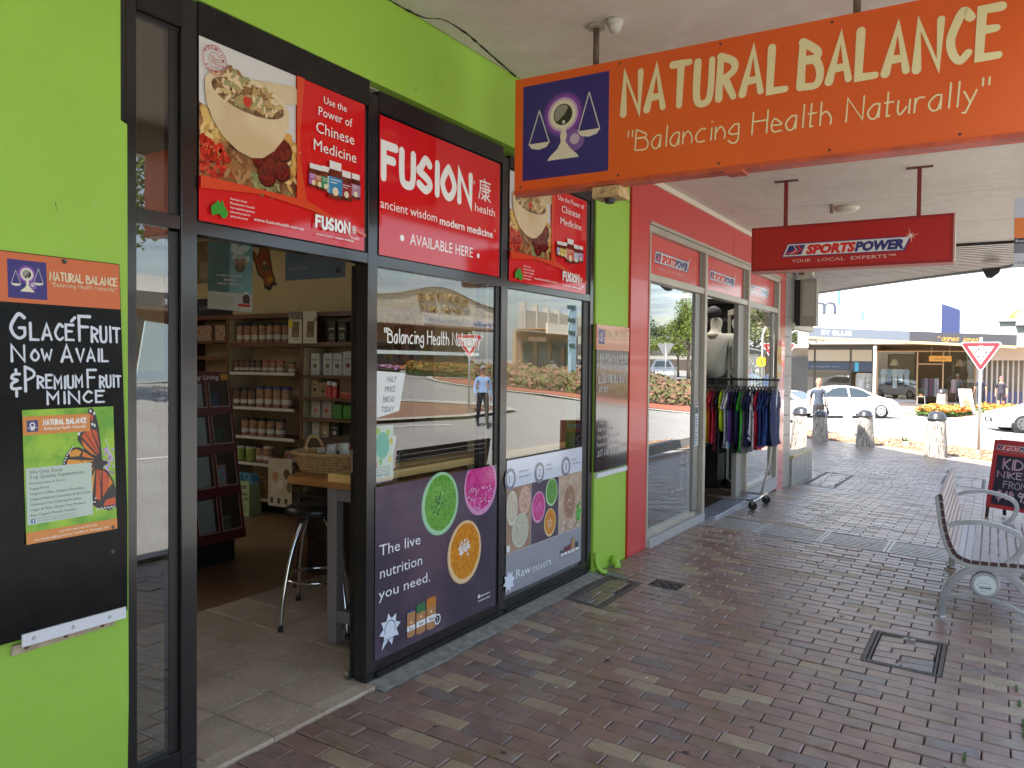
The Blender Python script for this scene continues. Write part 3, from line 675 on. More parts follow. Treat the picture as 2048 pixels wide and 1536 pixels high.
box('pane',(-.012,12.9,.273),(-.006,14.28,2.235),GS,cbld); box('side_pane',(-3,14.272,.273),(-.013,14.28,2.235),GS,cbld)
box('window_head',(-.1,12.885,2.236),(.05,14.45,2.32),mat('trim_cream2',(.6,.55,.44),.5),cbld,bevel=.004)
box('upper_wall',(-3,12.885,2.321),(.03,14.48,3.28),gw,cbld)
box('added_sun_block',(-8,12.345,3.29),(-.02,14.5,5.2),gw,cbld)  # unseen mass added over the corner shop to stop sun leaking past
box('inner_floor',(-3,12.9,-.2),(-.02,14.27,.0),mat('corner_floor',(.2,.2,.19),.5),cbld)
# box sign and meter box
bs=thing('box_sign','cream faced black box sign projecting from the grey corner wall','sign',(.25,13.0,2.3))
box('sign_case',(.04,12.92,2.28),(.121,13.12,2.98),mat('case_black',(.012,.01,.01),.5),bs,bevel=.004); box('sign_case',(.122,12.90,2.27),(.36,13.1,2.99),mat('case_cream',(.26,.245,.20),.5),bs,bevel=.006); box('sign_face',(.165,12.893,2.42),(.335,12.899,2.93),mat('face_cream',(.36,.34,.28),.45),bs)
mt=thing('meter_box','small cream switch box under the ceiling above the box sign','box',(.2,12.9,3.1)); box('case',(.06,12.88,3.03),(.3,13.02,3.2),mat('switch_cream',(.5,.46,.36),.5),mt,bevel=.008); box('inset',(.1,12.874,3.05),(.18,12.879,3.16),mat('inset_brown',(.12,.07,.04),.5),mt); box('box_neck',(.14,12.9,2.985),(.22,12.99,3.029),mat('switch_cream',(.5,.46,.36),.5),mt)

CK=cat_([(.014,3.2),(.02,3.34),(.045,3.5),(.12,3.57),(.125,3.77),(.10,3.96),(.02,4.5)],5)
q=MB(); rg=random.Random(8)
for a,b in zip(CK,CK[1:]):
    w0=rg.uniform(.004,.011); q.add([(a[0]-w0,a[1],3.4885),(a[0]+w0,a[1],3.4885),(b[0]+w0,b[1]+.004,3.4885),(b[0]-w0,b[1]+.004,3.4885)],[(0,3,2,1)])
q.build('ceiling_crack',mat('crack_dark',(.03,.025,.02),.9),aw)
q=MB()
for yy in (-.49,2.40):
    for k in range(12):
        x=.2+k*.25
        for s_ in (-.03,.035): q.cbox((x,yy+s_,3.4893),(.009,.009,.001),0,(0,0,.4))
for yy in (8.84,10.62):
    for k in range(12):
        for s_ in (-.03,.045): q.cbox((.2+k*.25,yy+s_,3.3243),(.009,.009,.001),0,(0,0,.4))
q.build('ceiling_nails',mat('nail_rust',(.22,.15,.09),.8),aw,kind='stuff')
q=MB()
for _ in range(90):
    y=rg.choice((rg.uniform(.9,1.76),rg.uniform(2,6.3),rg.uniform(5.8,6.4))); z=rg.uniform(3.1,3.45) if 1.8<y<5.75 else rg.uniform(.05,3.3); l=rg.uniform(.004,.03); a=rg.uniform(-1.5,1.5)
    if 1.2<y<1.77 and .7<z<2.0: continue
    d=Vector((0,math.cos(a),math.sin(a)))*l; n_=Vector((0,-math.sin(a),math.cos(a)))*rg.uniform(.0006,.0022); p=Vector((.0126,y,z)); q.add([p-d-n_,p+d-n_*.3,p+d+n_*.3,p-d+n_],[(0,1,2,3)],rg.randrange(2))
q.build('wall_scuffs',[mat('scuff_dark',(.10,.15,.04),.9),mat('scuff_pale',(.45,.55,.25),.9)],gb,kind='stuff')
# ---------------------------------------------------------------- window posters of the green shop
def herbs(A,pts,cols,r,n,seed=1,el=.6):
    rr=random.Random(seed)
    xs=[p[0] for p in pts];ys=[p[1] for p in pts]; k=0
    while k<n:
        x=rr.uniform(min(xs),max(xs));y=rr.uniform(min(ys),max(ys))
        if not inpoly(x,y,pts): continue
        q=r*rr.uniform(.6,1.3); x=max(x,min(xs)+q*.9) if min(xs)<2.12 or 4.46<min(xs)<4.48 else x; A.disc(x,y,q,rr.choice(cols),q*rr.uniform(el*.6,el*1.4),n=7,rot=rr.uniform(0,3.1),wob=.35,extra=k%4); k+=1
        if k%max(12,n//5)==0: A.up()
    A.up()
def mortar_picture(A,x0,y0,x1,y1):
    """stone mortar full of dried herbs, heaps of spices around it (x0..x1, y0..y1)"""
    W,H=x1-x0,y1-y0; P=lambda a,b:(x0+a*W,y0+b*H)
    A.rect(x0,y0,x1,y1,(.60,.58,.56)); A.up()
    A.poly([P(0,0),P(0,.53),P(.1,.50),P(.3,.3),P(.7,.28),P(.93,.48),P(1,.40),P(1,0)],((.30,.15,.06),(.12,.05,.025),22)); A.up()
    herbs(A,[P(0,.30),P(.02,.50),P(.2,.42),P(.25,.26),P(.1,.22)],[(.62,.40,.12),(.70,.50,.2),(.5,.28,.08)],.028*W/.5,26,3)
    herbs(A,[P(0,.02),P(0,.29),P(.22,.27),P(.36,.06),P(.3,0)],[(.50,.03,.015),(.62,.06,.03),(.38,.02,.012),(.25,.015,.01)],.013*W/.5,150,4)
    herbs(A,[P(.22,.0),P(.3,.25),P(.5,.22),P(.55,.0)],[(.30,.12,.04),(.38,.19,.08),(.2,.08,.03)],.028*W/.5,26,5,.35)
    herbs(A,[P(.48,0),P(.5,.12),P(.75,.1),P(1,.02),P(1,0)],[(.22,.22,.08),(.32,.31,.14),(.15,.16,.06)],.026*W/.5,24,8,.4)
    herbs(A,[P(.86,.06),P(.84,.3),P(.9,.5),P(1,.44),P(1,.05)],[(.60,.33,.09),(.48,.24,.06),(.68,.45,.2)],.022*W/.5,42,6,.5)
    for a,b in ((.60,.25),(.72,.27),(.66,.13),(.82,.20),(.84,.36)):
        A.disc(P(a,b)[0]+.004,P(a,b)[1]-.005,.056*W/.5*.9,(.05,.01,.008),.049*W/.5,n=14,rot=.5); A.up(); A.disc(*P(a,b),.050*W/.5*.9,((.19,.018,.012),(.07,.008,.008),60),.045*W/.5,n=14,rot=.5,wob=.1,extra=2)
    A.up()
    cre=((.66,.53,.33),(.56,.42,.24),3)
    A.poly([P(.52,.83),P(.96,.90),P(1.03,.87),P(1.05,.82),P(1.02,.77),P(.96,.75),P(.62,.68)],((.60,.48,.30),(.50,.38,.22),4)); A.up()
    A.poly([P(.04,.66),P(.055,.54),P(.12,.42),P(.22,.32),P(.36,.25),P(.50,.225),P(.62,.25),P(.74,.33),P(.84,.44),P(.90,.56),P(.91,.66),P(.5,.7)],cre)
    A.disc(*P(.475,.67),.435*W,cre,.155*H,n=36,rot=-.05); A.up()
    A.disc(*P(.475,.672),.375*W,((.22,.12,.05),(.10,.05,.02),30),.115*H,n=32,rot=-.05); A.up()
    herbs(A,[P(.13,.68),P(.22,.82),P(.36,.84),P(.5,.76),P(.68,.78),P(.82,.68),P(.72,.60),P(.45,.575),P(.22,.61)],[(.42,.27,.10),(.55,.38,.17),(.30,.27,.12),(.25,.12,.05),(.66,.50,.28)],.026*W/.5,110,9,.4)
    A.disc(*P(.45,.64),.022*W/.5,(.5,.04,.02),n=8)
    A.up()
def bottle(A,x,y,w_,h,lab,big=False):
    A.poly([(x,y),(x+w_,y),(x+w_,y+h*.70),(x+w_*.86,y+h*.78),(x+w_*.14,y+h*.78),(x,y+h*.70)],((.16,.035,.02),(.06,.012,.01),30)); 
    A.rect(x+w_*.08,y+h*.785,x+w_*.92,y+h,(.70,.68,.66),extra=2); A.rect(x,y+h*.12,x+w_,y+h*.58,lab,extra=3); A.up()
    A.disc(x+w_*.5,y+h*.20,w_*.22,(.70,.60,.42),n=10); A.rect(x+w_*.15,y+h*.50,x+w_*.85,y+h*.52,(.7,.7,.7)); A.rect(x+w_*.15,y+h*.42,x+w_*.6,y+h*.44,(.7,.7,.7))
    if big: A.text('FUSION',x+w_*.04,y+h*.14,w_*.12,WHITE,width=h*.42,bold=.02,rot=R(90))
def kanji(A,x,y,w_,h,c):
    P=lambda a,b:(x+a*w_,y+b*h)
    for i,st in enumerate(([(.45,1),(.52,.9)],[(.08,.86),(.98,.86)],[(.12,.86),(.12,.45),(.0,.05)],[(.28,.70),(.85,.70),(.85,.50)],[(.2,.55),(1,.55)],[(.28,.42),(.85,.42)],[(.56,.8),(.56,.02),(.46,.08)],[(.25,.30),(.38,.20)],[(.22,.05),(.5,.22)],[(.88,.30),(.66,.18)],[(.6,.36),(.75,.14),(1,.02)])):
        A.stroke([P(*p) for p in st],.075*w_,c,extra=i)
def fusion_word(A,x,y,w_,h,c,t=.26): A.hand('FUSION',x,y,h,c,w_=t,width=w_,gap=2.6)
def small_fusion(A,x,y,w_,c=WHITE):
    fusion_word(A,x,y+.03*w_/.25,w_*.82,.045*w_/.25,c,.28); kanji(A,x+w_*.88,y+.032*w_/.25,w_*.12,.036*w_/.25,c)
    A.text('health',x+w_*.86,y+.008*w_/.25,.013*w_/.25,c,width=w_*.22); A.text('ancient wisdom',x,y-.005*w_/.25,.010*w_/.25,c,width=w_*.42); A.text('modern medicine',x+w_*.46,y-.005*w_/.25,.010*w_/.25,c,width=w_*.48,bold=.02)
AUS=[(0,.45),(.08,.62),(.25,.72),(.36,.88),(.48,.92),(.5,.8),(.6,.78),(.62,.95),(.68,1),(.76,.7),(.92,.5),(1,.35),(.93,.15),(.8,.02),(.65,.03),(.5,.2),(.35,.18),(.1,.08),(.03,.2)]
def medicine_poster(name,y0,y1,z0,z1,ysplit,zsplit,txt,label,labs):
    A=Art((.006,0,0),Yv,Zv,rough=.07,pre='poster')
    A.rect(y0,z0,y1,z1,(.60,.012,.014)); A.up()
    W=y1-y0;H=z1-z0
    mortar_picture(A,y0,zsplit,ysplit,z1)
    OR=(.62,.06,.02)
    A.poly([(ysplit-.002,z1),(ysplit+.045*W,z1),(ysplit+.018*W,z1-.35*H),(ysplit+.016*W,z1-.5*H),(ysplit+.062*W,zsplit+.001),(ysplit-.002,zsplit+.001)],OR); A.up()
    A.poly([(y0,zsplit),(ysplit+.062*W,zsplit),(ysplit+.20*W,zsplit-.035),(y1,zsplit-.095),(y1,zsplit-.108),(ysplit+.1*W,zsplit-.04),(ysplit-.2*W,zsplit-.018),(y0,zsplit-.05)],OR); A.up()
    # stamp
    if y0<3:
        c=(.45,.03,.03); sx,sz=y0+.066,z1-.077
        for r0,r1 in ((.055,.058),(.028,.030)): A.ring(sx,sz,r0,r1,c)
        for w0,a0,tx in ((.040,150,'PREMIUM'),(.050,215,'FORMULA')):
            for i,chh in enumerate(tx):
                t=R(a0-i*22) if tx[0]=='P' else R(a0+i*20); A.text(chh,sx+w0*math.cos(t)-.004,sz+w0*math.sin(t),.012,c,rot=(t-R(90)) if tx[0]=='P' else (t+R(90)),bold=.02)
        for i in range(3): A.stroke(cat_([(sx-.018,sz+.01-i*.01),(sx-.006,sz+.014-i*.01),(sx+.006,sz+.004-i*.01),(sx+.018,sz+.008-i*.01)]),.0025,c)
    for s_,x,z,h,w_ in txt: A.text(s_,x,z,h,WHITE,width=w_)
    # bottles
    bx,bw,bh,bz=labs[1]
    for i,(dx,dz,ww,hh) in enumerate(((0,.035,.16,.62),(.11,.02,.16,.64),(.22,.0,.17,.68),(.80,-.0,.19,.72),(.60,-.10,.21,.82),(.35,-.14,.27,1.02))):
        bottle(A,bx+dx*bw,bz+dz*bh,ww*bw,hh*bh,labs[0][i],i==5); A.up()
    k=W/.97
    A.poly([(y0+.045*k+p[0]*.085*k,zsplit-.155*k+p[1]*.075*k) for p in AUS],(.03,.28,.03))
    for i,s_ in enumerate(('Australian owned.','Manufactured in Australia','from imported ingredients.','Laboratory tested for','purity and potency')): A.text(s_,y0+.105*k+.035,zsplit-.072*k-i*.0175*k,.010*k,WHITE,width=(.085,.125,.128,.105,.09)[i]*k)
    A.text('www.fusionhealth.com.au',y0+.27*W,z0+.038,.016,WHITE,width=.285*k); small_fusion(A,y0+.645*W,z0+.036,.25*k+.02)
    A.build(name,None,label=label,cat='poster',group='health posters across the top of the black shopfront')
L1=[(.35,.12,.35),(.42,.16,.06),(.03,.25,.10),(.35,.2,.3),(.25,.03,.03),(.03,.22,.42)]
medicine_poster('window_poster',2.105,3.074,2.196,2.914,2.615,2.372,
 [('Use the',2.779,2.838,.034,.152),('Power of',2.745,2.776,.042,.226),('Chinese',2.730,2.695,.052,.255),('Medicine',2.716,2.612,.052,.285)],
 'red and white poster with a large mortar of dried herbs over the shop doorway',(L1,(2.687,.345,.17,2.435)))
L2=[(.3,.3,.5),(.55,.42,.05),(.55,.42,.05),(.35,.2,.4),(.35,.45,.55),(.55,.13,.08)]
medicine_poster('window_poster',4.464,5.600,2.18,2.887,5.02,2.372,
 [('Use the Power of',5.11,2.815,.036,.42),('Chinese',5.168,2.735,.052,.30),('Medicine',5.15,2.648,.052,.34)],
 'red and white mortar poster half hidden behind the orange hanging sign',(L2,(5.099,.43,.17,2.41)))
A=Art((.006,0,0),Yv,Zv,rough=.07,pre='poster'); A.rect(3.186,2.192,4.342,2.897,(.60,.012,.014)); A.up()
fusion_word(A,3.218,2.590,.795,.165,WHITE,.27); A.text('®',4.04,2.715,.022,WHITE); kanji(A,4.104,2.638,.13,.13,WHITE); A.text('health',4.062,2.560,.050,WHITE,width=.224)
A.text('ancient wisdom',3.195,2.432,.050,WHITE,width=.485); A.text('modern medicine',3.705,2.425,.046,WHITE,width=.56,bold=.022); A.text('™',4.275,2.46,.018,WHITE)
A.text('AVAILABLE HERE',3.438,2.277,.062,WHITE,width=.605); A.disc(3.372,2.302,.017,WHITE,n=16); A.disc(4.103,2.296,.015,WHITE,n=16)
A.build('window_poster',None,label='plain red poster with large white lettering between the two mortar posters',cat='poster',group='health posters across the top of the black shopfront')
# lower decals -------------------------------------------------
def bowl(A,x,y,rx,ry,rim,body,c2,top,rot=-.12,scale=40,crumbs=None,n=60,seed=1):
    A.disc(x,y,rx,rim,ry,n=36,rot=rot); A.up(); A.disc(x,y,rx*.93,tuple(min(1,q*1.15) for q in rim),ry*.95,n=36,rot=rot,extra=2); A.up()
    A.disc(x+rx*.02,y+ry*.03,rx*.86,(body,c2,scale),ry*.88,n=36,rot=rot,wob=.03); A.up()
    if crumbs:
        rr=random.Random(seed)
        for i in range(n):
            t=rr.uniform(0,6.3);q=rr.random()**.6*crumbs[3]; A.disc(x+crumbs[1]*rx+q*rx*math.cos(t),y+crumbs[2]*ry+q*ry*math.sin(t),rx*rr.uniform(.03,.075),rr.choice(crumbs[0]),rx*rr.uniform(.015,.04),n=6,rot=rr.uniform(0,3),wob=.3,extra=i%4)
        A.up()
PUR=((.085,.058,.085),(.052,.038,.062),1.6)
A=Art((.004,0,0),Yv,Zv,rough=.10,pre='decal'); A.rect(3.172,.113,4.338,1.007,((.105,.068,.095),(.05,.038,.062),1.5)); A.up()
A.poly([(3.172,.25),(3.30,.113),(3.172,.113)],(.075,.05,.085)); 
gz=[(.05,.16,.04),(.03,.10,.03),(.25,.45,.12),(.10,.28,.05)]
bowl(A,3.737,.845,.178,.18,(.30,.52,.32),(.16,.38,.055),(.08,.26,.03),None,scale=55,crumbs=(gz,-.1,.02,.42),n=70,seed=1)
A.L=7
# pink bowl, cut by the right and top edges
def clip_disc(A,x,y,rx,ry,c,x1,y1,n=40,extra=0):
    A.poly([(min(x1,x+rx*math.cos(2*math.pi*k/n)),min(y1,y+ry*math.sin(2*math.pi*k/n))) for k in range(n)],c,extra)
clip_disc(A,4.155,.895,.182,.180,(.55,.25,.45),4.337,1.006); A.up(); clip_disc(A,4.155,.905,.165,.155,((.42,.012,.16),(.60,.06,.30),60),4.3369,1.0058); A.up()
rr=random.Random(4)
for i in range(110):
    x=4.16+rr.uniform(-.15,.15);y=.86+rr.uniform(-.12,.05)-.9*abs(x-4.16)*.2
    if (x-4.155)**2+(y-.895)**2<.024 and x<4.325: A.disc(x,y,rr.uniform(.004,.011),rr.choice([(.7,.55,.65),(.62,.42,.55),(.12,.02,.06),(.75,.7,.72)]),rr.uniform(.002,.005),n=6,rot=rr.uniform(0,3),extra=i%5)
A.L=7
bowl(A,3.985,.52,.178,.188,(.62,.45,.25),(.62,.26,.02),(.48,.16,.01),None,scale=45,crumbs=([(.75,.72,.68),(.68,.62,.55),(.78,.76,.74)],.0,.12,.33),n=80,seed=7)
A.L=14
for s_,x,z,w_,h in (('The live',3.201,.650,.345,.060),('nutrition',3.207,.533,.355,.058),('you need.',3.197,.425,.44,.056)): A.text(s_,x,z,h,(.75,.76,.8),width=w_)
SUNP=[]
for k in range(8):
    for q,r_ in ((-9,.058),(0,.096),(9,.058)): SUNP.append((3.293+r_*math.cos(R(112+k*45+q)),.247+r_*math.sin(R(112+k*45+q))))
SUNP=[(x,z) if not(z<.18 and x<3.26) else (3.2,.172) for x,z in SUNP]
def sun_logo(A,x,z,r,c,tail=True):
    P=[]
    for k in range(8):
        a0=100+k*45
        for q,f_ in ((-22,.62),(0,1.0)):
            rr_=f_*r*(1.35 if (tail and q==0 and k==3) else 1); P.append((x+rr_*math.cos(R(a0+q)),z+rr_*math.sin(R(a0+q))))
    A.poly(P,c)
sun_logo(A,3.290,.250,.088,(.62,.68,.78)); A.up(); A.stroke([(3.290+.043*math.cos(R(t)),.252+.043*math.sin(R(t))) for t in range(-20,215,15)],.005,(.08,.08,.12)); A.text('amazonia',3.222,.195,.016,(.03,.03,.05),width=.130)
for x,w_,z0_,z1_,c in ((3.433,.070,.166,.292,(.03,.10,.28)),(3.515,.082,.162,.312,(.05,.16,.07)),(3.607,.088,.160,.320,(.50,.18,.03))):
    H=z1_-z0_
    A.rect(x,z0_,x+w_,z1_,(.42,.21,.09)); A.disc(x+w_/2,z0_,w_/2,(.42,.21,.09),w_*.14,n=14,extra=1); A.rect(x,z0_+H*.72,x+w_,z1_,c,extra=3); A.disc(x+w_/2,z1_,w_/2,c,w_*.12,n=14,extra=2); A.up(); A.rect(x,z0_+H*.2,x+w_,z0_+H*.42,(.75,.75,.76)); A.disc(x+w_*.5,z0_+H*.56,w_*.1,(.8,.6,.35),n=8); A.up(); A.text('Raw',x+w_*.28,z0_+H*.25,H*.12,(.03,.03,.05),width=w_*.5,bold=.01); A.L-=2
A.up();A.up();A.up(); A.disc(3.708,.190,.033,(.03,.03,.05),n=24); A.up(); A.ring(3.708,.190,.022,.031,(.7,.7,.72)); A.text('2',3.700,.178,.024,(.8,.8,.8))
A.rect(4.128,.204,4.148,.226,(.75,.75,.75)); A.text('@amazoniaraw',4.155,.208,.013,(.7,.7,.7),width=.11,bold=.02); A.text('amazonia.com.au',4.128,.182,.013,(.7,.7,.7),width=.14,bold=.02)
A.build('window_decal',None,label='dark purple window decal with green, pink and orange smoothie bowls below the first big window',cat='window decal')
A=Art((.004,0,0),Yv,Zv,rough=.10,pre='decal'); A.rect(4.464,.142,5.574,1.018,(.40,.42,.47)); A.up()
A.rect(4.464,.835,5.574,1.018,(.60,.64,.74)); A.rect(4.464,.142,5.574,.405,(.27,.28,.32))
A.rect(4.465,.409,4.786,.834,((.36,.24,.17),(.27,.17,.115),4)); A.rect(4.792,.409,5.193,.834,PUR); A.rect(5.199,.409,5.573,.834,((.52,.40,.30),(.40,.30,.22),12)); A.up()
for cx,rx,cy,ry,rim,b1,b2,cr_ in ((4.535,.07,.70,.115,(.55,.52,.44),(.55,.50,.40),(.46,.40,.3),[(.7,.68,.6),(.4,.3,.2)]),(4.705,.078,.73,.095,(.55,.35,.28),(.45,.24,.18),(.58,.42,.34),[(.7,.6,.5),(.25,.1,.07)]),(4.645,.112,.535,.115,(.42,.45,.36),(.46,.47,.37),(.38,.38,.28),[(.75,.75,.68),(.3,.24,.12),(.6,.55,.4)]),
  (4.893,.098,.655,.11,(.55,.25,.42),(.42,.012,.16),(.60,.10,.33),[(.65,.3,.5),(.15,.02,.07)]),(5.085,.090,.735,.10,(.36,.52,.32),(.12,.34,.05),(.07,.22,.03),[(.03,.10,.03),(.2,.4,.1)]),(5.065,.088,.520,.10,(.60,.45,.22),(.58,.26,.02),(.48,.16,.01),[(.75,.72,.68)]),(5.37,.105,.62,.14,(.42,.30,.20),(.26,.14,.09),(.36,.22,.15),[(.8,.8,.8),(.08,.05,.05)])):
    L0=A.L; bowl(A,cx,cy,rx,ry,rim,b1,b2,None,rot=0,scale=50,crumbs=(cr_,0,0,.45),n=34,seed=int(cx*100)); A.L=L0
A.L+=6
herbs(A,[(5.50,.47),(5.46,.56),(5.56,.60),(5.572,.47)],[(.05,.28,.03),(.08,.38,.05),(.12,.45,.08)],.02,20,3); A.L+=1
herbs(A,[(5.25,.42),(5.24,.50),(5.46,.50),(5.55,.43)],[(.7,.68,.66),(.6,.5,.4),(.3,.2,.15)],.012,30,5)
A.rect(4.465,.420,4.505,.462,(.7,.72,.75))
for cx,nn in ((4.505,'1'),(4.898,'2'),(5.300,'3')):
    A.disc(cx,.895,.068,(.58,.62,.72),.073,n=28); A.up(); A.ring(cx,.895,.046,.066,(.17,.16,.19),sy=1.08); A.text(nn,cx-.018,.868,.056,(.15,.15,.18)); A.up()
    for t in range(0,360,24): A.rect(cx+.056*math.cos(R(t))-.003,.895+.060*math.sin(R(t))-.004,cx+.056*math.cos(R(t))+.003,.895+.060*math.sin(R(t))+.004,(.55,.58,.66))
    A.L-=1
for s_,x,z,w_ in (('choose your',4.62,.925,.13),('base cream',4.62,.890,.13),('add your',5.0,.930,.09),('nutrition...',5.0,.898,.10),('add your',5.40,.930,.08),('fruit, & more',5.40,.898,.14)): A.text(s_,x,z,.016,(.16,.16,.2),width=w_)
A.text('+',4.77,.885,.03,(.45,.47,.53)); A.text('+',5.18,.885,.03,(.45,.47,.53))
A.text('Raw',4.588,.225,.060,(.74,.76,.80),width=.20,bold=.006); A.text('mixers',4.81,.218,.058,(.74,.76,.80),width=.27)
sun_logo(A,4.50,.225,.075,(.62,.68,.8),False)
for i,(x,w_,z1_,c) in enumerate(((5.228,.042,.285,(.05,.07,.08)),(5.285,.048,.300,(.14,.03,.03)),(5.345,.045,.305,(.14,.03,.03)),(5.402,.055,.345,(.40,.22,.12)),(5.47,.05,.305,(.05,.06,.06)))):
    A.rect(x,.235,x+w_,z1_,c); A.up(); A.rect(x,.240,x+w_,.262,(.7,.7,.72)); A.L-=1
A.build('window_decal',None,label='pale grey window decal with three numbered steps and seven bowls below the second big window',cat='window decal')
# white lettering on the first window
def frost(name,c,a):
    m=bpy.data.materials.new(name); m.use_nodes=True; t=m.node_tree; t.nodes.clear(); o=t.nodes.new('ShaderNodeOutputMaterial'); tr=t.nodes.new('ShaderNodeBsdfTransparent'); d=t.nodes.new('ShaderNodeBsdfDiffuse'); d.inputs[0].default_value=c+(1,); mi=t.nodes.new('ShaderNodeMixShader'); mi.inputs[0].default_value=a; t.links.new(tr.outputs[0],mi.inputs[1]); t.links.new(d.outputs[0],mi.inputs[2]); t.links.new(mi.outputs[0],o.inputs[0]); return m
A=Art((-.0215,0,0),Yv,Zv,rough=.4,pre='vinyl'); A.hand('"Balancing Health Naturally"',3.268,1.752,.072,(.74,.74,.70),w_=.115,width=.93,gap=1.9)
prop(A.build('window_lettering',None),'white handwritten style slogan lettering on the first big window','lettering')
A=Art((-.0214,0,0),Yv,Zv,rough=.4,pre='vinyl'); A.hand('NATURAL BALANCE',3.20,1.885,.085,(.50,.50,.47),w_=.12,width=1.05,gap=2.2); A.mats[0]=frost('frosted_vinyl',(.6,.6,.57),.22)
prop(A.build('window_lettering',None),'faint frosted shop name lettering above the slogan on the first big window','lettering')
# sheet of paper and leaflets on the glass
A=Art((-.0212,0,0),Yv,Zv,rough=.5,pre='paper'); A.poly([(3.19,1.357),(3.39,1.389),(3.44,1.59),(3.19,1.602)],(.66,.67,.66)); A.up()
for i,s_ in enumerate(('HALF','PRICE','BREAD','TODAY')): A.hand(s_,3.285-.014*i,1.545-.052*i,.026,(.16,.16,.18),w_=.16,width=.078+.006*i,slant=.15)
prop(A.build('paper_notice',None),'white half price bread paper taped inside the first big window','notice')
A=Art((-.0212,0,0),Yv,Zv,rough=.5,pre='paper'); A.rect(3.184,1.045,3.343,1.318,(.50,.56,.50)); A.up(); A.disc(3.255,1.215,.055,(.16,.42,.32),.07,n=24)
for x,z,c in ((3.30,1.28,(.3,.5,.1)),(3.22,1.29,(.3,.5,.1)),(3.325,1.23,(.5,.45,.1)),(3.20,1.12,(.5,.15,.15)),(3.24,1.13,(.2,.45,.15)),(3.315,1.14,(.55,.5,.15))): A.disc(x,z,.014,c,.02,n=8,wob=.3,extra=2)
for i in range(4): A.rect(3.195,1.10-i*.012,3.32,1.103-i*.012,(.2,.22,.2))
A.hand('1300 food',3.21,1.052,.012,(.1,.1,.12),w_=.14,width=.1)
prop(A.build('leaflet',None),'pale green food leaflet stuck in the corner of the first big window','leaflet')
bh=thing('brochure_holder','clear brochure holder with white leaflets standing on the pine window ledge','brochure holder',(-.2,3.47,1.053))
for i in range(4): MB().prism([(3.355+i*.012,1.055),(3.505+i*.012,1.055),(3.55+i*.01,1.235),(3.42+i*.012,1.228)],(-.17-i*.012,0,0),Yv,Zv,.002).build('leaflet_page',mat('page_%d'%(i%2),((.52,.56,.66),(.35,.5,.42))[i%2],.5),bh)
box('holder_back',(-.235,3.34,1.053),(-.229,3.56,1.2),mat('holder_plastic',(.5,.52,.52),.2),bh)
# ---------------------------------------------------------------- chalk boards of the green shop
def board_logo(A,y0,y1,z0,z1,sq):
    A.rect(y0,z0,y1,z1,(.58,.13,.035)); A.up(); L0=A.L
    scales_logo(A,*sq); A.L=max(A.L,L0+6)
cb1=thing('chalkboard','black chalkboard with an orange header and white handwriting on the left green wall','chalkboard',(.03,1.56,1.3))
MB().prism([(.014,.752),(.060,.752),(.060,1.12),(.0168,1.985),(.0125,1.985)],(0,1.762,0),Xv,Zv,1.762-1.225).build('panel',mat('board_gloss',(.006,.006,.007),.2,spec=.14,n=(12,(.010,.0095,.0095),.4,.6),bump=(40,.03,.002)),cb1)
A=Art((.0605+.056,0,0),Yv,(-.05,0,1),rough=.28,pre='signprint'); board_logo(A,1.225,1.760,1.826,1.985,(1.379,1.840,.123))
A.hand('NATURAL BALANCE',1.512,1.908,.026,(.72,.6,.4),w_=.19,width=.235,gap=2.2); A.hand('"Balancing Health Naturally"',1.516,1.888,.013,(.7,.58,.4),w_=.11,width=.228)
ck=(.60,.63,.70); A.L=2
for s_,y,z,h,w_,wd_ in (('G',1.384,1.714,.080,.13,.052),('LAC',1.444,1.711,.052,.17,.105),('E',1.560,1.713,.052,.17,.032),('F',1.606,1.712,.086,.12,.048),('RUIT',1.650,1.710,.052,.17,.104),
  ('N',1.384,1.640,.052,.16,.048),('OW',1.444,1.643,.034,.22,.066),('A',1.543,1.640,.056,.16,.044),('VAIL',1.594,1.643,.042,.19,.112),
  ('P',1.423,1.545,.080,.11,.036),('REMIUM',1.462,1.552,.040,.19,.148),('F',1.630,1.552,.062,.13,.038),('RUIT',1.674,1.552,.040,.19,.078),('MINCE',1.492,1.499,.038,.20,.195)):
    A.hand(s_,y,z,h,ck,w_=w_,width=wd_ if len(s_)>1 else wd_*.8,jit=.10,sx=.9,gap=2.3,seed=len(s_)*7,taper=(1.1,.85))
A.stroke([(1.580,1.775),(1.592,1.788)],.010,ck); A.stroke(cat_([(1.406,1.598),(1.388,1.597),(1.382,1.585),(1.398,1.578),(1.382,1.568),(1.383,1.552),(1.408,1.553)]),.009,ck); A.stroke([(1.395,1.543),(1.395,1.528)],.009,ck); A.stroke([(1.395,1.612),(1.395,1.606)],.009,ck)
A.build('chalk_writing',cb1)
for y,z in ((1.562,1.972),(1.703,1.06),(1.703,.975)): MB().lathe([(.009,0),(.006,.008)],(.019 if z>1.5 else .0602,y,z),8,axis='X').build('screw',mat('screw_dark',(.08,.07,.06),.5),cb1)
box('ledge_strip',(.0605,1.395,.728),(.067,1.752,.768),mat('strip_white',(.62,.63,.68),.5),cb1); MB().prism([(1.385,.695),(1.735,.70),(1.74,.728),(1.39,.726)],(.0125,0,0),Yv,Zv,.012).build('batten',mat('batten_bare',(.45,.37,.26),.9,n=(20,(.33,.26,.18),.4,.6)),cb1)
for y in (1.43,1.56,1.69): MB().lathe([(.007,0),(.004,.004)],(.0672,y,.748),8,axis='X').build('screw',mat('screw_bright',(.4,.4,.4),.4),cb1); MB().lathe([(.009,0),(.004,.004)],(.0246,y,.712),8,axis='X').build('screw',mat('screw_rust',(.12,.08,.05),.8),cb1)
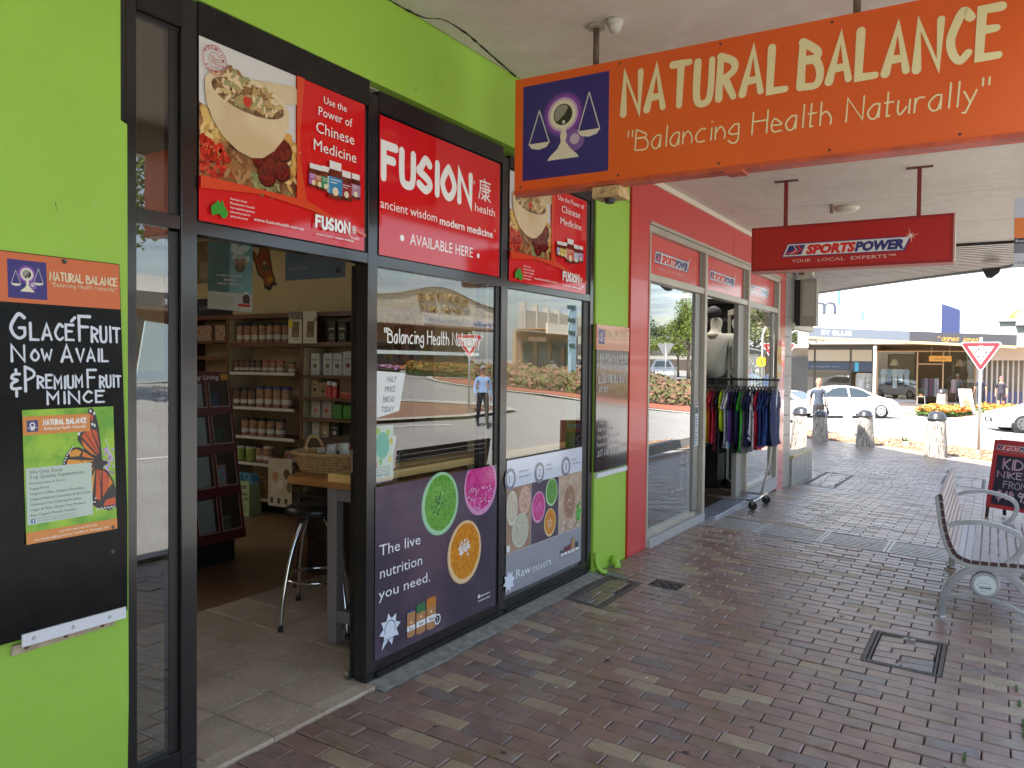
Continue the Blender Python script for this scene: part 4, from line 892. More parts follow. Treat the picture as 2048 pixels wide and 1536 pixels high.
# flyer
A=Art((.0625+.056,0,0),Yv,(-.05,0,1),rough=.3,pre='flyer')
A.rect(1.409,1.054,1.719,1.483,((.12,.33,.02),(.30,.50,.03),9)); A.up()
A.disc(1.60,1.42,.05,((.33,.50,.04),(.2,.42,.03),20),.04,n=14,wob=.2,extra=2); A.up()
for i in range(60):
    rr=random.Random(i); A.disc(rr.uniform(1.676,1.714),rr.uniform(1.19,1.34),.006,rr.choice([(.45,.28,.55),(.55,.42,.62),(.3,.15,.4)]),.004,n=6,rot=rr.random()*3,extra=i%4)
A.up()
bk=(.025,.018,.02)
W1=[(1.628,1.478),(1.640,1.482),(1.650,1.470),(1.662,1.42),(1.668,1.36),(1.672,1.30),(1.655,1.30),(1.62,1.325),(1.597,1.36),(1.586,1.375),(1.590,1.40),(1.615,1.415),(1.622,1.45)]
W2=[(1.655,1.30),(1.62,1.335),(1.59,1.35),(1.565,1.352),(1.545,1.33),(1.532,1.30),(1.527,1.27),(1.56,1.20),(1.60,1.175),(1.635,1.155),(1.645,1.20),(1.652,1.26)]
W3=[(1.655,1.28),(1.69,1.26),(1.71,1.225),(1.7185,1.19),(1.7185,1.13),(1.69,1.122),(1.65,1.135),(1.632,1.15),(1.642,1.22)]
for i,P in enumerate((W1,W2,W3)): A.poly(P,bk,extra=i)
A.up()
OR1=(.62,.16,.02);OR2=(.55,.08,.02);OR3=(.66,.26,.03)
for P,c in (([(1.60,1.385),(1.612,1.40),(1.634,1.405),(1.662,1.325),(1.655,1.32)],OR2),([(1.60,1.375),(1.652,1.315),(1.632,1.325),(1.606,1.35)],OR1),([(1.635,1.41),(1.655,1.40),(1.664,1.34)],OR2),([(1.63,1.46),(1.645,1.455),(1.64,1.43)],OR2),
  ([(1.555,1.335),(1.58,1.345),(1.60,1.335),(1.59,1.32),(1.56,1.32)],OR3),([(1.605,1.335),(1.645,1.305),(1.60,1.318)],OR1),([(1.55,1.312),(1.645,1.30),(1.545,1.285)],OR3),([(1.54,1.275),(1.64,1.29),(1.56,1.23)],OR3),([(1.565,1.22),(1.64,1.28),(1.60,1.195)],OR3),([(1.607,1.19),(1.645,1.27),(1.632,1.18)],OR3),
  ([(1.65,1.27),(1.668,1.27),(1.66,1.16),(1.643,1.17)],OR2),([(1.672,1.265),(1.688,1.25),(1.69,1.20),(1.668,1.17)],OR2),([(1.692,1.245),(1.708,1.215),(1.69,1.20)],OR1),([(1.68,1.16),(1.715,1.165),(1.715,1.14),(1.67,1.14)],OR2)): A.poly(P,c)
for P in ([(1.612,1.40),(1.66,1.32)],[(1.58,1.345),(1.60,1.30)],[(1.657,1.26),(1.668,1.17)],[(1.60,1.20),(1.625,1.26)]): A.stroke(P,.003,bk,extra=4)
for i in range(26):
    t=i/25; a,b=W2[3:11][int(t*6.9)],W2[3:11][min(7,int(t*6.9)+1)]; f=t*6.9%1; A.disc(a[0]+(b[0]-a[0])*f+.005,a[1]+(b[1]-a[1])*f,.0028,(.7,.7,.7),n=6,extra=5)
for i in range(12): A.disc(1.645+i*.006,1.130+.004*(i%2),.0028,(.7,.7,.7),n=6,extra=5)
for x,z in ((1.635,1.47),(1.648,1.462),(1.64,1.425),(1.648,1.42),(1.592,1.395),(1.60,1.405)): A.disc(x,z,.004,(.7,.7,.7),.006,n=6,extra=6)
A.disc(1.662,1.285,.016,bk,.022,n=12,extra=7); A.disc(1.678,1.288,.012,bk,.008,n=10,extra=7)
A.stroke(cat_([(1.700,1.315),(1.694,1.35),(1.686,1.365),(1.692,1.37)]),.003,(.6,.6,.55),extra=3)
A.up(); A.poly([(1.413,1.115),(1.413,1.297),(1.632,1.295),(1.632,1.117)],(.46,.54,.46)); A.rect(1.409,1.402,1.632,1.462,(.62,.22,.045)); A.poly([(1.409,1.054),(1.719,1.054),(1.719,1.090),(1.409,1.092)],(.62,.22,.045)); A.up()
A.rect(1.421,1.412,1.457,1.449,(.06,.04,.16)); A.up(); A.disc(1.439,1.434,.009,(.7,.7,.7),n=12); A.rect(1.424,1.424,1.454,1.4262,(.7,.7,.7)); A.rect(1.433,1.417,1.445,1.424,(.7,.7,.7)); A.disc(1.439,1.434,.005,(.06,.04,.16),n=10,extra=4)
A.hand('NATURAL BALANCE',1.474,1.432,.016,(.78,.75,.7),w_=.24,width=.145,gap=2.2); A.hand('Balancing Health Naturally',1.476,1.416,.009,(.75,.7,.62),w_=.18,width=.14)
tk=(.05,.07,.08)
for s_,z,h,w_ in (('We Only Stock',1.277,.0115,.108),('Top Quality Supplements',1.261,.0115,.182),('Practitioners in Store',1.243,.0085,.115),('Superfood',1.226,.0085,.060),('Organic Coffee, Organic Smoothies',1.209,.0085,.18),('Organic/Natural Cosmetics & Skin Care',1.192,.0085,.20),('Chemical Free Cleaning Products',1.175,.0085,.17),('Vegan & Paleo Gluten Free Produce',1.158,.0085,.182),('Raw Organic Protein Powders',1.141,.0085,.152)): A.text(s_,1.424,z,h,tk,width=w_)
A.text('Follow us on Facebook for tips & info on News',1.444,1.130,.0045,(.12,.18,.25),width=.13); A.text('Natural Balance Health Food Store Mornington',1.444,1.122,.0045,(.12,.18,.25),width=.135); A.rect(1.425,1.119,1.438,1.133,(.06,.12,.33)); A.up(); A.text('f',1.430,1.121,.010,(.8,.8,.8),bold=.03)
A.text('p 03 5975 1894 | f 03 5977 1096',1.515,1.076,.007,(.78,.72,.62),width=.13,bold=.015); A.text('naturalbalance@bigpond.com | 148 Main St, Mornington 3931',1.433,1.062,.007,(.78,.72,.62),width=.255,bold=.015)
fl=A.build('flyer',None); fl.data.transform(Matrix.Rotation(0,4,'X')); prop(fl,'green flyer with a monarch butterfly fixed on the left chalkboard','flyer')
fl.data.materials.append(mat('paper_back',(.5,.5,.5),.6))
cb2=thing('chalkboard','glossy chalkboard with faded handwriting on the green pillar beside the red wall','chalkboard',(.04,6.1,1.3))
box('panel',(.014,5.765,.80),(.028,6.400,1.762),mat('board_gloss2',(.016,.016,.018),.11,spec=.8,coat=.6,bump=(30,.03,.002)),cb2)
box('header',(.014,5.762,1.763),(.029,6.412,1.962),mat('header_peach',(.50,.17,.085),.25,coat=.6),cb2)
box('ledge_strip',(.014,5.79,.752),(.034,6.396,.79),mat('strip_white',(.62,.63,.68),.5),cb2)
A=Art((.0295,0,0),Yv,Zv,rough=.25,pre='signprint'); scales_logo(A,5.795,1.81,.115,glow=False); A.hand('NATURAL BALANCE',5.93,1.875,.045,(.72,.55,.35),w_=.19,width=.46,gap=2.2); A.hand('"Balancing Health Naturally"',5.95,1.845,.018,(.7,.5,.35),w_=.11,width=.42)
c2=(.42,.44,.48)
for s_,z,h,w_,y in (('NEW VEGAN NAIL POLISH',1.665,.06,.56,5.80),('- Environmentally friendly, natural, no bubble',1.612,.03,.56,5.80),('trial.',1.575,.03,.08,5.83),('ALLERGY FRIENDLY BEAUTY',1.50,.06,.58,5.79),('SERVICES',1.43,.04,.18,5.80),('TEES',1.18,.035,.12,5.82),('Great, for the hair dye',1.12,.03,.3,5.80),('Yoga, German gifts in stock!',1.06,.03,.44,5.79),('Bread every fri, first in line',1.0,.03,.42,5.79),('JUST ASK IN STORE :)',.92,.045,.5,5.79)):
    A.hand(s_,y,z,h,c2,w_=.12,width=w_,jit=.12,taper=(1.1,.8))
A.build('chalk_writing',cb2)
# ---------------------------------------------------------------- sports shop header prints
def sp_logo(A,x,z,w_,h,c_bg=(.68,.68,.68)):
    """white slanted badge with red and blue lettering, x..x+w_, z..z+h"""
    s=.18*h; P=lambda a,b:(x+a*w_+s*(b-.5)*2,z+b*h)
    nav=(.02,.03,.16); rd=(.60,.02,.02)
    A.poly([P(-.012,-.07),P(1.004,-.07),P(1.01,1.07),P(.0,1.07)],nav); A.up()
    A.poly([P(0,0),P(.99,0),P(1.0,1),P(.005,1)],c_bg); A.up()
    A.poly([P(.012,.10),P(.155,.10),P(.160,.90),P(.020,.90)],nav); A.up()
    A.stroke([P(.02,.24),P(.055,.30),P(.085,.45),P(.095,.86)][:3]+[P(.08,.62)],.12*h,rd); A.stroke([P(.088,.14),P(.14,.5),P(.095,.86)],.14*h,rd,extra=1); A.stroke([P(.055,.14),P(.105,.5),P(.06,.86)],.05*h,c_bg,extra=2)
    A.text('SPORTS',x+.18*w_,z+.13*h,.74*h,rd,width=.405*w_,bold=.06,slant=.22); A.text('POWER',x+.588*w_,z+.13*h,.74*h,nav,width=.39*w_,bold=.06,slant=.22)
def spark(A,x,z,r):
    for k in range(8):
        t=R(k*45+12); rr_=r*(1 if k%2==0 else .6); A.poly([(x+.06*r*math.cos(t+1.57),z+.06*r*math.sin(t+1.57)),(x+rr_*math.cos(t),z+rr_*math.sin(t)),(x+.06*r*math.cos(t-1.57),z+.06*r*math.sin(t-1.57))],(.78,.55,.42),extra=k)
    A.disc(x,z,.14*r,(.8,.72,.62),n=12,extra=9)
for (y0,y1,z0,z1,lab) in ((6.874,8.393,2.477,2.842,'red fanlight panel with a sports logo nearest the green shop'),(8.538,10.118,2.477,2.842,'red fanlight panel with a sports logo above the open shop door'),(10.302,11.778,2.477,2.842,'red fanlight panel with a sports logo farthest along the cream shopfront')):
    A=Art((-.012,0,0),Yv,Zv,rough=.12,pre='panel'); A.rect(y0,z0,y1,z1,(.62,.07,.06)); A.up(); W=y1-y0
    sp_logo(A,y0+.15*W,2.60,.62*W,.10); A.up(); spark(A,y0+.79*W,2.715,.06); A.text('YOUR LOCAL EXPERTS',y0+.20*W,2.535,.028,(.66,.40,.36),width=.50*W)
    prop(A.build('fanlight_panel',None),lab,'sign panel','sports logo panels over the cream shopfront')
# ---------------------------------------------------------------- hanging sign of the green shop
hs=thing('hanging_sign','large orange hanging sign with cream lettering and a purple scales logo','sign',(1.6,4,3.49))
box('sign_body',(.317,4.0,2.630),(3.02,4.09,3.262),mat('sign_orange_edge',(.60,.10,.03),.4),hs)
box('bottom_channel',(.317,3.992,2.610),(3.02,4.10,2.629),mat('channel_orange',(.55,.08,.03),.4,n=(9,(.4,.06,.025),.45,.6)),hs)
A=Art((0,3.9985,0),Xv,Zv,rough=.3,pre='signprint'); A.rect(.318,2.631,3.019,3.261,((.68,.095,.013),(.72,.11,.016),1.2)); A.up()
scales_logo(A,.371,2.684,.53)
cr_=(.76,.64,.36)
for i,(s_,x,h,z,w_) in enumerate((('NATURAL',.985,.205,2.970,.83),('BALANCE',1.885,.205,2.962,.80))): A.hand(s_,x,z,h,cr_,w_=.172,width=w_,slant=.04,jit=.05,gap=3.0,seed=5,taper=(1.12,.9))
A.hand('"Balancing Health Naturally"',1.01,2.772,.105,cr_,w_=.075,width=1.64,gap=1.8,slant=.06)
for x in (.36,.96,1.5,2.02,2.55,2.95):
    for z in (2.652,3.24) if x>.4 else (2.652,): A.disc(x,z,.007,(.08,.03,.03),n=8,extra=3)
A.build('sign_face',hs)
stl=mat('rusty_pole',(.10,.075,.065),.6,n=(20,(.18,.10,.06),.45,.6))
for x in (.80,2.12):
    MB().tube([(x,4.045,3.263),(x,4.045,3.485)],.017,10).build('pole',stl,hs,smooth=True); MB().lathe([(.05,-.012),(.05,0),(.02,.002)],(x,4.045,3.486),14).build('rose',mat('rose_dirty',(.38,.32,.27),.7),hs)
box('joint_clip',(1.53,3.985,2.598),(1.62,4.1,2.6095),mat('channel_orange',(.55,.08,.03),.4),hs)
se=thing('timber_block','chipboard block with a black sensor hanging under the orange sign','bracket',(.84,4.05,2.6))
box('block',(.80,4.012,2.548),(.96,4.15,2.609),mat('chipboard',(.42,.28,.12),.85,n=(30,(.62,.45,.22),.45,.6),n2=(60,(.25,.14,.06),.55,.65),bump=(60,.5,.004)),se,bevel=.003); MB().lathe([(.026,-.025),(.03,0)],(.885,4.06,2.5475),14).build('sensor',mat('rubber_black',(.01,.01,.01),.5),se)
dd=thing('ceiling_sensor','small white dome sensor on the ceiling beside the left sign pole','sensor',(.93,4.03,3.49)); MB().lathe([(.008,-.075),(.028,-.065),(.036,-.045),(.036,-.03),(.045,-.028),(.045,0)],(.92,4.02,3.489),16).build('dome',mat('sensor_white',(.5,.47,.42),.4),dd,smooth=True)
# ---------------------------------------------------------------- hanging sign of the sports shop
h2=thing('hanging_sign','red hanging sign with a red and blue sports logo farther along the awning','sign',(1.57,7.5,3.32))
rs_=mat('sign_red_edge',(.30,.012,.014),.4)
box('sign_body',(.765,7.502,2.512),(2.388,7.66,2.908),rs_,h2); A=Art((0,7.4995,0),Xv,Zv,rough=.3,pre='signprint'); A.rect(.766,2.513,2.387,2.907,(.27,.010,.012)); A.up(); A.rect(.785,2.535,2.365,2.885,(.40,.014,.014)); A.up()
sp_logo(A,1.065,2.632,.985,.105,(.66,.64,.6)); A.up(); spark(A,2.075,2.745,.07); A.text('YOUR',1.125,2.573,.030,(.66,.5,.45),width=.16); A.text('LOCAL',1.345,2.573,.030,(.66,.5,.45),width=.22); A.text('EXPERTS™',1.615,2.573,.030,(.66,.5,.45),width=.35)
A.build('sign_face',h2); box('lower_lip',(.765,7.495,2.500),(2.39,7.66,2.511),mat('lip_pink',(.5,.2,.18),.5),h2); box('end_cap',(2.389,7.5,2.51),(2.402,7.66,2.91),mat('end_cap_cream',(.45,.25,.2),.5),h2)
for x in (1.048,2.127):
    box('pole',(x-.016,7.56,2.909),(x+.016,7.592,3.315),mat('pole_red',(.20,.022,.02),.5),h2); box('foot_plate',(x-.10,7.55,3.3155),(x+.10,7.60,3.3245),mat('plate_rust',(.12,.03,.025),.7),h2)
# ceiling rose lamp, bus stop sign, speaker
cl=thing('ceiling_lamp','round cream ceiling light fitting beyond the red hanging sign','lamp',(1.33,9.1,3.32)); MB().lathe([(.03,-.055),(.09,-.05),(.125,-.025),(.135,0)],(1.33,9.1,3.3245),24).build('shade',mat('lamp_cream',(.55,.50,.40),.4),cl,smooth=True); MB().lathe([(.018,-.09),(.02,0)],(1.22,8.9,3.3245),10).build('sensor_stub',mat('stub_brown',(.2,.14,.09),.5),cl)
bus=thing('bus_stop_sign','grey, orange and black bus stop sign hanging at the right edge','sign',(2.79,6,3.3))
box('sign_panel',(2.787,6,2.284),(3.05,6.03,2.716),mat('bus_grey_pale',(.42,.42,.43),.5),bus); A=Art((0,5.999,0),Xv,Zv,rough=.4,pre='signprint')
A.rect(2.788,2.285,3.049,2.715,(.42,.42,.43)); A.up(); A.rect(2.788,2.465,3.049,2.592,(.60,.15,.02)); A.rect(2.788,2.43,3.049,2.4645,(.02,.015,.02)); A.rect(2.788,2.37,3.049,2.4295,(.14,.14,.145)); A.up(); A.text('Route',2.797,2.44,.017,(.6,.6,.6),width=.06); A.text('Hail Bus',2.797,2.302,.020,(.10,.10,.11),width=.10)
A.build('sign_face',bus); MB().tube([(2.86,6.015,2.717),(2.86,6.015,3.485)],.012,8).build('pole',mat('pole_dark',(.06,.04,.04),.5),bus)
spk=thing('loudspeaker','dark wedge shaped loudspeaker fixed under the awning edge','speaker',(2.62,14.75,3.2)); MB().prism([(0,0),(.26,0),(.24,-.07),(.14,-.15),(.07,-.14)],(2.49,14.62,3.212),Xv,Zv,-.16).build('case',mat('speaker_black',(.02,.015,.015),.5),spk)
# ---------------------------------------------------------------- inside the green shop
wood=mat('shelf_wood',(.13,.05,.025),.4,n=(5,(.09,.033,.017),.4,.6,(.3,1,4)))
peg=mat('peg_panel',(.40,.31,.19),.7); lipw=mat('shelf_lip',(.52,.50,.45),.5)
su=thing('shelving_unit','tall dark wooden shelving unit packed with jars along the back wall','shelves',(-3.3,6.1,.06))
YB=6.26; YF=5.93
def sbx(n,a,b,m,**k): return box(n,a,b,m,su,**k)
sbx('top_board',(-5.2,YF,2.10),(-1.9,YB,2.145),wood); sbx('back_panel',(-5.2,YB-.012,.3),(-1.9,YB-.002,2.099),mat('back_panel_tan',(.38,.28,.17),.7))
for x in (-4.42,-3.32,-2.15,-5.2): sbx('upright',(x-.018,YF,.06),(x+.018,YB-.013,2.099),wood)
sbx('side_lining',(-4.401,YF+.01,.3),(-4.39,YB-.014,2.098),peg); sbx('side_lining',(-3.301,YF+.01,.3),(-3.29,YB-.014,1.79),peg)
sbx('shelf',(-4.40,YF-.005,1.80),(-3.339,YB-.013,1.845),wood); sbx('shelf',(-3.30,YF-.005,1.80),(-2.17,YB-.013,1.845),wood); sbx('shelf',(-5.18,YF,1.66),(-4.44,YB-.013,1.70),wood);sbx('shelf',(-5.18,YF,1.84),(-4.44,YB-.013,1.87),wood)
LSH=[1.53,1.165,.862,.585]
for z in LSH: sbx('shelf',(-4.388,YF-.07,z-.02),(-3.339,YB-.013,z),wood); sbx('shelf_lip',(-4.388,YF-.085,z-.024),(-3.339,YF-.0705,z+.006),lipw)
RSH=[1.515,1.29,1.085,.86,.60]
for z in RSH: sbx('shelf',(-3.288,YF-.02,z-.028),(-2.17,YB-.013,z),wood)
sbx('shelf',(-4.388,YF-.15,.215),(-3.339,YB-.013,.24),peg); sbx('plinth',(-5.2,YF,.062),(-1.9,YB-.014,.2),mat('plinth_black',(.006,.005,.005),.6))
for i in range(6):
    for x in (-4.385,): MB().lathe([(.004,0),(.004,.002)],(x-.003,YF+.06,1.1+i*.06),6,axis='X').build('peg_hole',mat('hole_black',(.01,.01,.01),.9),su) if i<0 else None
# jars: a tan tin with a white band, black lid
def jar(loc,r,h,lid,body,label,grp,band=True,kind='jar'):
    t=thing(kind,label,kind,loc,grp); x,y,z=loc
    MB().lathe([(r,0),(r,h*.88)],(x,y,z),14).build('body',body,t,smooth=False); MB().lathe([(r*1.01,h*.881),(r*1.01,h),(r*.9,h*1.01)],(x,y,z),14).build('lid',lid,t)
    if band: MB().lathe([(r*1.012,h*.18),(r*1.012,h*.40)],(x,y,z),14,cap=False).build('band',mat('band_white',(.50,.47,.42),.5),t)
    return t
tan=mat('tin_tan',(.36,.18,.095),.45,n=(30,(.2,.09,.05),.45,.6)); tanb=mat('tin_brown',(.14,.06,.035),.45); blk_l=mat('lid_black',(.01,.008,.008),.4); blu=mat('lid_blue',(.02,.05,.16),.4); redl=mat('lid_red',(.35,.03,.02),.4); grn_b=mat('tub_green',(.20,.26,.05),.45)
rj=random.Random(9)
protoj={}
ORD=['leftmost','second','third','fourth','fifth','sixth','rightmost']
cntj={}
def put_jar(key,x,y,z,mk,label,grp):
    k=cntj.get(key,0); cntj[key]=k+1; nmax={'a':7,'b':5,'c':3,'d':4,'e':3,'f':5,'g':2}.get(key,1)
    if nmax>1: label=label.replace(' on the',', %s of its row, on the'%('rightmost' if k==nmax-1 else ORD[k]),1) if ' on the' in label else label.replace(' at the left',', %s of its row, at the left'%ORD[k],1)
    if key not in protoj: protoj[key]=mk((x,y,z)); protoj[key]['label']=label; protoj[key]['group']=grp
    else: copy_tree(protoj[key],(x,y,z),rj.uniform(0,6),label,grp)
J=lambda r,h,l,b,band=True:(lambda loc:jar(loc,r,h,l,b,'x','g',band))
for i in range(7): put_jar('a',-4.31+i*.115,6.02,1.846,J(.048,.20,blk_l,tan),'black lidded tan tin with a white band on the topmost shelf','black lidded tins on the topmost shelf')
put_jar('a2',-3.50,6.03,1.846,J(.05,.19,blk_l,tanb),'dark brown tin at the end of the topmost shelf','dark tins on the topmost shelf')
for i in range(5): put_jar('b',-4.32+i*.085,5.98,1.531,J(.036,.125,blk_l,tanb),'small dark jar on the second shelf','small dark jars on the second shelf')
for i in range(3): put_jar('c',-3.87+i*.105,5.98,1.531,J(.045,.125,redl,tan),'red lidded jar on the second shelf','red lidded jars on the second shelf')
put_jar('b2',-3.50,5.98,1.531,J(.04,.11,blk_l,tan),'low tan jar at the right end of the second shelf','low tan jar')
for i in range(4): put_jar('d',-3.95+i*.125,5.98,1.166,J(.053,.215,blu,tan),'blue lidded tan tin on the third shelf','blue lidded tins on the third shelf')
for i in range(3): put_jar('e',-4.31+i*.115,5.98,1.166,J(.05,.19-.01*i,blk_l,tanb),'dark brown tin at the left of the third shelf','dark tins on the third shelf')
for i in range(5): put_jar('f',-4.18+i*.13,5.98,.863,J(.05,.18,blk_l,tan),'black lidded tan tin on the fourth shelf','tins on the fourth shelf')
for i,(x,k) in enumerate(((-4.25,'g'),(-4.10,'g'),(-3.95,'h'),(-3.84,'h2'),(-3.50,'h3'))):
    if k=='g': put_jar('g',x,5.98,.586,J(.058,.15,mat('lid_cream',(.5,.48,.4),.5),grn_b,False),'green tub with a cream lid on the fifth shelf','green tubs on the fifth shelf')
    else: put_jar(k,x,5.98,.586,J(.055 if k!='h3' else .075,.17,mat('lid_cream',(.5,.48,.4),.5) if k=='h2' else blk_l,tan),('tan tin on the fifth shelf beside the green tubs','cream lidded tan tin in the middle of the fifth shelf','wide tan tin alone at the right of the fifth shelf')[('h','h2','h3').index(k)],'tins on the fifth shelf')
def packet(name,loc,w_,h,d,m,label,cat='packet',grp=None,art=None,rot=0):
    x,y,z=loc; t=thing(name,label,cat,loc,grp)
    MB().prism([(-w_/2,0),(w_/2,0),(w_*.52,h*.1),(w_*.5,h*.9),(w_*.47,h),(-w_*.47,h),(-w_*.5,h*.9),(-w_*.52,h*.1)],(x,y,z),Xv,Zv,-d).build('bag',m,t)
    if art:
        A=Art((x,y-.0008,z),Xv,Zv,rough=.35,pre='label'); art(A,w_,h); A.build('label_print',t)
    return t
silv=mat('bag_silver',(.46,.46,.45),.35,n=(12,(.38,.38,.37),.4,.6),bump=(18,.4,.006))
def art_dot(c1,c2): return lambda A,w_,h:(A.disc(0,h*.42,w_*.24,c1,w_*.2,n=12),A.rect(-w_*.3,h*.66,w_*.3,h*.72,c2),A.rect(-w_*.2,h*.14,w_*.25,h*.17,c2))
for i,x in enumerate((-3.20,-3.03,-2.90,-2.76,-2.63)): packet('snack_bag',(x,6.0,1.516),.115 if i<3 else .13,.22+.02*(i>2),.05,silv,('leftmost silver snack bag with a dark emblem on the upper right shelf','middle silver snack bag with a dark emblem on the upper right shelf','silver emblem bag next to the berry bags on the upper right shelf','silver snack bag with a red berry picture, left of the two','silver snack bag with a red berry picture, right of the two')[i],'bag',('silver bags with emblems','silver bags with berry pictures')[i>2],art_dot((.08,.07,.06),(.15,.14,.13)) if i<3 else art_dot((.2,.04,.04),(.2,.2,.2)))
redm=mat('bag_red',(.38,.03,.015),.4,n=(30,(.10,.05,.04),.5,.6)); tanm=mat('bag_kraft',(.33,.22,.12),.6)
for i,x in enumerate((-3.20,-3.09)): packet('kraft_bag',(x,6.0,1.291),.10,.18-.03*i,.05,tanm,('kraft coffee bag with a black drop, left end of the middle right shelf','shorter kraft bag beside the one with the black drop')[i],'bag',None,art_dot((.02,.015,.012),(.05,.03,.03)))
for i,x in enumerate((-2.985,-2.915)): 
    t=thing('bottle',('taller white capped red bottle on the middle right shelf','shorter white capped red bottle on the middle right shelf')[i],'bottle',(x,5.98,1.291)); MB().lathe([(.032,0),(.032,.11-.01*i),(.02,.125-.01*i)],(x,5.98,1.291),12).build('body',mat('bottle_red',(.5,.03,.02),.3),t); MB().lathe([(.024,.126-.01*i),(.024,.165-.01*i)],(x,5.98,1.291),12).build('cap',mat('cap_white',(.6,.58,.55),.4),t)
for i,x in enumerate((-2.79,-2.60)): packet('coffee_bag',(x,6.0,1.291),.16,.21,.05,redm,('dark and red foil bag beside the red bottles','dark and red foil bag at the right end of the middle right shelf')[i],'bag',None,lambda A,w_,h:(A.rect(-w_*.46,h*.3,w_*.46,h*.9,((.05,.035,.03),(.16,.09,.05),60)),A.up(),A.rect(-w_*.4,h*.22,w_*.4,h*.26,(.5,.35,.2))))
for i,(x,c,lb) in enumerate(((-3.19,(.42,.36,.33),'pale pouch with a pink drop, left on the lower right shelf'),(-3.04,(.42,.35,.31),'larger pale pouch with a pink drop'),(-2.90,(.05,.22,.03),'green leafy snack packet'),(-2.76,(.06,.26,.03),'wider green leafy snack packet'))):
    packet('pouch',(x,6.0,1.086),.12 if i<2 else .11,.17 if i<2 else .14,.04,mat('pouch_%d'%i,c,.4,n=(40,tuple(q*.7 for q in c),.45,.6)),lb,'packet',None,art_dot((.4,.08,.08),(.3,.25,.22)) if i<2 else None)
for i,(x,c,lb) in enumerate(((-3.19,(.40,.36,.3),'cream packet with a round white label'),(-3.06,(.30,.2,.1),'narrow kraft packet'),(-2.93,(.02,.018,.016),'black packet with rows of print'))): packet('packet',(x,6.0,.861),.10,.19,.05,mat('pk_%d'%i,c,.5),lb+' on the right shelf behind the basket','packet',None,art_dot((.5,.48,.42),(.3,.28,.25)) )
for i,x in enumerate((-5.0,-4.85,-4.62)): packet('snack_bag',(x,6.0,1.871),.16,.17,.05,mat('bag_plastic',(.40,.30,.24),.3,n=(25,(.35,.08,.05),.5,.6)),('clear bag of red snacks, leftmost on the shelf by the poster','clear bag of red snacks, second on the shelf by the poster','clear bag of red snacks next to the dark upright')[i],'bag')
# display cards standing on the top shelf
for i,(x,lb) in enumerate(((-3.475,'white display card with a yellow badge, left of the pair on the top shelf'),(-3.27,'white display card, right of the pair on the top shelf'))):
    A=Art((x,5.90,1.832),Xv,Zv,rough=.4,pre='card'); w_=.19;h=.32; A.rect(0,0,w_,h,(.55,.53,.46)); A.up()
    A.poly([(.05,.06),(.15,.06),(.16,.22),(.06,.22)],((.06,.03,.02),(.2,.1,.05),60)); A.disc(.09,.09,.045,((.3,.18,.08),(.12,.06,.03),60),.03,n=12,extra=2)
    if i==0: A.rect(0,.24,w_,h,((.02,.015,.01),(.3,.25,.2),50),extra=3); A.up(); A.disc(.035,.20,.035,(.6,.45,.02),.05,n=16); A.text('PERISH',.08,.03,.016,(.06,.04,.03),width=.08)
    else: A.disc(.17,.235,.018,(.2,.18,.08),.022,n=12); A.rect(.02,.03,.17,.032,(.1,.1,.1))
    prop(A.build('display_card',None),lb,'card')
for i,x in enumerate((-2.98,-2.84)): packet('tea_box',(x,6.0,1.846),.10,.20,.06,mat('tea_black',(.02,.016,.014),.5),('black tea box with a white ring, left','black tea box with a white ring, right')[i]+' of the pair on the top shelf','box',None,lambda A,w_,h:(A.ring(0,h*.28,w_*.2,w_*.27,(.5,.48,.42)),A.rect(-w_*.4,h*.62,w_*.4,h*.7,(.4,.38,.33))))
# low shelf basket, poster, popcorn box
wick=mat('wicker_dark',(.22,.12,.05),.7,n=(60,(.10,.05,.02),.45,.6),bump=(120,.6,.004)); wickl=mat('wicker_light',(.50,.31,.13),.6,n=(50,(.33,.18,.07),.45,.62),bump=(120,.6,.004))
def basket(name,c,a,b,h,m,label,handle=False,rows=7,rot=0):
    t=thing(name,label,'basket',(c[0],c[1],c[2])); M_=Matrix.Translation(Vector(c))@Matrix.Rotation(rot,4,'Z')
    n=26
    for k in range(rows):
        f=k/(rows-1); ww=.82+.18*f; pts=[M_@Vector((a*ww*math.cos(2*math.pi*i/n)*(1+.012*(-1)**(i+k)),b*ww*math.sin(2*math.pi*i/n)*(1+.012*(-1)**(i+k)),.008+h*f)) for i in range(n+1)]
        MB().tube(pts,h/rows*.56,6).build('weave',m,t,smooth=True)
    MB().tube([M_@Vector((a*1.02*math.cos(2*math.pi*i/n),b*1.02*math.sin(2*math.pi*i/n),h*1.03)) for i in range(n+1)],h/rows*.75,6).build('rim',m,t,smooth=True)
    q=MB()
    for i in range(n): t_=2*math.pi*(i+.5)/n; q.tube([M_@Vector((a*.82*math.cos(t_),b*.82*math.sin(t_),0)),M_@Vector((a*1.0*math.cos(t_),b*1.0*math.sin(t_),h))],.004,5)
    q.build('stakes',m,t,kind='stuff'); MB().lathe([(.01,0),(.80,0),(.80,.006)],(0,0,0),n,M=M_@Matrix.Diagonal((a,b,1,1))).build('base',m,t)
    if handle:
        for s_ in (-1,1): MB().tube([M_@Vector((s_*a*(.55+.0*u)+s_*a*.42*math.sin(u*math.pi)*.2,b*(.62*math.cos(u*math.pi)) ,h+.10*math.sin(u*math.pi))) for u in [i/10 for i in range(11)]],.009,7).build('handle',m,t,smooth=True)
    return t
basket('basket',(-3.78,5.93,.241),.27,.13,.16,wick,'dark wicker basket on the lowest shelf beside the picture card')
A=Art((-3.56,5.72,.20),Xv,Zv,rough=.35,pre='card'); A.rect(0,0,.33,.48,((.42,.34,.24),(.5,.44,.34),10)); A.up(); A.rect(0,.0,.33,.11,(.46,.43,.34))
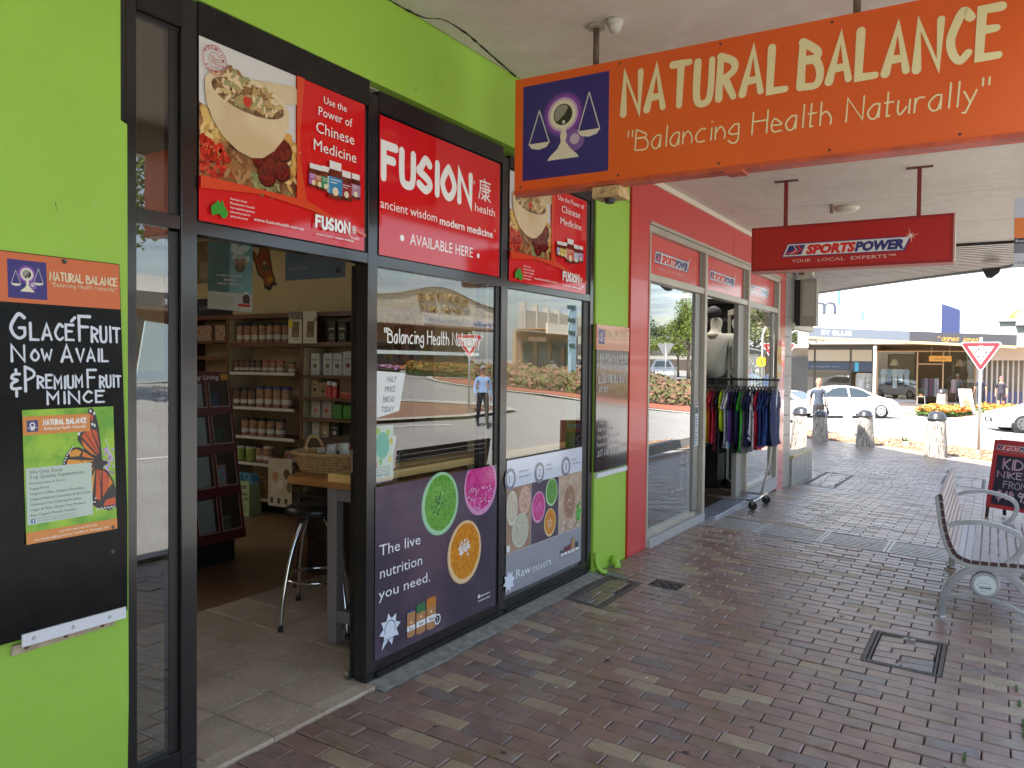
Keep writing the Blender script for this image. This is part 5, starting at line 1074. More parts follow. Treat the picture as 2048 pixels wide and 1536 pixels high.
for i,(x,z,c) in enumerate(((.10,.30,(.40,.2,.09)),(.17,.22,(.55,.5,.4)),(.26,.33,(.06,.05,.04)),(.09,.18,(.5,.46,.4)),(.22,.15,(.45,.33,.22)),(.30,.2,(.1,.08,.07)))): A.disc(x,z,.045,c,.05,n=16,extra=i)
A.up()
for x in (.03,.13,.23): A.rect(x,.03,x+.04,.085,(.04,.03,.02)); A.text('8',x+.045,.06,.02,(.05,.03,.02))
prop(A.build('picture_card',None),'picture card of pots leaning against the low shelf','card')
pc=thing('popcorn_box','green organic popcorn carton full of blue packets on the shop floor','box',(-3.85,5.7,.062)); Mr=Matrix.Translation((-4.0,5.66,.063))
MB().box((0,0,0),(.23,.16,.36),0,Mr).build('carton',mat('carton_green',(.32,.40,.20),.6),pc); A=Art((-4.0,5.6592,.063),Xv,Zv,rough=.5,pre='label'); A.disc(.16,.30,.035,(.02,.03,.04),.02,n=16); A.text('ORGANIC',.05,.215,.032,(.03,.04,.05),width=.165,bold=.03); A.text('POPCORN',.05,.165,.032,(.03,.04,.05),width=.165,bold=.03)
A.up(); A.text('Gifts',.135,.291,.02,(.4,.5,.3),width=.05)
for i in range(2):
    for j in range(2): A.hand('8 Nice',.03+.09*j,.10-.045*i,.026,(.04,.06,.05),w_=.1,width=.075,seed=i)
A.build('carton_print',pc)
q=MB()
for i in range(9): MB().cbox((-3.97+.025*i,5.72+.04*math.sin(i*2),.45),(.07,.03,.09),0,(.3*math.sin(i*3),.4*math.cos(i*5),i)).build('packet',mat('packet_blue',(.10,.28,.36),.35,bump=(40,.5,.006)),pc)
# wall pictures
def wallprint(name,x0,z0,w_,h,label,fn,y=6.262,cat='poster'):
    A=Art((x0,y,z0),Xv,Zv,rough=.4,pre='wallprint'); fn(A,w_,h); return prop(A.build(name,None),label,cat)
def fn1(A,w_,h):
    A.rect(0,0,w_,h,(.10,.17,.28)); A.up(); A.rect(0,h*.88,w_,h,(.45,.36,.2)); A.disc(w_*.55,h*.80,w_*.17,((.42,.36,.2),(.3,.24,.12),20),w_*.2,n=20); A.up(); A.text('Slim &',w_*.06,h*.48,h*.075,(.02,.03,.05)); A.text('Tone plan',w_*.06,h*.34,h*.075,(.02,.03,.05)); A.text('available here',w_*.06,h*.17,h*.06,(.35,.38,.42)); A.rect(w_*.85,h*.07,w_*.93,h*.16,(.03,.03,.05))
wallprint('wall_poster',-3.90,2.52,.86,.66,'blue slim and tone poster on the cream back wall',fn1)
def fn2(A,w_,h):
    for sc,c in ((1.0,(.012,.012,.014)),(.86,(.30,.08,.03))):
        A.poly([(w_*(.5+sc*(a-.5)),h*(.5+sc*(b-.5))) for a,b in ((.55,1),(.68,.97),(.74,.9),(.68,.72),(.74,.55),(.8,.35),(.98,.08),(.85,.1),(.72,.0),(.5,.05),(.45,.2),(.22,.32),(.12,.5),(0,.62),(.03,.75),(.12,.7),(.2,.6),(.28,.7),(.34,.88),(.45,.98))],c); A.up()
    for x,z,r_,c in ((.45,.62,.16,(.35,.05,.02)),(.55,.4,.14,(.12,.10,.05)),(.5,.82,.1,(.35,.25,.05)),(.72,.2,.12,(.55,.25,.03)),(.5,.5,.06,(.5,.5,.2))): A.disc(x*w_,z*h,r_*w_,c,r_*w_*.7,n=12,extra=int(x*9))
wallprint('wall_decal',-3.0,2.42,.46,.62,'dark tiki shaped cut-out right of the blue poster',fn2); wallprint('wall_decal',-4.42,2.42,.40,.62,'dark tiki shaped cut-out behind the teal hanging poster',fn2)
def fn3(A,w_,h): A.rect(0,0,w_,h*.4,(.30,.38,.08)); A.rect(0,h*.4001,w_,h,(.38,.36,.30)); A.up(); A.disc(w_*.3,h*.35,w_*.12,(.45,.46,.4),h*.22,n=12); A.poly([(0,h*.95),(w_,h*.8),(w_,h*.65),(w_*.5,h*.8)],(.03,.02,.015))
wallprint('wall_poster',-2.50,2.48,.45,.55,'green and white smoothie poster at the right of the back wall',fn3)
def fn4(A,w_,h): A.rect(0,0,w_,h,((.20,.16,.12),(.3,.24,.17),6)); A.up(); A.rect(w_*.1,h*.1,w_*.9,h*.5,(.35,.3,.22))
wallprint('wall_poster',-5.35,2.55,.55,.5,'small brown picture at the left of the back wall',fn4); wallprint('wall_sign',-5.35,2.15,.62,.22,'dark blue sign board on top of the left shelves',lambda A,w_,h:(A.rect(0,0,w_,h,(.02,.03,.07)),A.up(),A.text('LANDTIME',.05,.09,.05,(.3,.32,.35),width=.4)))
# teal poster hung in the doorway
hp=thing('hanging_poster','teal mens health poster hanging on two threads inside the doorway','poster',(-.65,2.8,2.15))
def fn5(A,w_,h):
    A.rect(0,0,w_,h,(.52,.50,.46)); A.up(); A.rect(0,h*.26,w_*.5,h,((.02,.15,.17),(.015,.10,.12),12)); A.rect(w_*.5,h*.26,w_,h,((.18,.38,.42),(.12,.3,.35),14)); A.up()
    for i in range(16):
        r_=random.Random(i); A.disc(w_*(.72+r_.uniform(-.18,.18)),h*(.86+r_.uniform(-.1,.1)),w_*.06,(.55,.62,.62),w_*.05,n=8,wob=.4)
    A.up(); A.disc(w_*.73,h*.70,w_*.14,(.33,.19,.13),h*.125,n=18); A.up(); A.disc(w_*.73,h*.635,w_*.115,(.07,.045,.035),h*.07,n=16); A.disc(w_*.73,h*.79,w_*.13,(.35,.42,.42),h*.04,n=14,extra=2); A.up(); A.disc(w_*.73,h*.66,w_*.05,(.3,.13,.1),h*.015,n=10); A.rect(w_*.64,h*.735,w_*.70,h*.75,(.03,.02,.02)); A.rect(w_*.76,h*.735,w_*.82,h*.75,(.03,.02,.02))
    for i in range(2): kanji(A,w_*.1,h*(.66-.3*i),w_*.28,h*.22,(.015,.09,.10))
    A.up()
    for i,(s_,x,q) in enumerate((('WHERE WISDOM',.2,.58),('MEETS',.38,.24),("MEN'S HEALTH",.24,.52))): A.text(s_,w_*x,h*(.49-.06*i),h*.035,(.62,.62,.58),width=w_*q,bold=.02)
    for i in range(6): A.rect(w_*.06,h*(.20-.025*i),w_*.6,h*(.204-.025*i),(.2,.2,.2))
    A.poly([(w_*.80,h*.12),(w_*.95,h*.12),(w_*.95,h*.22),(w_*.91,h*.25),(w_*.84,h*.25),(w_*.8,h*.22)],(.05,.02,.02)); A.rect(w_*.83,h*.25,w_*.92,h*.29,(.6,.6,.58)); A.rect(w_*.70,h*.07,w_*.96,h*.11,(.5,.02,.02))
A=Art((-.815,2.8,1.918),(1,0,-.09),(.012,0,1),rough=.35,pre='poster'); fn5(A,.335,.345); A.build('print',hp)
for x in (-.80,-.52): MB().tube([(x,2.801,2.255),(x,2.801,3.03)],.0012,4).build('thread',mat('thread',(.4,.4,.4),.6),hp)
# ---------------------------------------------------------------- magazine rack (healthy living display)
rk=thing('display_rack','dark red sloping pocket rack on a black plinth left in the doorway','display rack',(-2.7,4.4,.06))
mar=mat('rack_maroon',(.085,.012,.012),.45); lin=mat('pocket_line',(.42,.26,.22),.5); dkp=mat('pocket_dark',(.035,.018,.010),.6); pap=mat('pocket_paper',(.17,.19,.18),.55)
XB,XT,Z0,Z1=-2.36,-2.56,.26,1.56
def rp(y,t,o=0): # point on the sloping face, t 0..1 up, o outwards
    return Vector((XB+(XT-XB)*t+o,y,Z0+(Z1-Z0)*t+o*.15))
def slab(y0,y1,t0,t1,o0,o1,name,m,par=rk):
    vs=[rp(y0,t0,o0),rp(y1,t0,o0),rp(y1,t0,o1),rp(y0,t0,o1),rp(y0,t1,o0),rp(y1,t1,o0),rp(y1,t1,o1),rp(y0,t1,o1)]
    return MB().add(vs,[(0,1,2,3),(7,6,5,4),(0,4,5,1),(3,2,6,7),(0,3,7,4),(1,5,6,2)]).build(name,m,par)
MB().prism([(XB-.005,Z0),(XT-.005,Z1),(XT-.42,Z1),(-2.9,Z0)],(0,3.3,0),Xv,Zv,-1.09).build('cabinet',dkp,rk)
box('plinth',(-2.9,3.36,.062),(-2.45,4.36,.259),mat('plinth_black',(.006,.005,.005),.6),rk)
ts=[0,.055,.265,.315,.515,.565,.745,.785,.94,1.0]
for k in range(0,10,2): slab(3.3,4.39,ts[k],ts[k+1],-.004,.010,'rail',mar)
for j in range(6): slab(3.3+j*.2122,3.3+j*.2122+.026,.056,.939,-.003,.009,'divider',mar)
for j in range(5):
    y0=3.3+j*.2122+.027; y1=y0+.183
    for r_ in range(4):
        a,b=ts[r_*2+1],ts[r_*2+2]
        slab(y0,y1,a+.003,a+.008,.0102,.013,'pocket_edge',lin); slab(y0,y0+.004,a+.009,b-.003,.0102,.013,'pocket_edge',lin); slab(y1-.004,y1,a+.009,b-.003,.0102,.013,'pocket_edge',lin)
        if j==4: 
            c_=[(.10,.12,.05),(.12,.22,.28),(.03,.05,.02),(.03,.04,.09)][r_]
            slab(y0+.015,y0+.085,a+.01,a+(.09 if r_!=1 else .13),-.002,.006,'goods',mat('goods_%d'%r_,c_,.4,n=(40,(.3,.08,.05) if r_==1 else (.02,.02,.02),.45,.6)))
        else: slab(y0+.006,y1-.03,a+.012,b-.012,-.002,.004,'paper',pap)
A=Art(rp(3.3,.94,.0108),Yv,(XT-XB,0,Z1-Z0),rough=.5,pre='signprint'); A.text('Healthy Living',.62,.018,.038,(.45,.42,.38),width=.36,bold=.02); A.rect(1.0,.012,1.07,.06,(.42,.2,.03)); A.build('header_print',rk)
# ---------------------------------------------------------------- table, basket, stools
tb=thing('high_table','high pine topped table with grey legs standing in the doorway','table',(-.5,3.7,.05))
pn=mat('table_pine',(.42,.19,.055),.35,n=(5,(.30,.12,.03),.4,.62,(.6,3,1)))
MB().prism([(-.84,3.38),(-.16,3.38),(-.16,4.25),(-1.0,4.25),(-1.04,3.80)],(0,0,.932),Xv,Yv,.046).build('table_top',pn,tb,bevel=.004)
gl_=mat('leg_grey',(.20,.175,.18),.5)
for n_,a,b in (('leg',(-.545,3.40,.045),(-.475,3.46,.931)),('leg',(-.545,4.12,.05),(-.475,4.18,.931)),('leg',(-.24,3.40,.035),(-.17,3.46,.931)),('rail',(-.474,3.405,.17),(-.241,3.455,.235)),('rail',(-.474,3.405,.86),(-.241,3.455,.931)),('rail',(-.535,3.461,.86),(-.485,4.119,.931))): box(n_,a,b,gl_,tb,bevel=.003)
basket('basket',(-.72,3.70,.98),.30,.20,.11,wickl,'light wicker basket of white bottles on the high table',True,7,.35)
for i,(x,y,r_,h,c,lb) in enumerate(((-.62,3.68,.032,.15,(.55,.54,.52),'white pill bottle standing at the left of the table basket'),(-.55,3.72,.034,.16,(.58,.57,.55),'white pill bottle standing in the middle of the table basket'),(-.66,3.78,.033,.13,(.05,.03,.025),'dark brown bottle with a white cap in the table basket'),(-.45,3.80,.045,.22,(.45,.50,.58),'pale blue tub rising above the other bottles in the table basket'),(-.72,3.70,.03,.12,(.04,.03,.03),'small black bottle at the edge of the table basket'))):
    x-=.16; t=thing('bottle',lb,'bottle',(x,y,.99)); MB().lathe([(r_,0),(r_,h*.7),(r_*.8,h*.78)],(x,y,.99),14).build('body',mat('bottle_c%d'%i,c,.35),t); MB().lathe([(r_*.86,h*.781),(r_*.86,h),(r_*.7,h*1.01)],(x,y,.99),14).build('cap',mat('cap_white',(.6,.58,.55),.4),t)
t=thing('carton','red and white carton lying across the table basket','box',(-.86,3.86,1.12)); MB().cbox((-.84,3.86,1.11),(.16,.05,.03),0,(0,.12,.3)).build('body',mat('carton_red',(.45,.06,.03),.5,n=(30,(.6,.5,.45),.5,.6)),t)
t=thing('papers','loose white papers on the edge of the high table','paper',(-.36,3.45,.98)); MB().cbox((-.34,3.47,.986),(.2,.12,.008),0,(0,-.06,.3)).build('sheet',mat('paper_pinkish',(.5,.45,.5),.6),t)
chrome=mat('chrome',(.62,.62,.64),.08,metal=1)
st=thing('bar_stool','bar stool with bowed chrome legs under the high table','stool',(-.86,3.64,.05))
C0=Vector((-.86,3.64,0))
for k,(fx,fy) in enumerate(((-.877,3.365),(-.45,3.47),(-1.24,3.86),(-.83,3.90))):
    f=Vector((fx,fy,.062)); d=(f-C0); d.z=0; d.normalize()
    pts=[f+Vector((0,0,.02)),f*.93+C0*.07+Vector((0,0,.19)),f*.75+C0*.25+Vector((0,0,.42)),f*.5+C0*.5+Vector((0,0,.60)),f*.22+C0*.78+Vector((0,0,.71))]
    P2=[Vector((q[0],0,q[1])) for q in cat_([(p.xy-C0.xy).dot(d.xy)*1.0 and ((p.xy-C0.xy).length,p.z) for p in pts],4)]
    MB().tube([C0+d*q.x+Vector((0,0,q.z)) for q in P2],.0125,8).build('leg',chrome,st,smooth=True)
    MB().lathe([(.017,0),(.015,.03)],f+Vector((0,0,-.005)),10).build('foot_cap',mat('rubber_black',(.01,.01,.01),.5),st)
MB().tube([C0+Vector((.19*math.cos(t*.26),.19*math.sin(t*.26),.33)) for t in range(25)],.008,6).build('foot_ring',chrome,st,smooth=True)
MB().lathe([(.165,.72),(.185,.73),(.185,.76),(.15,.775)],C0,22).build('seat',mat('seat_black',(.012,.011,.011),.35),st,smooth=True)
s2=thing('bar_stool','dark bar stool with slim brown legs and a wicker back, behind the chrome stool','stool',(-1.28,4.2,.06))
bl2=mat('leg_brown',(.10,.04,.025),.4)
for fx,fy in ((-1.47,4.05),(-1.05,4.02),(-1.45,4.42),(-1.04,4.40)): MB().tube([(fx,fy,.065),(fx*.9+-.126,fy*.9+.42,.70)],.014,7).build('leg',bl2,s2)
box('seat',(-1.45,4.03,.701),(-1.08,4.38,.73),mat('seat_black',(.012,.011,.011),.35),s2,bevel=.01); MB().prism([(-1.42,.74),(-1.1,.74),(-1.08,1.0),(-1.44,1.0)],(0,4.39,0),Xv,Zv,.02).build('backrest',mat('wicker_red',(.24,.10,.045),.6,bump=(90,.6,.004)),s2)
# ---------------------------------------------------------------- things on the footpath
galv=mat('galvanised',(.50,.48,.46),.42,metal=.3,n=(16,(.38,.35,.33),.4,.6)); iron=mat('cast_iron',(.07,.062,.058),.55,n=(30,(.11,.09,.075),.45,.6),bump=(60,.4,.003))
# drain
dg=thing('drain_grate','slotted steel drain grate running across the footpath from the sports shop door','drain',(1.8,8.57,-.08))
y0,y1=snap(8.27)+.012,snap(8.87)-.012
def P3(x,y,dz=0): return Vector((x,y,G(x,y)+dz))
def strip3(mb,xa,xb,ya,yb,dz0,dz1,mi=0):
    mb.add([P3(xa,ya,dz0),P3(xb,ya,dz0),P3(xb,yb,dz0),P3(xa,yb,dz0),P3(xa,ya,dz1),P3(xb,ya,dz1),P3(xb,yb,dz1),P3(xa,yb,dz1)],[(3,2,1,0),(4,5,6,7),(0,1,5,4),(1,2,6,5),(2,3,7,6),(3,0,4,7)],mi)
q=MB(); strip3(q,.05,3.70,y0-.02,y1+.02,-.021,-.018); q.build('channel',mat('channel_dark',(.012,.011,.01),.9),dg)
xs=.06; seg=.60; k=0
while xs<3.6:
    xe=min(xs+seg,3.7); q=MB()
    for i in range(9):
        ya=y0+.01+i*(y1-y0-.02)/9; strip3(q,xs+.03,xe-.03,ya,ya+.036,-.012,.001)
    strip3(q,xs+.004,xs+.03,y0,y1,-.016,.0015); strip3(q,xe-.03,xe-.004,y0,y1,-.016,.0015)
    q.build('grate_segment',galv,dg); xs=xe; k+=1
def cover(name,label,x0,x1,ya,yb,bricks=True,fr=.022):
    t=thing(name,label,'access cover',(0.5*(x0+x1),.5*(ya+yb),G(x0,ya)))
    for d,(a,b,c,e) in enumerate(((x0,x1,ya,ya+fr),(x0,x1,yb-fr,yb),(x0,x0+fr,ya+fr,yb-fr),(x1-fr,x1,ya+fr,yb-fr))):
        q=MB(); strip3(q,a,b,c,e,-.03,.003); 
        for v in range(len(q.v)): x,y,z=q.v[v]; q.v[v]=(x,y,z+ramp(x,y))
        q.build('frame_bar',iron,t)
    for d,(a,b,c,e) in enumerate(((x0+.03,x1-.03,ya+.03,ya+.042),(x0+.03,x1-.03,yb-.042,yb-.03),(x0+.03,x0+.042,ya+.042,yb-.042),(x1-.042,x1-.03,ya+.042,yb-.042))):
        q=MB(); strip3(q,a,b,c,e,-.03,.002)
        for v in range(len(q.v)): x,y,z=q.v[v]; q.v[v]=(x,y,z+ramp(x,y))
        q.build('inner_bar',iron,t)
    rr=random.Random(int(x0*100))
    y=ya+.046; r_=0
    while y<yb-.06:
        hh=min(BW,yb-.046-y); x=x0+.046
        first=rr.uniform(.08,.22)
        while x<x1-.06:
            l=min(first if first else BL,x1-.046-x); first=0
            if l>.03:
                vs,fs=brick_geo(l-.006,hh-.006,.02); M_=Matrix.Translation((x+l/2,y+hh/2,G(x+l/2,y)+ramp(x+l/2,y)-.002+rr.uniform(-.002,.001))); MB().add([M_@Vector(v) for v in vs],fs).build('brick',BR[rr.choice((0,1,2,3,0))] if bricks else iron,t)
            x+=l
        y+=hh
    for cy in (ya+.055,yb-.055):
        q=MB(); cx=(x0+x1)/2; z=G(cx,cy)+ramp(cx,cy); q.box((cx-.035,cy-.02,z-.01),(cx+.035,cy+.02,z+.003)); q.build('lift_plate',mat('lift_steel',(.25,.25,.26),.4,metal=.5),t); box('key_hole',(cx-.008,cy-.008,z+.0031),(cx+.008,cy+.008,z+.0036),mat('hole_black',(.01,.01,.01),.9),t)
    return t
cover('access_cover','brick filled access cover in the paving in front of the bench',2.05,2.475,snap(5.2),snap(5.86))
cover('access_cover','sunken brick filled access cover at the foot of the green pillar',.115,.40,snap(5.12),snap(5.84))
cover('access_cover','brick filled access cover in the shaded paving beyond the grey corner window',.14,.62,snap(13.3),snap(15.3))
cover('access_cover','wide access cover in the shade behind the bench backrest',1.95,2.6,snap(15.4),snap(16.9))
vt=thing('vent_grate','dark pierced iron grate set in the pavers near the green pillar','drain',(.56,5.9,-.03))
for i in range(4):
    for j in range(3):
        x=.455+j*.075+(.037 if i%2 else 0);y=5.815+i*.052; z=G(x,y)+ramp(x,y); box('iron_tooth',(x,y,z-.02),(x+.05,y+.03,z+.002),iron,vt)
box('grate_plate',(.44,5.80,G(.56,5.9)-.03),(.68,6.02,G(.56,5.9)-.026),mat('channel_dark',(.012,.011,.01),.9),vt)
vp=thing('valve_cover','long narrow concrete valve cover beside the drain spout','access cover',(.13,5.91,-.01))
MB().add([(0.0,5.85,.002),(.26,5.85,-.026),(.26,5.97,-.026),(0.0,5.97,.002),(0.0,5.85,-.02),(.26,5.85,-.05),(.26,5.97,-.05),(0.0,5.97,-.02)],[(0,1,2,3),(7,6,5,4),(0,4,5,1),(1,5,6,2),(2,6,7,3)]).build('slab',mat('old_concrete2',(.22,.21,.19),.85,n=(18,(.15,.15,.13),.38,.6)),vp)
g2=thing('ribbed_plate','grey ribbed metal plate in the paving past the red pilaster','drain',(.46,13,-.2)); 
q=MB(); strip3(q,.2,.73,12.82,13.18,-.03,-.006); q.build('plate',galv,g2)
for i in range(12): q=MB(); strip3(q,.215+i*.042,.235+i*.042,12.84,13.16,-.0059,.001); q.build('rib',galv,g2)
# ---------------------------------------------------------------- bench
bn=thing('bench','timber slatted street bench with cast silver frames and a round ship medallion','bench',(2.65,7.2,-.11))
cast=mat('cast_aluminium',(.33,.34,.36),.38,metal=.65,n=(9,(.27,.28,.3),.4,.6),bump=(90,.1,.002))
slm=mat('bench_timber',(.33,.27,.25),.45,n=(12,(.26,.21,.20),.4,.6,(3,.5,3)),bump=(30,.12,.002)); slend=mat('bench_end_grain',(.05,.018,.018),.7)
# slat centre line profile (X,Z) from backrest top down to the seat front
prof=cat_([(2.372,.765),(2.385,.66),(2.402,.55),(2.430,.44),(2.478,.345),(2.56,.300),(2.68,.295),(2.80,.300),(2.93,.305),(3.03,.300)],6)
def along(prof,s_):
    d=0
    for a,b in zip(prof,prof[1:]):
        L=math.dist(a,b)
        if d+L>=s_: t=(s_-d)/L; return (a[0]+(b[0]-a[0])*t,a[1]+(b[1]-a[1])*t),math.atan2(b[1]-a[1],b[0]-a[0])
        d+=L
    return prof[-1],math.atan2(prof[-1][1]-prof[-2][1],prof[-1][0]-prof[-2][0])
tot=sum(math.dist(a,b) for a,b in zip(prof,prof[1:]))
n_s=18
for i in range(n_s):
    (x,z),an=along(prof,(i+.5)*tot/n_s); w_=tot/n_s*.84
    c=Vector((x,7.24,z))+Vector((-math.sin(an),0,math.cos(an)))*.018
    q=MB(); M_=Matrix.Translation(c)@Matrix.Rotation(-an,4,'Y')
    q.box((-w_/2,-.86,-.014),(w_/2,.86,.014),0,M_); q.m=[0,0,1,0,1,0]
    o=q.build('slat',[slm,slend],bn)
    bm=bmesh.new(); bm.from_mesh(o.data); bmesh.ops.bevel(bm,geom=[e for e in bm.edges if abs((e.verts[0].co-e.verts[1].co).y)>1],offset=.004,segments=2,affect='EDGES'); bm.to_mesh(o.data); bm.free()
def ribbon(pts,w_,t,y,name,par,m=cast,W2=None):
    """flat bar following pts (X,Z) : w_ in the plane, t thick along Y"""
    n=len(pts); L=[];Rr=[]
    for i in range(n):
        a=pts[max(i-1,0)];b=pts[min(i+1,n-1)]; d=Vector((b[0]-a[0],b[1]-a[1])).normalized(); ww=(w_ if W2 is None else w_+(W2-w_)*i/(n-1))/2
        L.append((pts[i][0]-d.y*ww,pts[i][1]+d.x*ww));Rr.append((pts[i][0]+d.y*ww,pts[i][1]-d.x*ww))
    vs=[];fs=[]
    for yy in (y-t/2,y+t/2):
        vs+=[(p[0],yy,p[1]) for p in L]+[(p[0],yy,p[1]) for p in Rr]
    for i in range(n-1):
        fs+=[(i,i+1,n+i+1,n+i)[::-1],(2*n+i,2*n+i+1,3*n+i+1,3*n+i),(i,i+1,2*n+i+1,2*n+i),(n+i,3*n+i,3*n+i+1,n+i+1)]
    fs+=[(0,n,3*n,2*n),(n-1,3*n-1,4*n-1,2*n-1)]
    o=MB().add(vs,fs).build(name,m,par)
    bm=bmesh.new(); bm.from_mesh(o.data); bmesh.ops.recalc_face_normals(bm,faces=bm.faces); bmesh.ops.bevel(bm,geom=[e for e in bm.edges if len(e.link_faces)==2 and e.calc_face_angle(0)>1],offset=min(w_,t)*.22,segments=2,affect='EDGES',clamp_overlap=True)
    for f in bm.faces: f.smooth=True
    bm.to_mesh(o.data); bm.free(); smooth_by_angle(o,35); return o
for Yf in (6.40,8.04):
    ribbon([(p[0]-.012*math.sin(0),p[1]-.012) for p in prof],.032,.045,Yf,'slat_bearer',bn)
    gL,gR=G(2.415,Yf),G(2.95,Yf)
    arc=[(2.425+.27*(1-math.cos(t)),) for t in (0,)]
    cx,cz,ra,rb_=2.685,-.10,.275,.385
    leg=[(cx+ra*math.cos(R(t)),cz+ (rb_)*math.sin(R(t))**.9) for t in range(178,1,-8)]
    leg=[(2.41,gL+.0)]+leg[1:-1]+[(2.955,gR)]
    ribbon(leg,.05,.05,Yf,'arched_leg',bn)
    ribbon(cat_([(2.44,.035),(2.55,.075),(2.68,.075),(2.80,.045),(2.925,-.02)],5),.026,.03,Yf,'cross_brace',bn)
    arm=cat_([(2.445,.545),(2.52,.575),(2.64,.590),(2.76,.570),(2.85,.535),(2.885,.48),(2.875,.42),(2.84,.365),(2.79,.325)],6)
    ribbon(arm,.030,.045,Yf,'armrest',bn,W2=.036)
    for gx,gz in ((2.41,gL),(2.955,gR)): MB().lathe([(.038,0),(.034,.012)],(gx,Yf,gz),12).build('foot_pad',cast,bn)
    MB().lathe([(.085,-.022),(.090,-.012),(.090,.012),(.085,.022)],(2.675,Yf,.165),30,axis='Y').build('medallion',cast,bn)
    sgn=-1
    A=Art((2.675,Yf-.0222,.165),Xv,Zv,rough=.4,pre='medal'); A.disc(0,0,.070,(.50,.55,.56),n=32); A.up(); A.ring(0,0,.066,.069,(.2,.2,.22))
    ink=(.05,.05,.06)
    A.poly([(-.038,-.012),(-.03,-.024),(.032,-.024),(.040,-.010),(.028,-.015),(-.02,-.016)],ink)
    for mx_,h in ((-.018,.03),(.003,.036),(.022,.03)):
        A.stroke([(mx_,-.014),(mx_,h)],.0022,ink,extra=2)
        for a,b in ((-.004,.010),(.012,.022)): A.poly([(mx_-.008,a),(mx_+.009,a),(mx_+.007,a+.009),(mx_-.007,a+.009)],(.62,.66,.66),extra=3); A.stroke([(mx_-.008,a),(mx_+.009,a)],.0018,ink,extra=4)
    A.stroke([(-.038,-.010),(-.05,-.004),(-.018,.03)],.0016,ink,extra=5); A.stroke(cat_([(-.042,-.028),(-.015,-.034),(.015,-.032),(.042,-.027)]),.0016,ink,extra=6)
    A.text('MORNINGTON',-.030,-.050,.008,ink,width=.06); A.build('medallion_face',bn)
box('cross_bar',(2.60,6.42,.235),(2.64,8.02,.265),cast,bn)
# ---------------------------------------------------------------- sandwich board
sw_=thing('sandwich_board','red framed sandwich chalkboard advertising kids shoes behind the bench','sandwich board',(2.8,11.7,-.23))
Ob=Vector((2.622,11.88,G(2.62,11.88)-.0)); Ub=Vector((.80,-.60,0)).normalized(); tilt=.0
Vb=Vector((.10,.13,1)).normalized(); Nb=Ub.cross(Vb)
def quadbox(O,U,V,x0,x1,z0,z1,t,m,name,par,o=0):
    Nn=U.cross(V).normalized(); q=MB()
    a=[O+U*x+V*z+Nn*d for d in (o,o-t) for x,z in ((x0,z0),(x1,z0),(x1,z1),(x0,z1))]
    return q.add(a,[(0,1,2,3),(7,6,5,4),(0,4,5,1),(1,5,6,2),(2,6,7,3),(3,7,4,0)]).build(name,m,par)
rdf=mat('board_red',(.42,.035,.04),.4)
Wb,Hb=.66,.99
quadbox(Ob,Ub,Vb,0,Wb,.13,Hb,.025,rdf,'frame',sw_); quadbox(Ob,Ub,Vb,.01,.04,0,.1295,.025,mat('leg_dark',(.04,.02,.02),.5),'leg',sw_); quadbox(Ob,Ub,Vb,Wb-.04,Wb-.01,0,.1295,.025,mat('leg_dark',(.04,.02,.02),.5),'leg',sw_)
V2=Vector((-.06,-.08,1)).normalized(); O2=Ob+Vector((.20,.26,0)); quadbox(O2,Ub,V2,0,Wb,.13,Hb-.01,.025,rdf,'rear_frame',sw_); quadbox(O2,Ub,V2,.01,.04,0,.1295,.025,mat('leg_dark',(.04,.02,.02),.5),'rear_leg',sw_)
MB().tube([Ob+Vb*Hb+Ub*(.33+.09*math.cos(t*.39))+Vb*(.035*math.sin(t*.39)) for t in range(9)],.004,6).build('handle',chrome,sw_)
def board_face(A,mir=False):
    A.rect(.065,.18,Wb-.06,.80,(.022,.018,.035)); A.up(); sp_logo(A,.045,.868,.52,.062); A.up(); A.text('YOUR LOCAL EXPERTS',.09,.838,.020,(.55,.33,.33),width=.40)
    pk=(.50,.22,.34);wh=(.55,.52,.60)
    for s_,x,z,h,w_,c in (('KIDS',.16,.64,.125,.36,wh),('NIKES',.10,.53,.075,.42,pk),('FROM',.20,.40,.085,.30,wh),('$48.95',.12,.26,.105,.42,pk)):
        if s_ in('KIDS','NIKES','$48.95'): A.hand(s_,x+.006,z-.006,h,pk if c==wh else wh,w_=.13,width=w_,jit=.08)
        A.hand(s_,x,z,h,c,w_=.10,width=w_,jit=.08)
A=Art(Ob+Nb*.0006,Ub,Vb,rough=.3,pre='signprint'); board_face(A); A.build('board_face',sw_)
# reverse face, seen mirrored in the shop window
Nb2=Ub.cross(V2); A=Art(O2+Ub*Wb-Nb2*.0258,-Ub,V2,rough=.3,pre='signprint'); board_face(A); A.build('board_face',sw_)
# ---------------------------------------------------------------- clothes rack
ck_=thing('clothes_rack','chrome clothes rack on castors standing in the sports shop door','clothes rack',(.1,10.1,-.05))
RZ=1.485; RY=9.93
MB().tube([(-.75,RY,RZ),(.50,RY,RZ)],.013,8).build('rail',mat('rail_black',(.012,.012,.012),.4),ck_,smooth=True)
pole=mat('rack_pole',(.62,.60,.55),.25,metal=.5)
MB().tube(cat_([(.47,RY,0)[0:1]+(RZ-.01,),(.44,1.0),(.40,.55),(.36,.30),(.30,.10)],5) and [(p[0],RY,p[1]) for p in [(.475,RZ-.012),(.44,.95),(.395,.50),(.345,.27),(.30,.085)]],.013,8).build('post',pole,ck_,smooth=True)
MB().tube([(-.70,RY,RZ-.012),(-.70,RY,.09)],.013,8).build('post',pole,ck_,smooth=True)
stlb=mat('rack_base',(.20,.16,.14),.35,metal=.6)
for yy in (9.66,10.20): MB().tube([(-.70,yy,.075),(.285,yy,.060)],.012,8).build('base_rail',stlb,ck_,smooth=True)
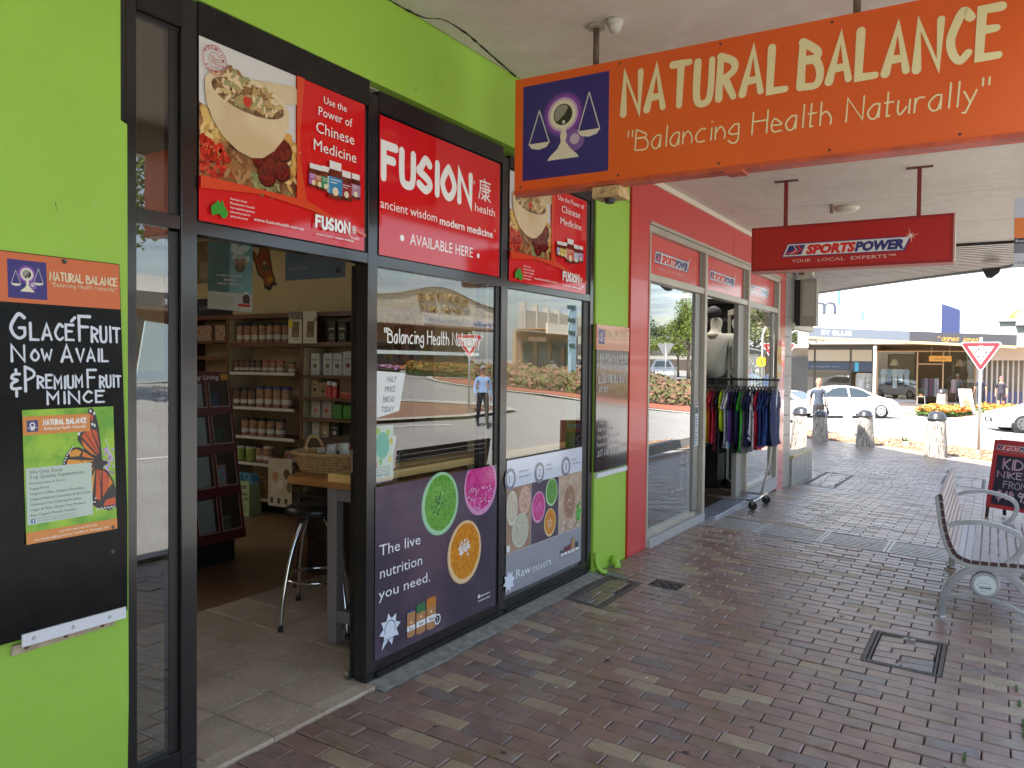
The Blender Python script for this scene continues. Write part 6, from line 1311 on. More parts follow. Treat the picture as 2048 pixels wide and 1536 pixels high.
for xx,gz in ((.297,.062),(-.70,.078)): MB().tube([(xx,9.58,gz),(xx,10.28,gz)],.017,10).build('cross_tube',chrome,ck_,smooth=True)
for xx in (.297,-.70):
    for yy in (9.60,10.26):
        zz=G(xx,yy) if xx>0 else .03
        MB().lathe([(.048,-.013),(.053,-.008),(.053,.008),(.048,.013)],(xx-.01,yy,zz+.053),16,axis='Y').build('castor_wheel',mat('rubber_black',(.01,.01,.01),.5),ck_); MB().cbox((xx-.005,yy,zz+.09),(.03,.045,.04)).build('castor_fork',chrome,ck_)
rs3=random.Random(21)
def shirt(x,col,length,label,i,sleeve=.20,stripe=None,wide=.46,kind='shirt',tilt=0,grp=None):
    """garment hanging edge-on: lies in the plane X=x, spread along Y"""
    t=thing(kind,label,kind,(x,RY,RZ),grp); top=RZ-.10; rr=random.Random(i*7+1)
    # outline in (Y,Z): left half then right half
    sh=.20+rr.uniform(-.01,.01); b=wide/2*rr.uniform(.86,.98)
    O=[(0,-.045),(.06,-.01),(sh,-.065),(sh+.10,-.10-sleeve*.7),(sh+.035,-.13-sleeve*.8),(sh-.02,-.17),(b*.86,-.35),(b*.90,-length*.75),(b,-length),(0,-length*1.015)]
    def mirror(P): return [(-a,b_) for a,b_ in reversed(P[1:-1])]
    poly=O+mirror(O)
    n=len(poly); th=.024
    # build front and back sheets with a rounded thickness and folds
    bm=bmesh.new(); vs=[bm.verts.new((0,a,b_)) for a,b_ in poly]; f=bm.faces.new(vs)
    for k in range(1,12):
        bmesh.ops.bisect_plane(bm,geom=bm.verts[:]+bm.edges[:]+bm.faces[:],plane_co=(0,0,-length*k/12),plane_no=(0,0,1))
    for k in range(-5,6):
        bmesh.ops.bisect_plane(bm,geom=bm.verts[:]+bm.edges[:]+bm.faces[:],plane_co=(0,k*.055,0),plane_no=(0,1,0))
    bmesh.ops.triangulate(bm,faces=bm.faces[:])
    me=bpy.data.meshes.new(kind); V=[v.co.copy() for v in bm.verts]; F=[tuple(v.index for v in f.verts) for f in bm.faces]; bm.verts.index_update(); F=[tuple(v.index for v in f.verts) for f in bm.faces]
    bd=set(v.index for v in bm.verts if v.is_boundary); bm.free()
    ph=rr.uniform(0,6); out=[]; 
    def fold(y,z): return .016*math.sin(y*26+ph+z*2)*min(1,-z*2.2+.1)+.009*math.sin(y*55+ph*2)*min(1,-z*1.5)
    for sg in (1,-1):
        for k,v in enumerate(V):
            dd=0 if (k in bd and v.z>-length*.97) else th*(1 if v.z>-.9*length else 1.2)
            out.append((x+fold(v.y,v.z)+sg*dd*.55+tilt*v.z,RY+v.y,top+v.z))
    nV=len(V); FF_=[f for f in F]+[tuple(nV+i_ for i_ in reversed(f)) for f in F]
    me.from_pydata([tuple(Vector(v)-Vector(t.location)) for v in out],[],FF_); me.materials.append(col); 
    if stripe: me.materials.append(stripe)
    me.polygons.foreach_set('use_smooth',[True]*len(FF_))
    if stripe:
        for p in me.polygons:
            c=p.center
            if abs(c.y)>sh-.02 or (abs(c.y)<.05 and False): p.material_index=1
    o=bpy.data.objects.new('garment',me); COL.objects.link(o); o.parent=t
    MB().tube([(x,RY,RZ-.075),(x,RY,RZ-.01),(x,RY+.012,RZ+.017),(x,RY,RZ+.024),(x,RY-.014,RZ+.012)],.0028,5).tube([(x,RY-.2,RZ-.155),(x,RY,RZ-.078),(x,RY+.2,RZ-.155)],.008,5).build('hanger',mat('hanger_black',(.012,.012,.012),.4),t)
    return t
def cl(n,c,r=.8,**k): return mat('cloth_'+n,c,r,bump=(140,.15,.002),**k)
K=dict(navy=cl('navy',(.012,.02,.075)),black=cl('black',(.012,.012,.016)),blue=cl('blue',(.02,.05,.22)),grey=cl('grey',(.10,.10,.11)),white=cl('white',(.60,.60,.62)),yellow=cl('yellow',(.62,.58,.02)),lime=cl('lime',(.50,.68,.02)),orange=cl('orange',(.70,.10,.03)),red=cl('red',(.52,.015,.05)),teal=cl('teal',(.02,.22,.25)),purple=cl('purple',(.07,.02,.16)),green=cl('green',(.05,.50,.04)),sky=cl('sky',(.20,.38,.60)),maroon=cl('maroon',(.16,.012,.03)))
Ls=[('maroon',.62,None,'dark maroon shirt at the shop end of the clothes rack'),('white',.42,'grey','short white top with a tag near the shop end of the rack'),('black',.66,None,'long black shirt near the shop end of the rack'),('teal',.60,None,'teal shirt near the shop end of the rack'),('blue',.78,None,'long blue shirt left of the yellow shirts on the rack'),('white',.74,None,'long white shirt left of the yellow shirts on the rack'),
('yellow',.78,None,'bright yellow shirt, left one of the yellow pair on the rack'),('grey',.80,None,'dark grey shirt between the two yellow shirts'),('yellow',.74,'yellow','bright yellow shirt hanging beside the orange shirt'),('orange',.72,None,'orange sports shirt on the rack'),('red',.74,None,'crimson red shirt beside the orange shirt'),('maroon',.84,None,'dark maroon shirt right of the crimson shirt'),('black',.88,None,'black shirt left of the lime sleeve'),('lime',.58,'lime','lime green shirt with a printed sleeve'),
('white',.80,'white','long white jersey right of the lime shirt'),('sky',.80,'white','sky blue striped jersey with white sleeves'),('purple',.72,'purple','purple sleeved jersey with white lettering'),('black',.86,None,'black shirt right of the purple jersey'),('navy',.80,None,'navy shirt over the green garment'),('green',.84,None,'bright green garment showing below the navy shirts'),('grey',.86,None,'mid grey garment hanging low near the green one'),('navy',.76,'navy','navy shirt left of the white striped sleeve'),('white',.70,'navy','white garment with a navy striped sleeve'),
('navy',.80,'white','navy shirt with a white striped sleeve'),('red',.80,None,'red garment hanging low at the street end of the rack'),('blue',.76,None,'royal blue shirt fourth from the street end of the rack'),('navy',.70,'blue','navy shirt with royal blue sleeves near the street end'),('blue',.74,None,'royal blue shirt behind the outermost navy shirts'),('navy',.72,None,'navy shirt second from the street end of the rack'),('navy',.74,'navy','outermost navy shirt at the street end of the rack')]
x=-.66
RK=[ck_]
for i,(c,L,s_,lb) in enumerate(Ls):
    RK.append(shirt(x,K[c],L*.92,lb,i,stripe=K[s_] if s_ else None,sleeve=.20 if s_ or i%2 else .12,kind='shirt',wide=.44 if i<len(Ls)-1 else .50)); x+=.0385 if i<26 else .036
PV=Vector((.478,9.93,0)); RA=0
for t in RK:
    d=Vector(t.location)-PV; t.location=PV+Matrix.Rotation(RA,3,'Z')@d; t.rotation_euler=(0,0,RA)
# red and yellow sale tag standing at the end of the window
tg=thing('sale_tag','tall red and yellow sale tag clipped above the end of the clothes rack','tag',(.05,11.6,1.7)); A=Art((.062,11.72,1.50),(.12,.99,0),Zv,rough=.4,pre='label'); A.rect(0,0,.17,.52,(.50,.30,.03)); A.rect(0,.44,.17,.5199,(.42,.06,.04),extra=1); A.up(); A.text('SALE',.02,.24,.07,(.42,.05,.03),width=.13,bold=.02); A.rect(.02,.06,.15,.18,(.5,.45,.35)); A.build('card',tg); MB().tube([(.05,11.55,1.5),(.05,11.55,2.1)],.006,6).build('clip_rod',chrome,tg)
# notice on the stile
A=Art((.006,8.27,.80),Yv,Zv,rough=.5,pre='paper'); A.rect(0,0,.12,.42,(.55,.6,.62)); A.up(); A.rect(.01,.34,.11,.41,(.06,.07,.10)); 
for i in range(11): A.rect(.018,.02+i*.028,.018+.085*(.6+.4*((i*7)%5)/4),.034+i*.028,(.12,.13,.16))
prop(A.build('door_notice',None),'small opening hours notice on the grey door stile','notice')
# ---------------------------------------------------------------- mannequin torso and plinth
def skin_body(chains,radii,name,m,par,sub=2,root=0,mats=None,regions=None,smooth=True):
    """chains: list of vertex index paths, verts dict idx->(co); radii dict"""
    ids=list(chains[0].keys()); raise NotImplementedError
def skin_mesh(verts,edges,rad,sub=2):
    me=bpy.data.meshes.new('sk'); me.from_pydata([tuple(v) for v in verts],edges,[]); o=bpy.data.objects.new('sk',me); COL.objects.link(o)
    md=o.modifiers.new('s','SKIN'); md.use_smooth_shade=True; 
    for i,r_ in enumerate(rad):
        r_=r_ if isinstance(r_,tuple) else (r_,r_); o.data.skin_vertices[0].data[i].radius=r_
    o.data.skin_vertices[0].data[0].use_root=True
    o.modifiers.new('u','SUBSURF').levels=sub
    out=newmesh_from(o); bpy.data.objects.remove(o); bpy.data.meshes.remove(me); return out
def place_mesh(me,name,mats,par,M_,fn=None):
    me.transform(M_); me.materials.clear()
    for q in mats: me.materials.append(q)
    off=woff(par)
    if fn:
        Mi=M_.inverted()
        for p in me.polygons: p.material_index=fn(Mi@p.center)
    me.transform(Matrix.Translation(-off)); me.polygons.foreach_set('use_smooth',[True]*len(me.polygons)); o=bpy.data.objects.new(name,me); COL.objects.link(o); o.parent=par; return o
mn=thing('mannequin','white mannequin in a cream polo shirt and dark cap inside the sports shop','mannequin',(-.75,10.6,.6))
ivory=mat('mannequin_ivory',(.72,.68,.56),.4); polo=mat('polo_cream',(.85,.82,.72),.8,bump=(60,.3,.004))
V=[(0,0,.0),(0,0,.22),(0,0,.40),(0,0,.50),(0,-.02,.56),(0,-.04,.64),(0,-.05,.72),(.20,0,.47),(.27,.0,.28),(.30,-.03,.05),(-.20,0,.47),(-.27,.0,.28),(-.30,-.03,.05)]
Ed=[(0,1),(1,2),(2,3),(3,4),(4,5),(5,6),(2,7),(7,8),(8,9),(2,10),(10,11),(11,12)]
me=skin_mesh(V,Ed,[(.17,.11),(.15,.10),(.17,.11),(.12,.09),.052,(.075,.09),(.06,.08),.075,.055,.038,.075,.055,.038])
place_mesh(me,'body',[ivory,polo],mn,Matrix.Translation((-.62,11.0,1.46))@Matrix.Rotation(R(170),4,'Z')@Matrix.Scale(1.2,4),lambda c:1 if (c.z<.53 and (abs(c.x)<.245 or c.z>.25)) else 0)
MB().lathe([(.094,.11),(.12,.10),(.10,.05)],(-.61,10.98,1.98),18).build('collar',mat('polo_collar',(.6,.55,.42),.8),mn,smooth=True)
MB().lathe([(.10,0),(.11,.03),(.085,.09),(.02,.12)],(-.62,10.93,2.345),16).build('cap',mat('cap_black',(.015,.015,.02),.7),mn,smooth=True)
box('plinth_block',(-1.0,10.55,.031),(-.42,11.2,.66),mat('plinth_dark',(.025,.022,.02),.35),None)
prop(bpy.data.objects['plinth_block'],'dark display plinth inside the sports shop doorway','plinth')
MB().tube([(-.62,11.0,.661),(-.62,11.0,1.48)],.03,10).build('stand',mat('stand_dark',(.03,.03,.03),.4),mn)
A=Art((-.9,12.28,2.33),Xv,Zv,rough=.6,pre='sign'); A.text('KOOKABURRA',-.25,0,.06,(.4,.4,.4),width=.62,bold=.02); prop(A.build('wall_lettering',None),'grey capital lettering on the dark back wall of the sports shop','lettering')
# bottles display inside sports window
dsb=thing('display_box','white cardboard display box inside the first sports shop window','box',(-.35,7.35,.12)); box('tray',(-.5,7.15,.25),(-.25,7.6,.36),mat('tray_white',(.55,.58,.58),.5),dsb); box('tray_stand',(-.45,7.2,.05),(-.3,7.55,.249),drk,dsb)
for i in range(4):
    t=thing('bottle',('pale pink','cream','pale blue','white')[i]+' bottle in the white window display box','bottle',(-.38,7.2+.1*i,.361)); c=((.55,.35,.35),(.55,.5,.35),(.35,.45,.55),(.55,.55,.55))[i]
    MB().lathe([(.04,0),(.042,.13),(.028,.19),(.018,.22),(.018,.26)],(-.38,7.2+.1*i,.361),12).build('body',mat('dbottle%d'%i,c,.4),t,smooth=True)
# ---------------------------------------------------------------- bollards, signs and plants by the road
logm=mat('weathered_log',(.30,.27,.235),.9,n=(5,(.42,.39,.35),.42,.62,(4,4,.6)),n2=(9,(.07,.05,.04),.53,.60,(5,5,.35)),bump=(26,1.0,.02)); capm=mat('bollard_cap',(.045,.045,.05),.28,metal=.3,coat=.3)
def bollard(x,y,h,r,label,seed):
    z=G(x,y); t=thing('bollard',label,'bollard',(x,y,z),'timber bollards along the garden bed'); rr=random.Random(seed); n=22; q=MB(); prof=[(1.08,-.1),(1.06,.12),(1.0,.35),(.94,.6),(.90,.82),(.84,.90),(.80,.96)]
    jag=[rr.uniform(-.09,.07) for _ in range(n)]
    for k,(f,zz) in enumerate(prof):
        for i in range(n):
            a=2*math.pi*i/n; rad=r*f*(1+jag[i]+.02*rr.uniform(-1,1)); q.v.append((x+rad*math.cos(a),y+rad*math.sin(a),z+zz*h*.86))
    for k in range(len(prof)-1):
        for i in range(n): a=k*n+i;b=k*n+(i+1)%n; q.f.append((a,b,b+n,a+n)); q.m.append(0)
    q.f.append(tuple(range((len(prof)-1)*n,len(prof)*n))); q.m.append(0)
    smooth_by_angle(q.build('post',logm,t),50)
    MB().lathe([(r*.90,h*.82),(r*.92,h*.845),(r*.92,h*.87),(r*.84,h*.875),(r*.80,h*.93),(r*.62,h*.98),(r*.35,h*1.01),(r*.05,h*1.02)],(x,y,z),24).build('cap',capm,t,smooth=True); return t
bollard(-1.43,23.65,.84,.20,'timber bollard in front of the pedestrian in black trousers',1); bollard(-.18,22.84,.93,.21,'timber bollard in the middle, in front of the white sedan',2); bollard(1.545,21.65,1.06,.235,'largest timber bollard, left of the give way sign',3)
bollard(-2.6,24.35,.84,.2,'timber bollard seen only through the corner shop glass',4); bollard(.54,44.0,1.05,.24,'small far timber bollard standing in the orange flowers',5)
bollard(22.5,47.5,1.2,.35,'left timber bollard across the road by the low shrubs, seen in the window',6); bollard(22.3,51,1.2,.35,'right timber bollard across the road by the low shrubs, seen in the window',7)
WHT=mat('sign_white',(.72,.72,.70),.4); SRED=mat('sign_red',(.50,.03,.035),.4)
def tri(w_,h,r_,n=5):
    P=[];C=[(-w_/2,0),(0,-h),(w_/2,0)]
    for i in range(3):
        p=Vector(C[i]);a=(Vector(C[i-1])-p).normalized();b=(Vector(C[(i+1)%3])-p).normalized(); bis=(a+b).normalized(); ang=a.angle(b)/2; c=p+bis*(r_/math.sin(ang)); t0=c-p
        d0=(p+a*(r_/math.tan(ang)))-c; a0=math.atan2(d0.y,d0.x); d1=(p+b*(r_/math.tan(ang)))-c; a1=math.atan2(d1.y,d1.x); da=(a1-a0+math.pi)%(2*math.pi)-math.pi
        for k in range(n+1): P.append((c.x+r_*math.cos(a0+da*k/n),c.y+r_*math.sin(a0+da*k/n)))
    return P
def giveway(x,y,ztop,w_,rot,label,ptop,z0=None):
    z=G(x,y) if z0 is None else z0; t=thing('give_way_sign',label,'sign',(x,y,z)); U=Vector((math.cos(rot),math.sin(rot),0)); V=Vector((0,0,1)); Nn=U.cross(V)
    h=w_*.80; O=Vector((x,y,ztop))
    MB().prism(tri(w_,h,w_*.05),O,U,V,-.004).build('plate',mat('plate_grey',(.35,.35,.36),.4,metal=.5),t)
    A=Art(O+Nn*.0005,U,V,rough=.4,pre='sign',step=.0005); A.poly(tri(w_,h,w_*.05),(.74,.74,.72)); A.up()
    def sc(k): return [(p[0]*k,(p[1]+h*.36)*k-h*.36) for p in tri(w_,h,w_*.05)]
    A.poly(sc(.93),(.50,.03,.04)); A.up(); A.poly([(p[0],p[1]) for p in [(q[0]*.60,(q[1]+h*.36)*.60-h*.36) for q in tri(w_,h,w_*.01)]],(.74,.74,.72)); A.up()
    cx,cz=0,-h*.36; rr_=w_*.115
    for k in range(3):
        a0=95-k*120; pts=[(cx+rr_*math.cos(R(a0-q)),cz+rr_*math.sin(R(a0-q))) for q in range(12,84,12)]; A.stroke(pts,w_*.032,(.03,.03,.035),extra=k)
        ae=R(a0-84); px_,pz_=cx+rr_*math.cos(ae),cz+rr_*math.sin(ae); d=(math.sin(ae),-math.cos(ae)); nrm=(math.cos(ae),math.sin(ae)); s_=w_*.045
        A.poly([(px_-nrm[0]*s_,pz_-nrm[1]*s_),(px_+nrm[0]*s_,pz_+nrm[1]*s_),(px_+d[0]*s_*1.5,pz_+d[1]*s_*1.5)],(.03,.03,.035))
    A.build('sign_face',t)
    MB().tube([Vector((x,y,z-.05))-Nn*.04,Vector((x,y,ptop))-Nn*.04],.034,12).build('post',mat('post_galv',(.42,.44,.45),.35,metal=.6),t,smooth=True); MB().lathe([(.05,0),(.05,.13),(.036,.14)],Vector((x,y,z))-Nn*.04,12).build('base_sleeve',mat('post_galv',(.42,.44,.45),.35,metal=.6),t)
    for dz in (-.1,-h*.5): MB().cbox(O+V*dz-Nn*.02,(.09,.05,.03),0,(0,0,rot)).build('clamp',mat('post_galv',(.42,.44,.45),.35,metal=.6),t)
    return t
giveway(2.40,22.91,2.30,.93,R(0),'triangular give way sign on a grey post in the bark bed',2.42)
giveway(12.35,22.5,2.62,1.0,R(-33),'give way sign across the road that shows only in the shop window',2.7)
giveway(11.9,40,2.8,.95,R(143),'far give way sign turned away, seen in the sports shop window',2.85)
# spiky plant
def tuft(x,y,h,n,m,label,seed,cat='plant',w_=.02):
    z=G(x,y)+.03; rr=random.Random(seed); q=MB()
    for i in range(n):
        a=rr.uniform(0,6.28);l=h*rr.uniform(.7,1.2);t=rr.uniform(.35,1.2); d=Vector((math.cos(a)*math.sin(t),math.sin(a)*math.sin(t),math.cos(t))); s_=Vector((-math.sin(a),math.cos(a),0))*w_; p=Vector((x,y,z))
        q.add([p-s_,p+s_,p+d*l*.6+s_*.8,p+d*l+Vector((0,0,-.02)),p+d*l*.6-s_*.8],[(0,1,2,3,4)])
    t=thing('spiky_plant',label,cat,(x,y,z)); q.build('leaves',m,t); return t
tuft(.66,24.1,.30,26,mat('leaf_spiky',(.10,.16,.05),.6),'small spiky green plant in the bark bed',1); MB
q=MB(); q.cbox((.70,23.9,G(.7,23.9)+.06),(.16,.12,.1),0,(0,0,.5)); prop(q.build('stone',mat('pale_stone',(.6,.57,.5),.8,bump=(30,.6,.01)),bevel=.02),'pale stone lying in front of the small spiky plant','stone')
wp=thing('marker_post','short white marker post behind the bark bed','post',(-1.0,25.6,G(-1,25.6))); box('post',(-1.12,25.55,G(-1,25.6)),(-.88,25.62,G(-1,25.6)+.95),WHT,wp,bevel=.01); box('foot',(-1.2,25.5,G(-1,25.6)-.02),(-.8,25.68,G(-1,25.6)+.06),WHT,wp)
lp=thing('light_pole','slim white pole in front of the white sedan','pole',(-1.41,35.1,G(-1.4,35))); MB().tube([(-1.41,35.1,-.5),(-1.41,35.1,2.35)],.055,12).build('shaft',mat('pole_white',(.7,.7,.68),.4),lp,smooth=True); MB().lathe([(.07,2.35),(.075,2.5),(.02,2.52)],(-1.41,35.1,0),12).build('pole_cap',mat('pole_grey',(.3,.3,.3),.4),lp)
# ---------------------------------------------------------------- flowers
def flowers(name,poly,cols,label,n,seed,h=.22,leafc=(.07,.13,.03),s_=.06,per=3.1):
    rr=random.Random(seed); xs=[p[0] for p in poly];ys=[p[1] for p in poly]; q=MB(); k=0
    mats=[mat('leaf_%s'%seed,leafc,.7,n=(9,tuple(c*1.6 for c in leafc),.4,.6))]+[mat('petal_%02d%02d%02d'%tuple(int(x*99) for x in c),c,.7) for c in cols]
    while k<n:
        x=rr.uniform(min(xs),max(xs));y=rr.uniform(min(ys),max(ys))
        if not inpoly(x,y,poly): continue
        k+=1; c=Vector((x,y,G(x,y)+h*rr.uniform(.1,1))); fl=c.z-G(x,y)>h*.5 and rr.random()<.75
        a=rr.uniform(0,6.28);b=rr.uniform(-.9,.9); u=Vector((math.cos(a),math.sin(a),b*.5)).normalized()*s_*rr.uniform(.6,1.2); v=u.cross(Vector((rr.uniform(-.5,.5),rr.uniform(-.5,.5),1))).normalized()*u.length*.8
        q.add([c-u,c-v,c+u,c+v],[(0,1,2,3)],1+rr.randrange(len(cols)) if fl else 0)
    return q.build(name,mats,None,kind='stuff',label=label)
org=[(.72,.20,.03),(.75,.32,.05),(.62,.12,.03),(.75,.42,.10)]
flowers('flower_bed',[(-.4,40.2),(.4,39.4),(1.4,40.6),(1.9,42.6),(1.5,44.8),(.2,44.2)],org,'orange flower bed around the small far bollard',2600,31,h=.35,s_=.09)
flowers('flower_bed',[(1.9,46.0),(2.6,42.5),(3.5,42.0),(4.6,46),(3.4,48.8),(2.2,48.6)],org,'orange flower bed behind the white sports car',2400,32,h=.35,s_=.09)
flowers('flower_bed',[(23,37.8),(25.2,36.6),(27,37.6),(31.5,43.5),(29.5,47),(26,47),(23.5,42)],[(.42,.17,.02),(.50,.27,.03),(.36,.06,.015),(.2,.2,.06)],'orange and yellow flower bed across the road seen in the window',7000,33,h=.55,s_=.13)
flowers('flower_bed',[(27.1,37.2),(28.0,36.4),(29.6,37.6),(28.6,38.8)],[(.60,.30,.55),(.7,.45,.65)],'mauve flower patch across the road seen in the window',900,34,h=.4,s_=.12)
def shrubs(c,r,n,seed,label,cols):
    rr=random.Random(seed); q=MB(); mats=[mat('shrub_%d_%d'%(seed,i),cc,.8) for i,cc in enumerate(cols)]
    for k in range(n):
        a=rr.uniform(0,6.28);d=r*math.sqrt(rr.random()); x,y=c[0]+d*math.cos(a),c[1]+d*math.sin(a); hh=.75+.2*math.sin(x*1.7)+.15*math.sin(y*2.3); p=Vector((x,y,G(x,y)+hh*rr.uniform(.1,1)))
        u=Vector((rr.uniform(-1,1),rr.uniform(-1,1),rr.uniform(-.6,.6))).normalized()*.14; v=u.orthogonal().normalized()*.1; q.add([p-u,p-v,p+u,p+v],[(0,1,2,3)],rr.choice((0,0,1,1,2,3)))
    return q.build('ground_shrubs',mats,None,kind='stuff',label=label)
RBC=(16.8,42.3)
shrubs(RBC,7.3,9000,41,'low reddish shrubs on the roundabout island seen in the windows',[(.11,.12,.04),(.24,.13,.08),(.30,.16,.11),(.16,.17,.06)])
def ringsheet(name,c,r0,r1,m,dz,n=72,kind='structure'):
    q=MB(); V=[(c[0]+r*math.cos(2*math.pi*k/n),c[1]+r*math.sin(2*math.pi*k/n)) for r in (r0,r1) for k in range(n)]
    q.v=[(x,y,G(x,y)+dz) for x,y in V]; q.f=[(k,n+k,n+(k+1)%n,(k+1)%n) for k in range(n)]; q.m=[0]*n; return q.build(name,m,None,kind=kind)
redbrick=mat('red_paving',(.42,.15,.09),.85,n=(3,(.36,.12,.07),.4,.6)); kw=mat('kerb_white',(.62,.60,.55),.8)
ringsheet('roundabout_apron',RBC,7.2,9.4,redbrick,.05); ringsheet('roundabout_kerb',RBC,9.4,9.75,kw,.03); ringsheet('roundabout_soil',RBC,.1,7.2,bark,.08)
MED=[(12.4,15.5),(15.6,15.5),(15.3,22.3),(13.5,25.6),(12.6,25.9),(12.2,22)]
sheet('median_bed',MED,mat('median_mulch',(.30,.17,.11),.95,n=(5,(.20,.11,.07),.4,.6),n2=(30,(.40,.26,.18),.5,.65),bump=(20,1,.03)),.05,.8)
mk=mat('kerb_median',(.46,.43,.37),.85)
def line3(name,pts,w_,m,dz):
    q=MB()
    for (a,b) in zip(pts,pts[1:]):
        a=Vector(a);b=Vector(b);d=(b-a).normalized();nn=Vector((-d.y,d.x))*w_/2; k=max(1,int((b-a).length/1.5))
        for i in range(k):
            p=a+(b-a)*i/k; e=a+(b-a)*(i+1)/k; q.add([(c.x,c.y,G(c.x,c.y)+dz) for c in (p-nn,e-nn,e+nn,p+nn)],[(0,1,2,3)])
    return q.build(name,m,None,kind='structure')
line3('median_kerb',MED+[MED[0]],.30,mk,.08); wl=mat('road_paint',(.70,.70,.66),.7,n=(30,(.55,.55,.5),.45,.65))
line3('road_marking',[(11.95,14),(11.8,17),(11.45,20.2)],.14,wl,-.015); line3('road_marking',[(16.3,21),(15.9,24.0),(13.6,27)],.16,wl,-.015)
line3('road_marking',[(10.2,8),(10.3,14)],.12,wl,-.015)
line3('flower_bed_kerb',[(22.9,38.5),(23.0,35.8),(25.6,34.3),(31.2,37.2),(34,38.5)],.35,mk,.10)
sheet('far_footpath',[(28.0,46.5),(31.4,37.8),(32,20),(36,20),(36,72),(27,72)],redbrick,.06,3)
# far side footpath to the north
sheet('far_path',[(-12,44.2),(-1.2,41.2),(5,39.4),(9,39),(9,50),(-12,50)],mat('tan_paving',(.46,.34,.22),.85,n=(4,(.40,.29,.18),.4,.6)),-.01,2)
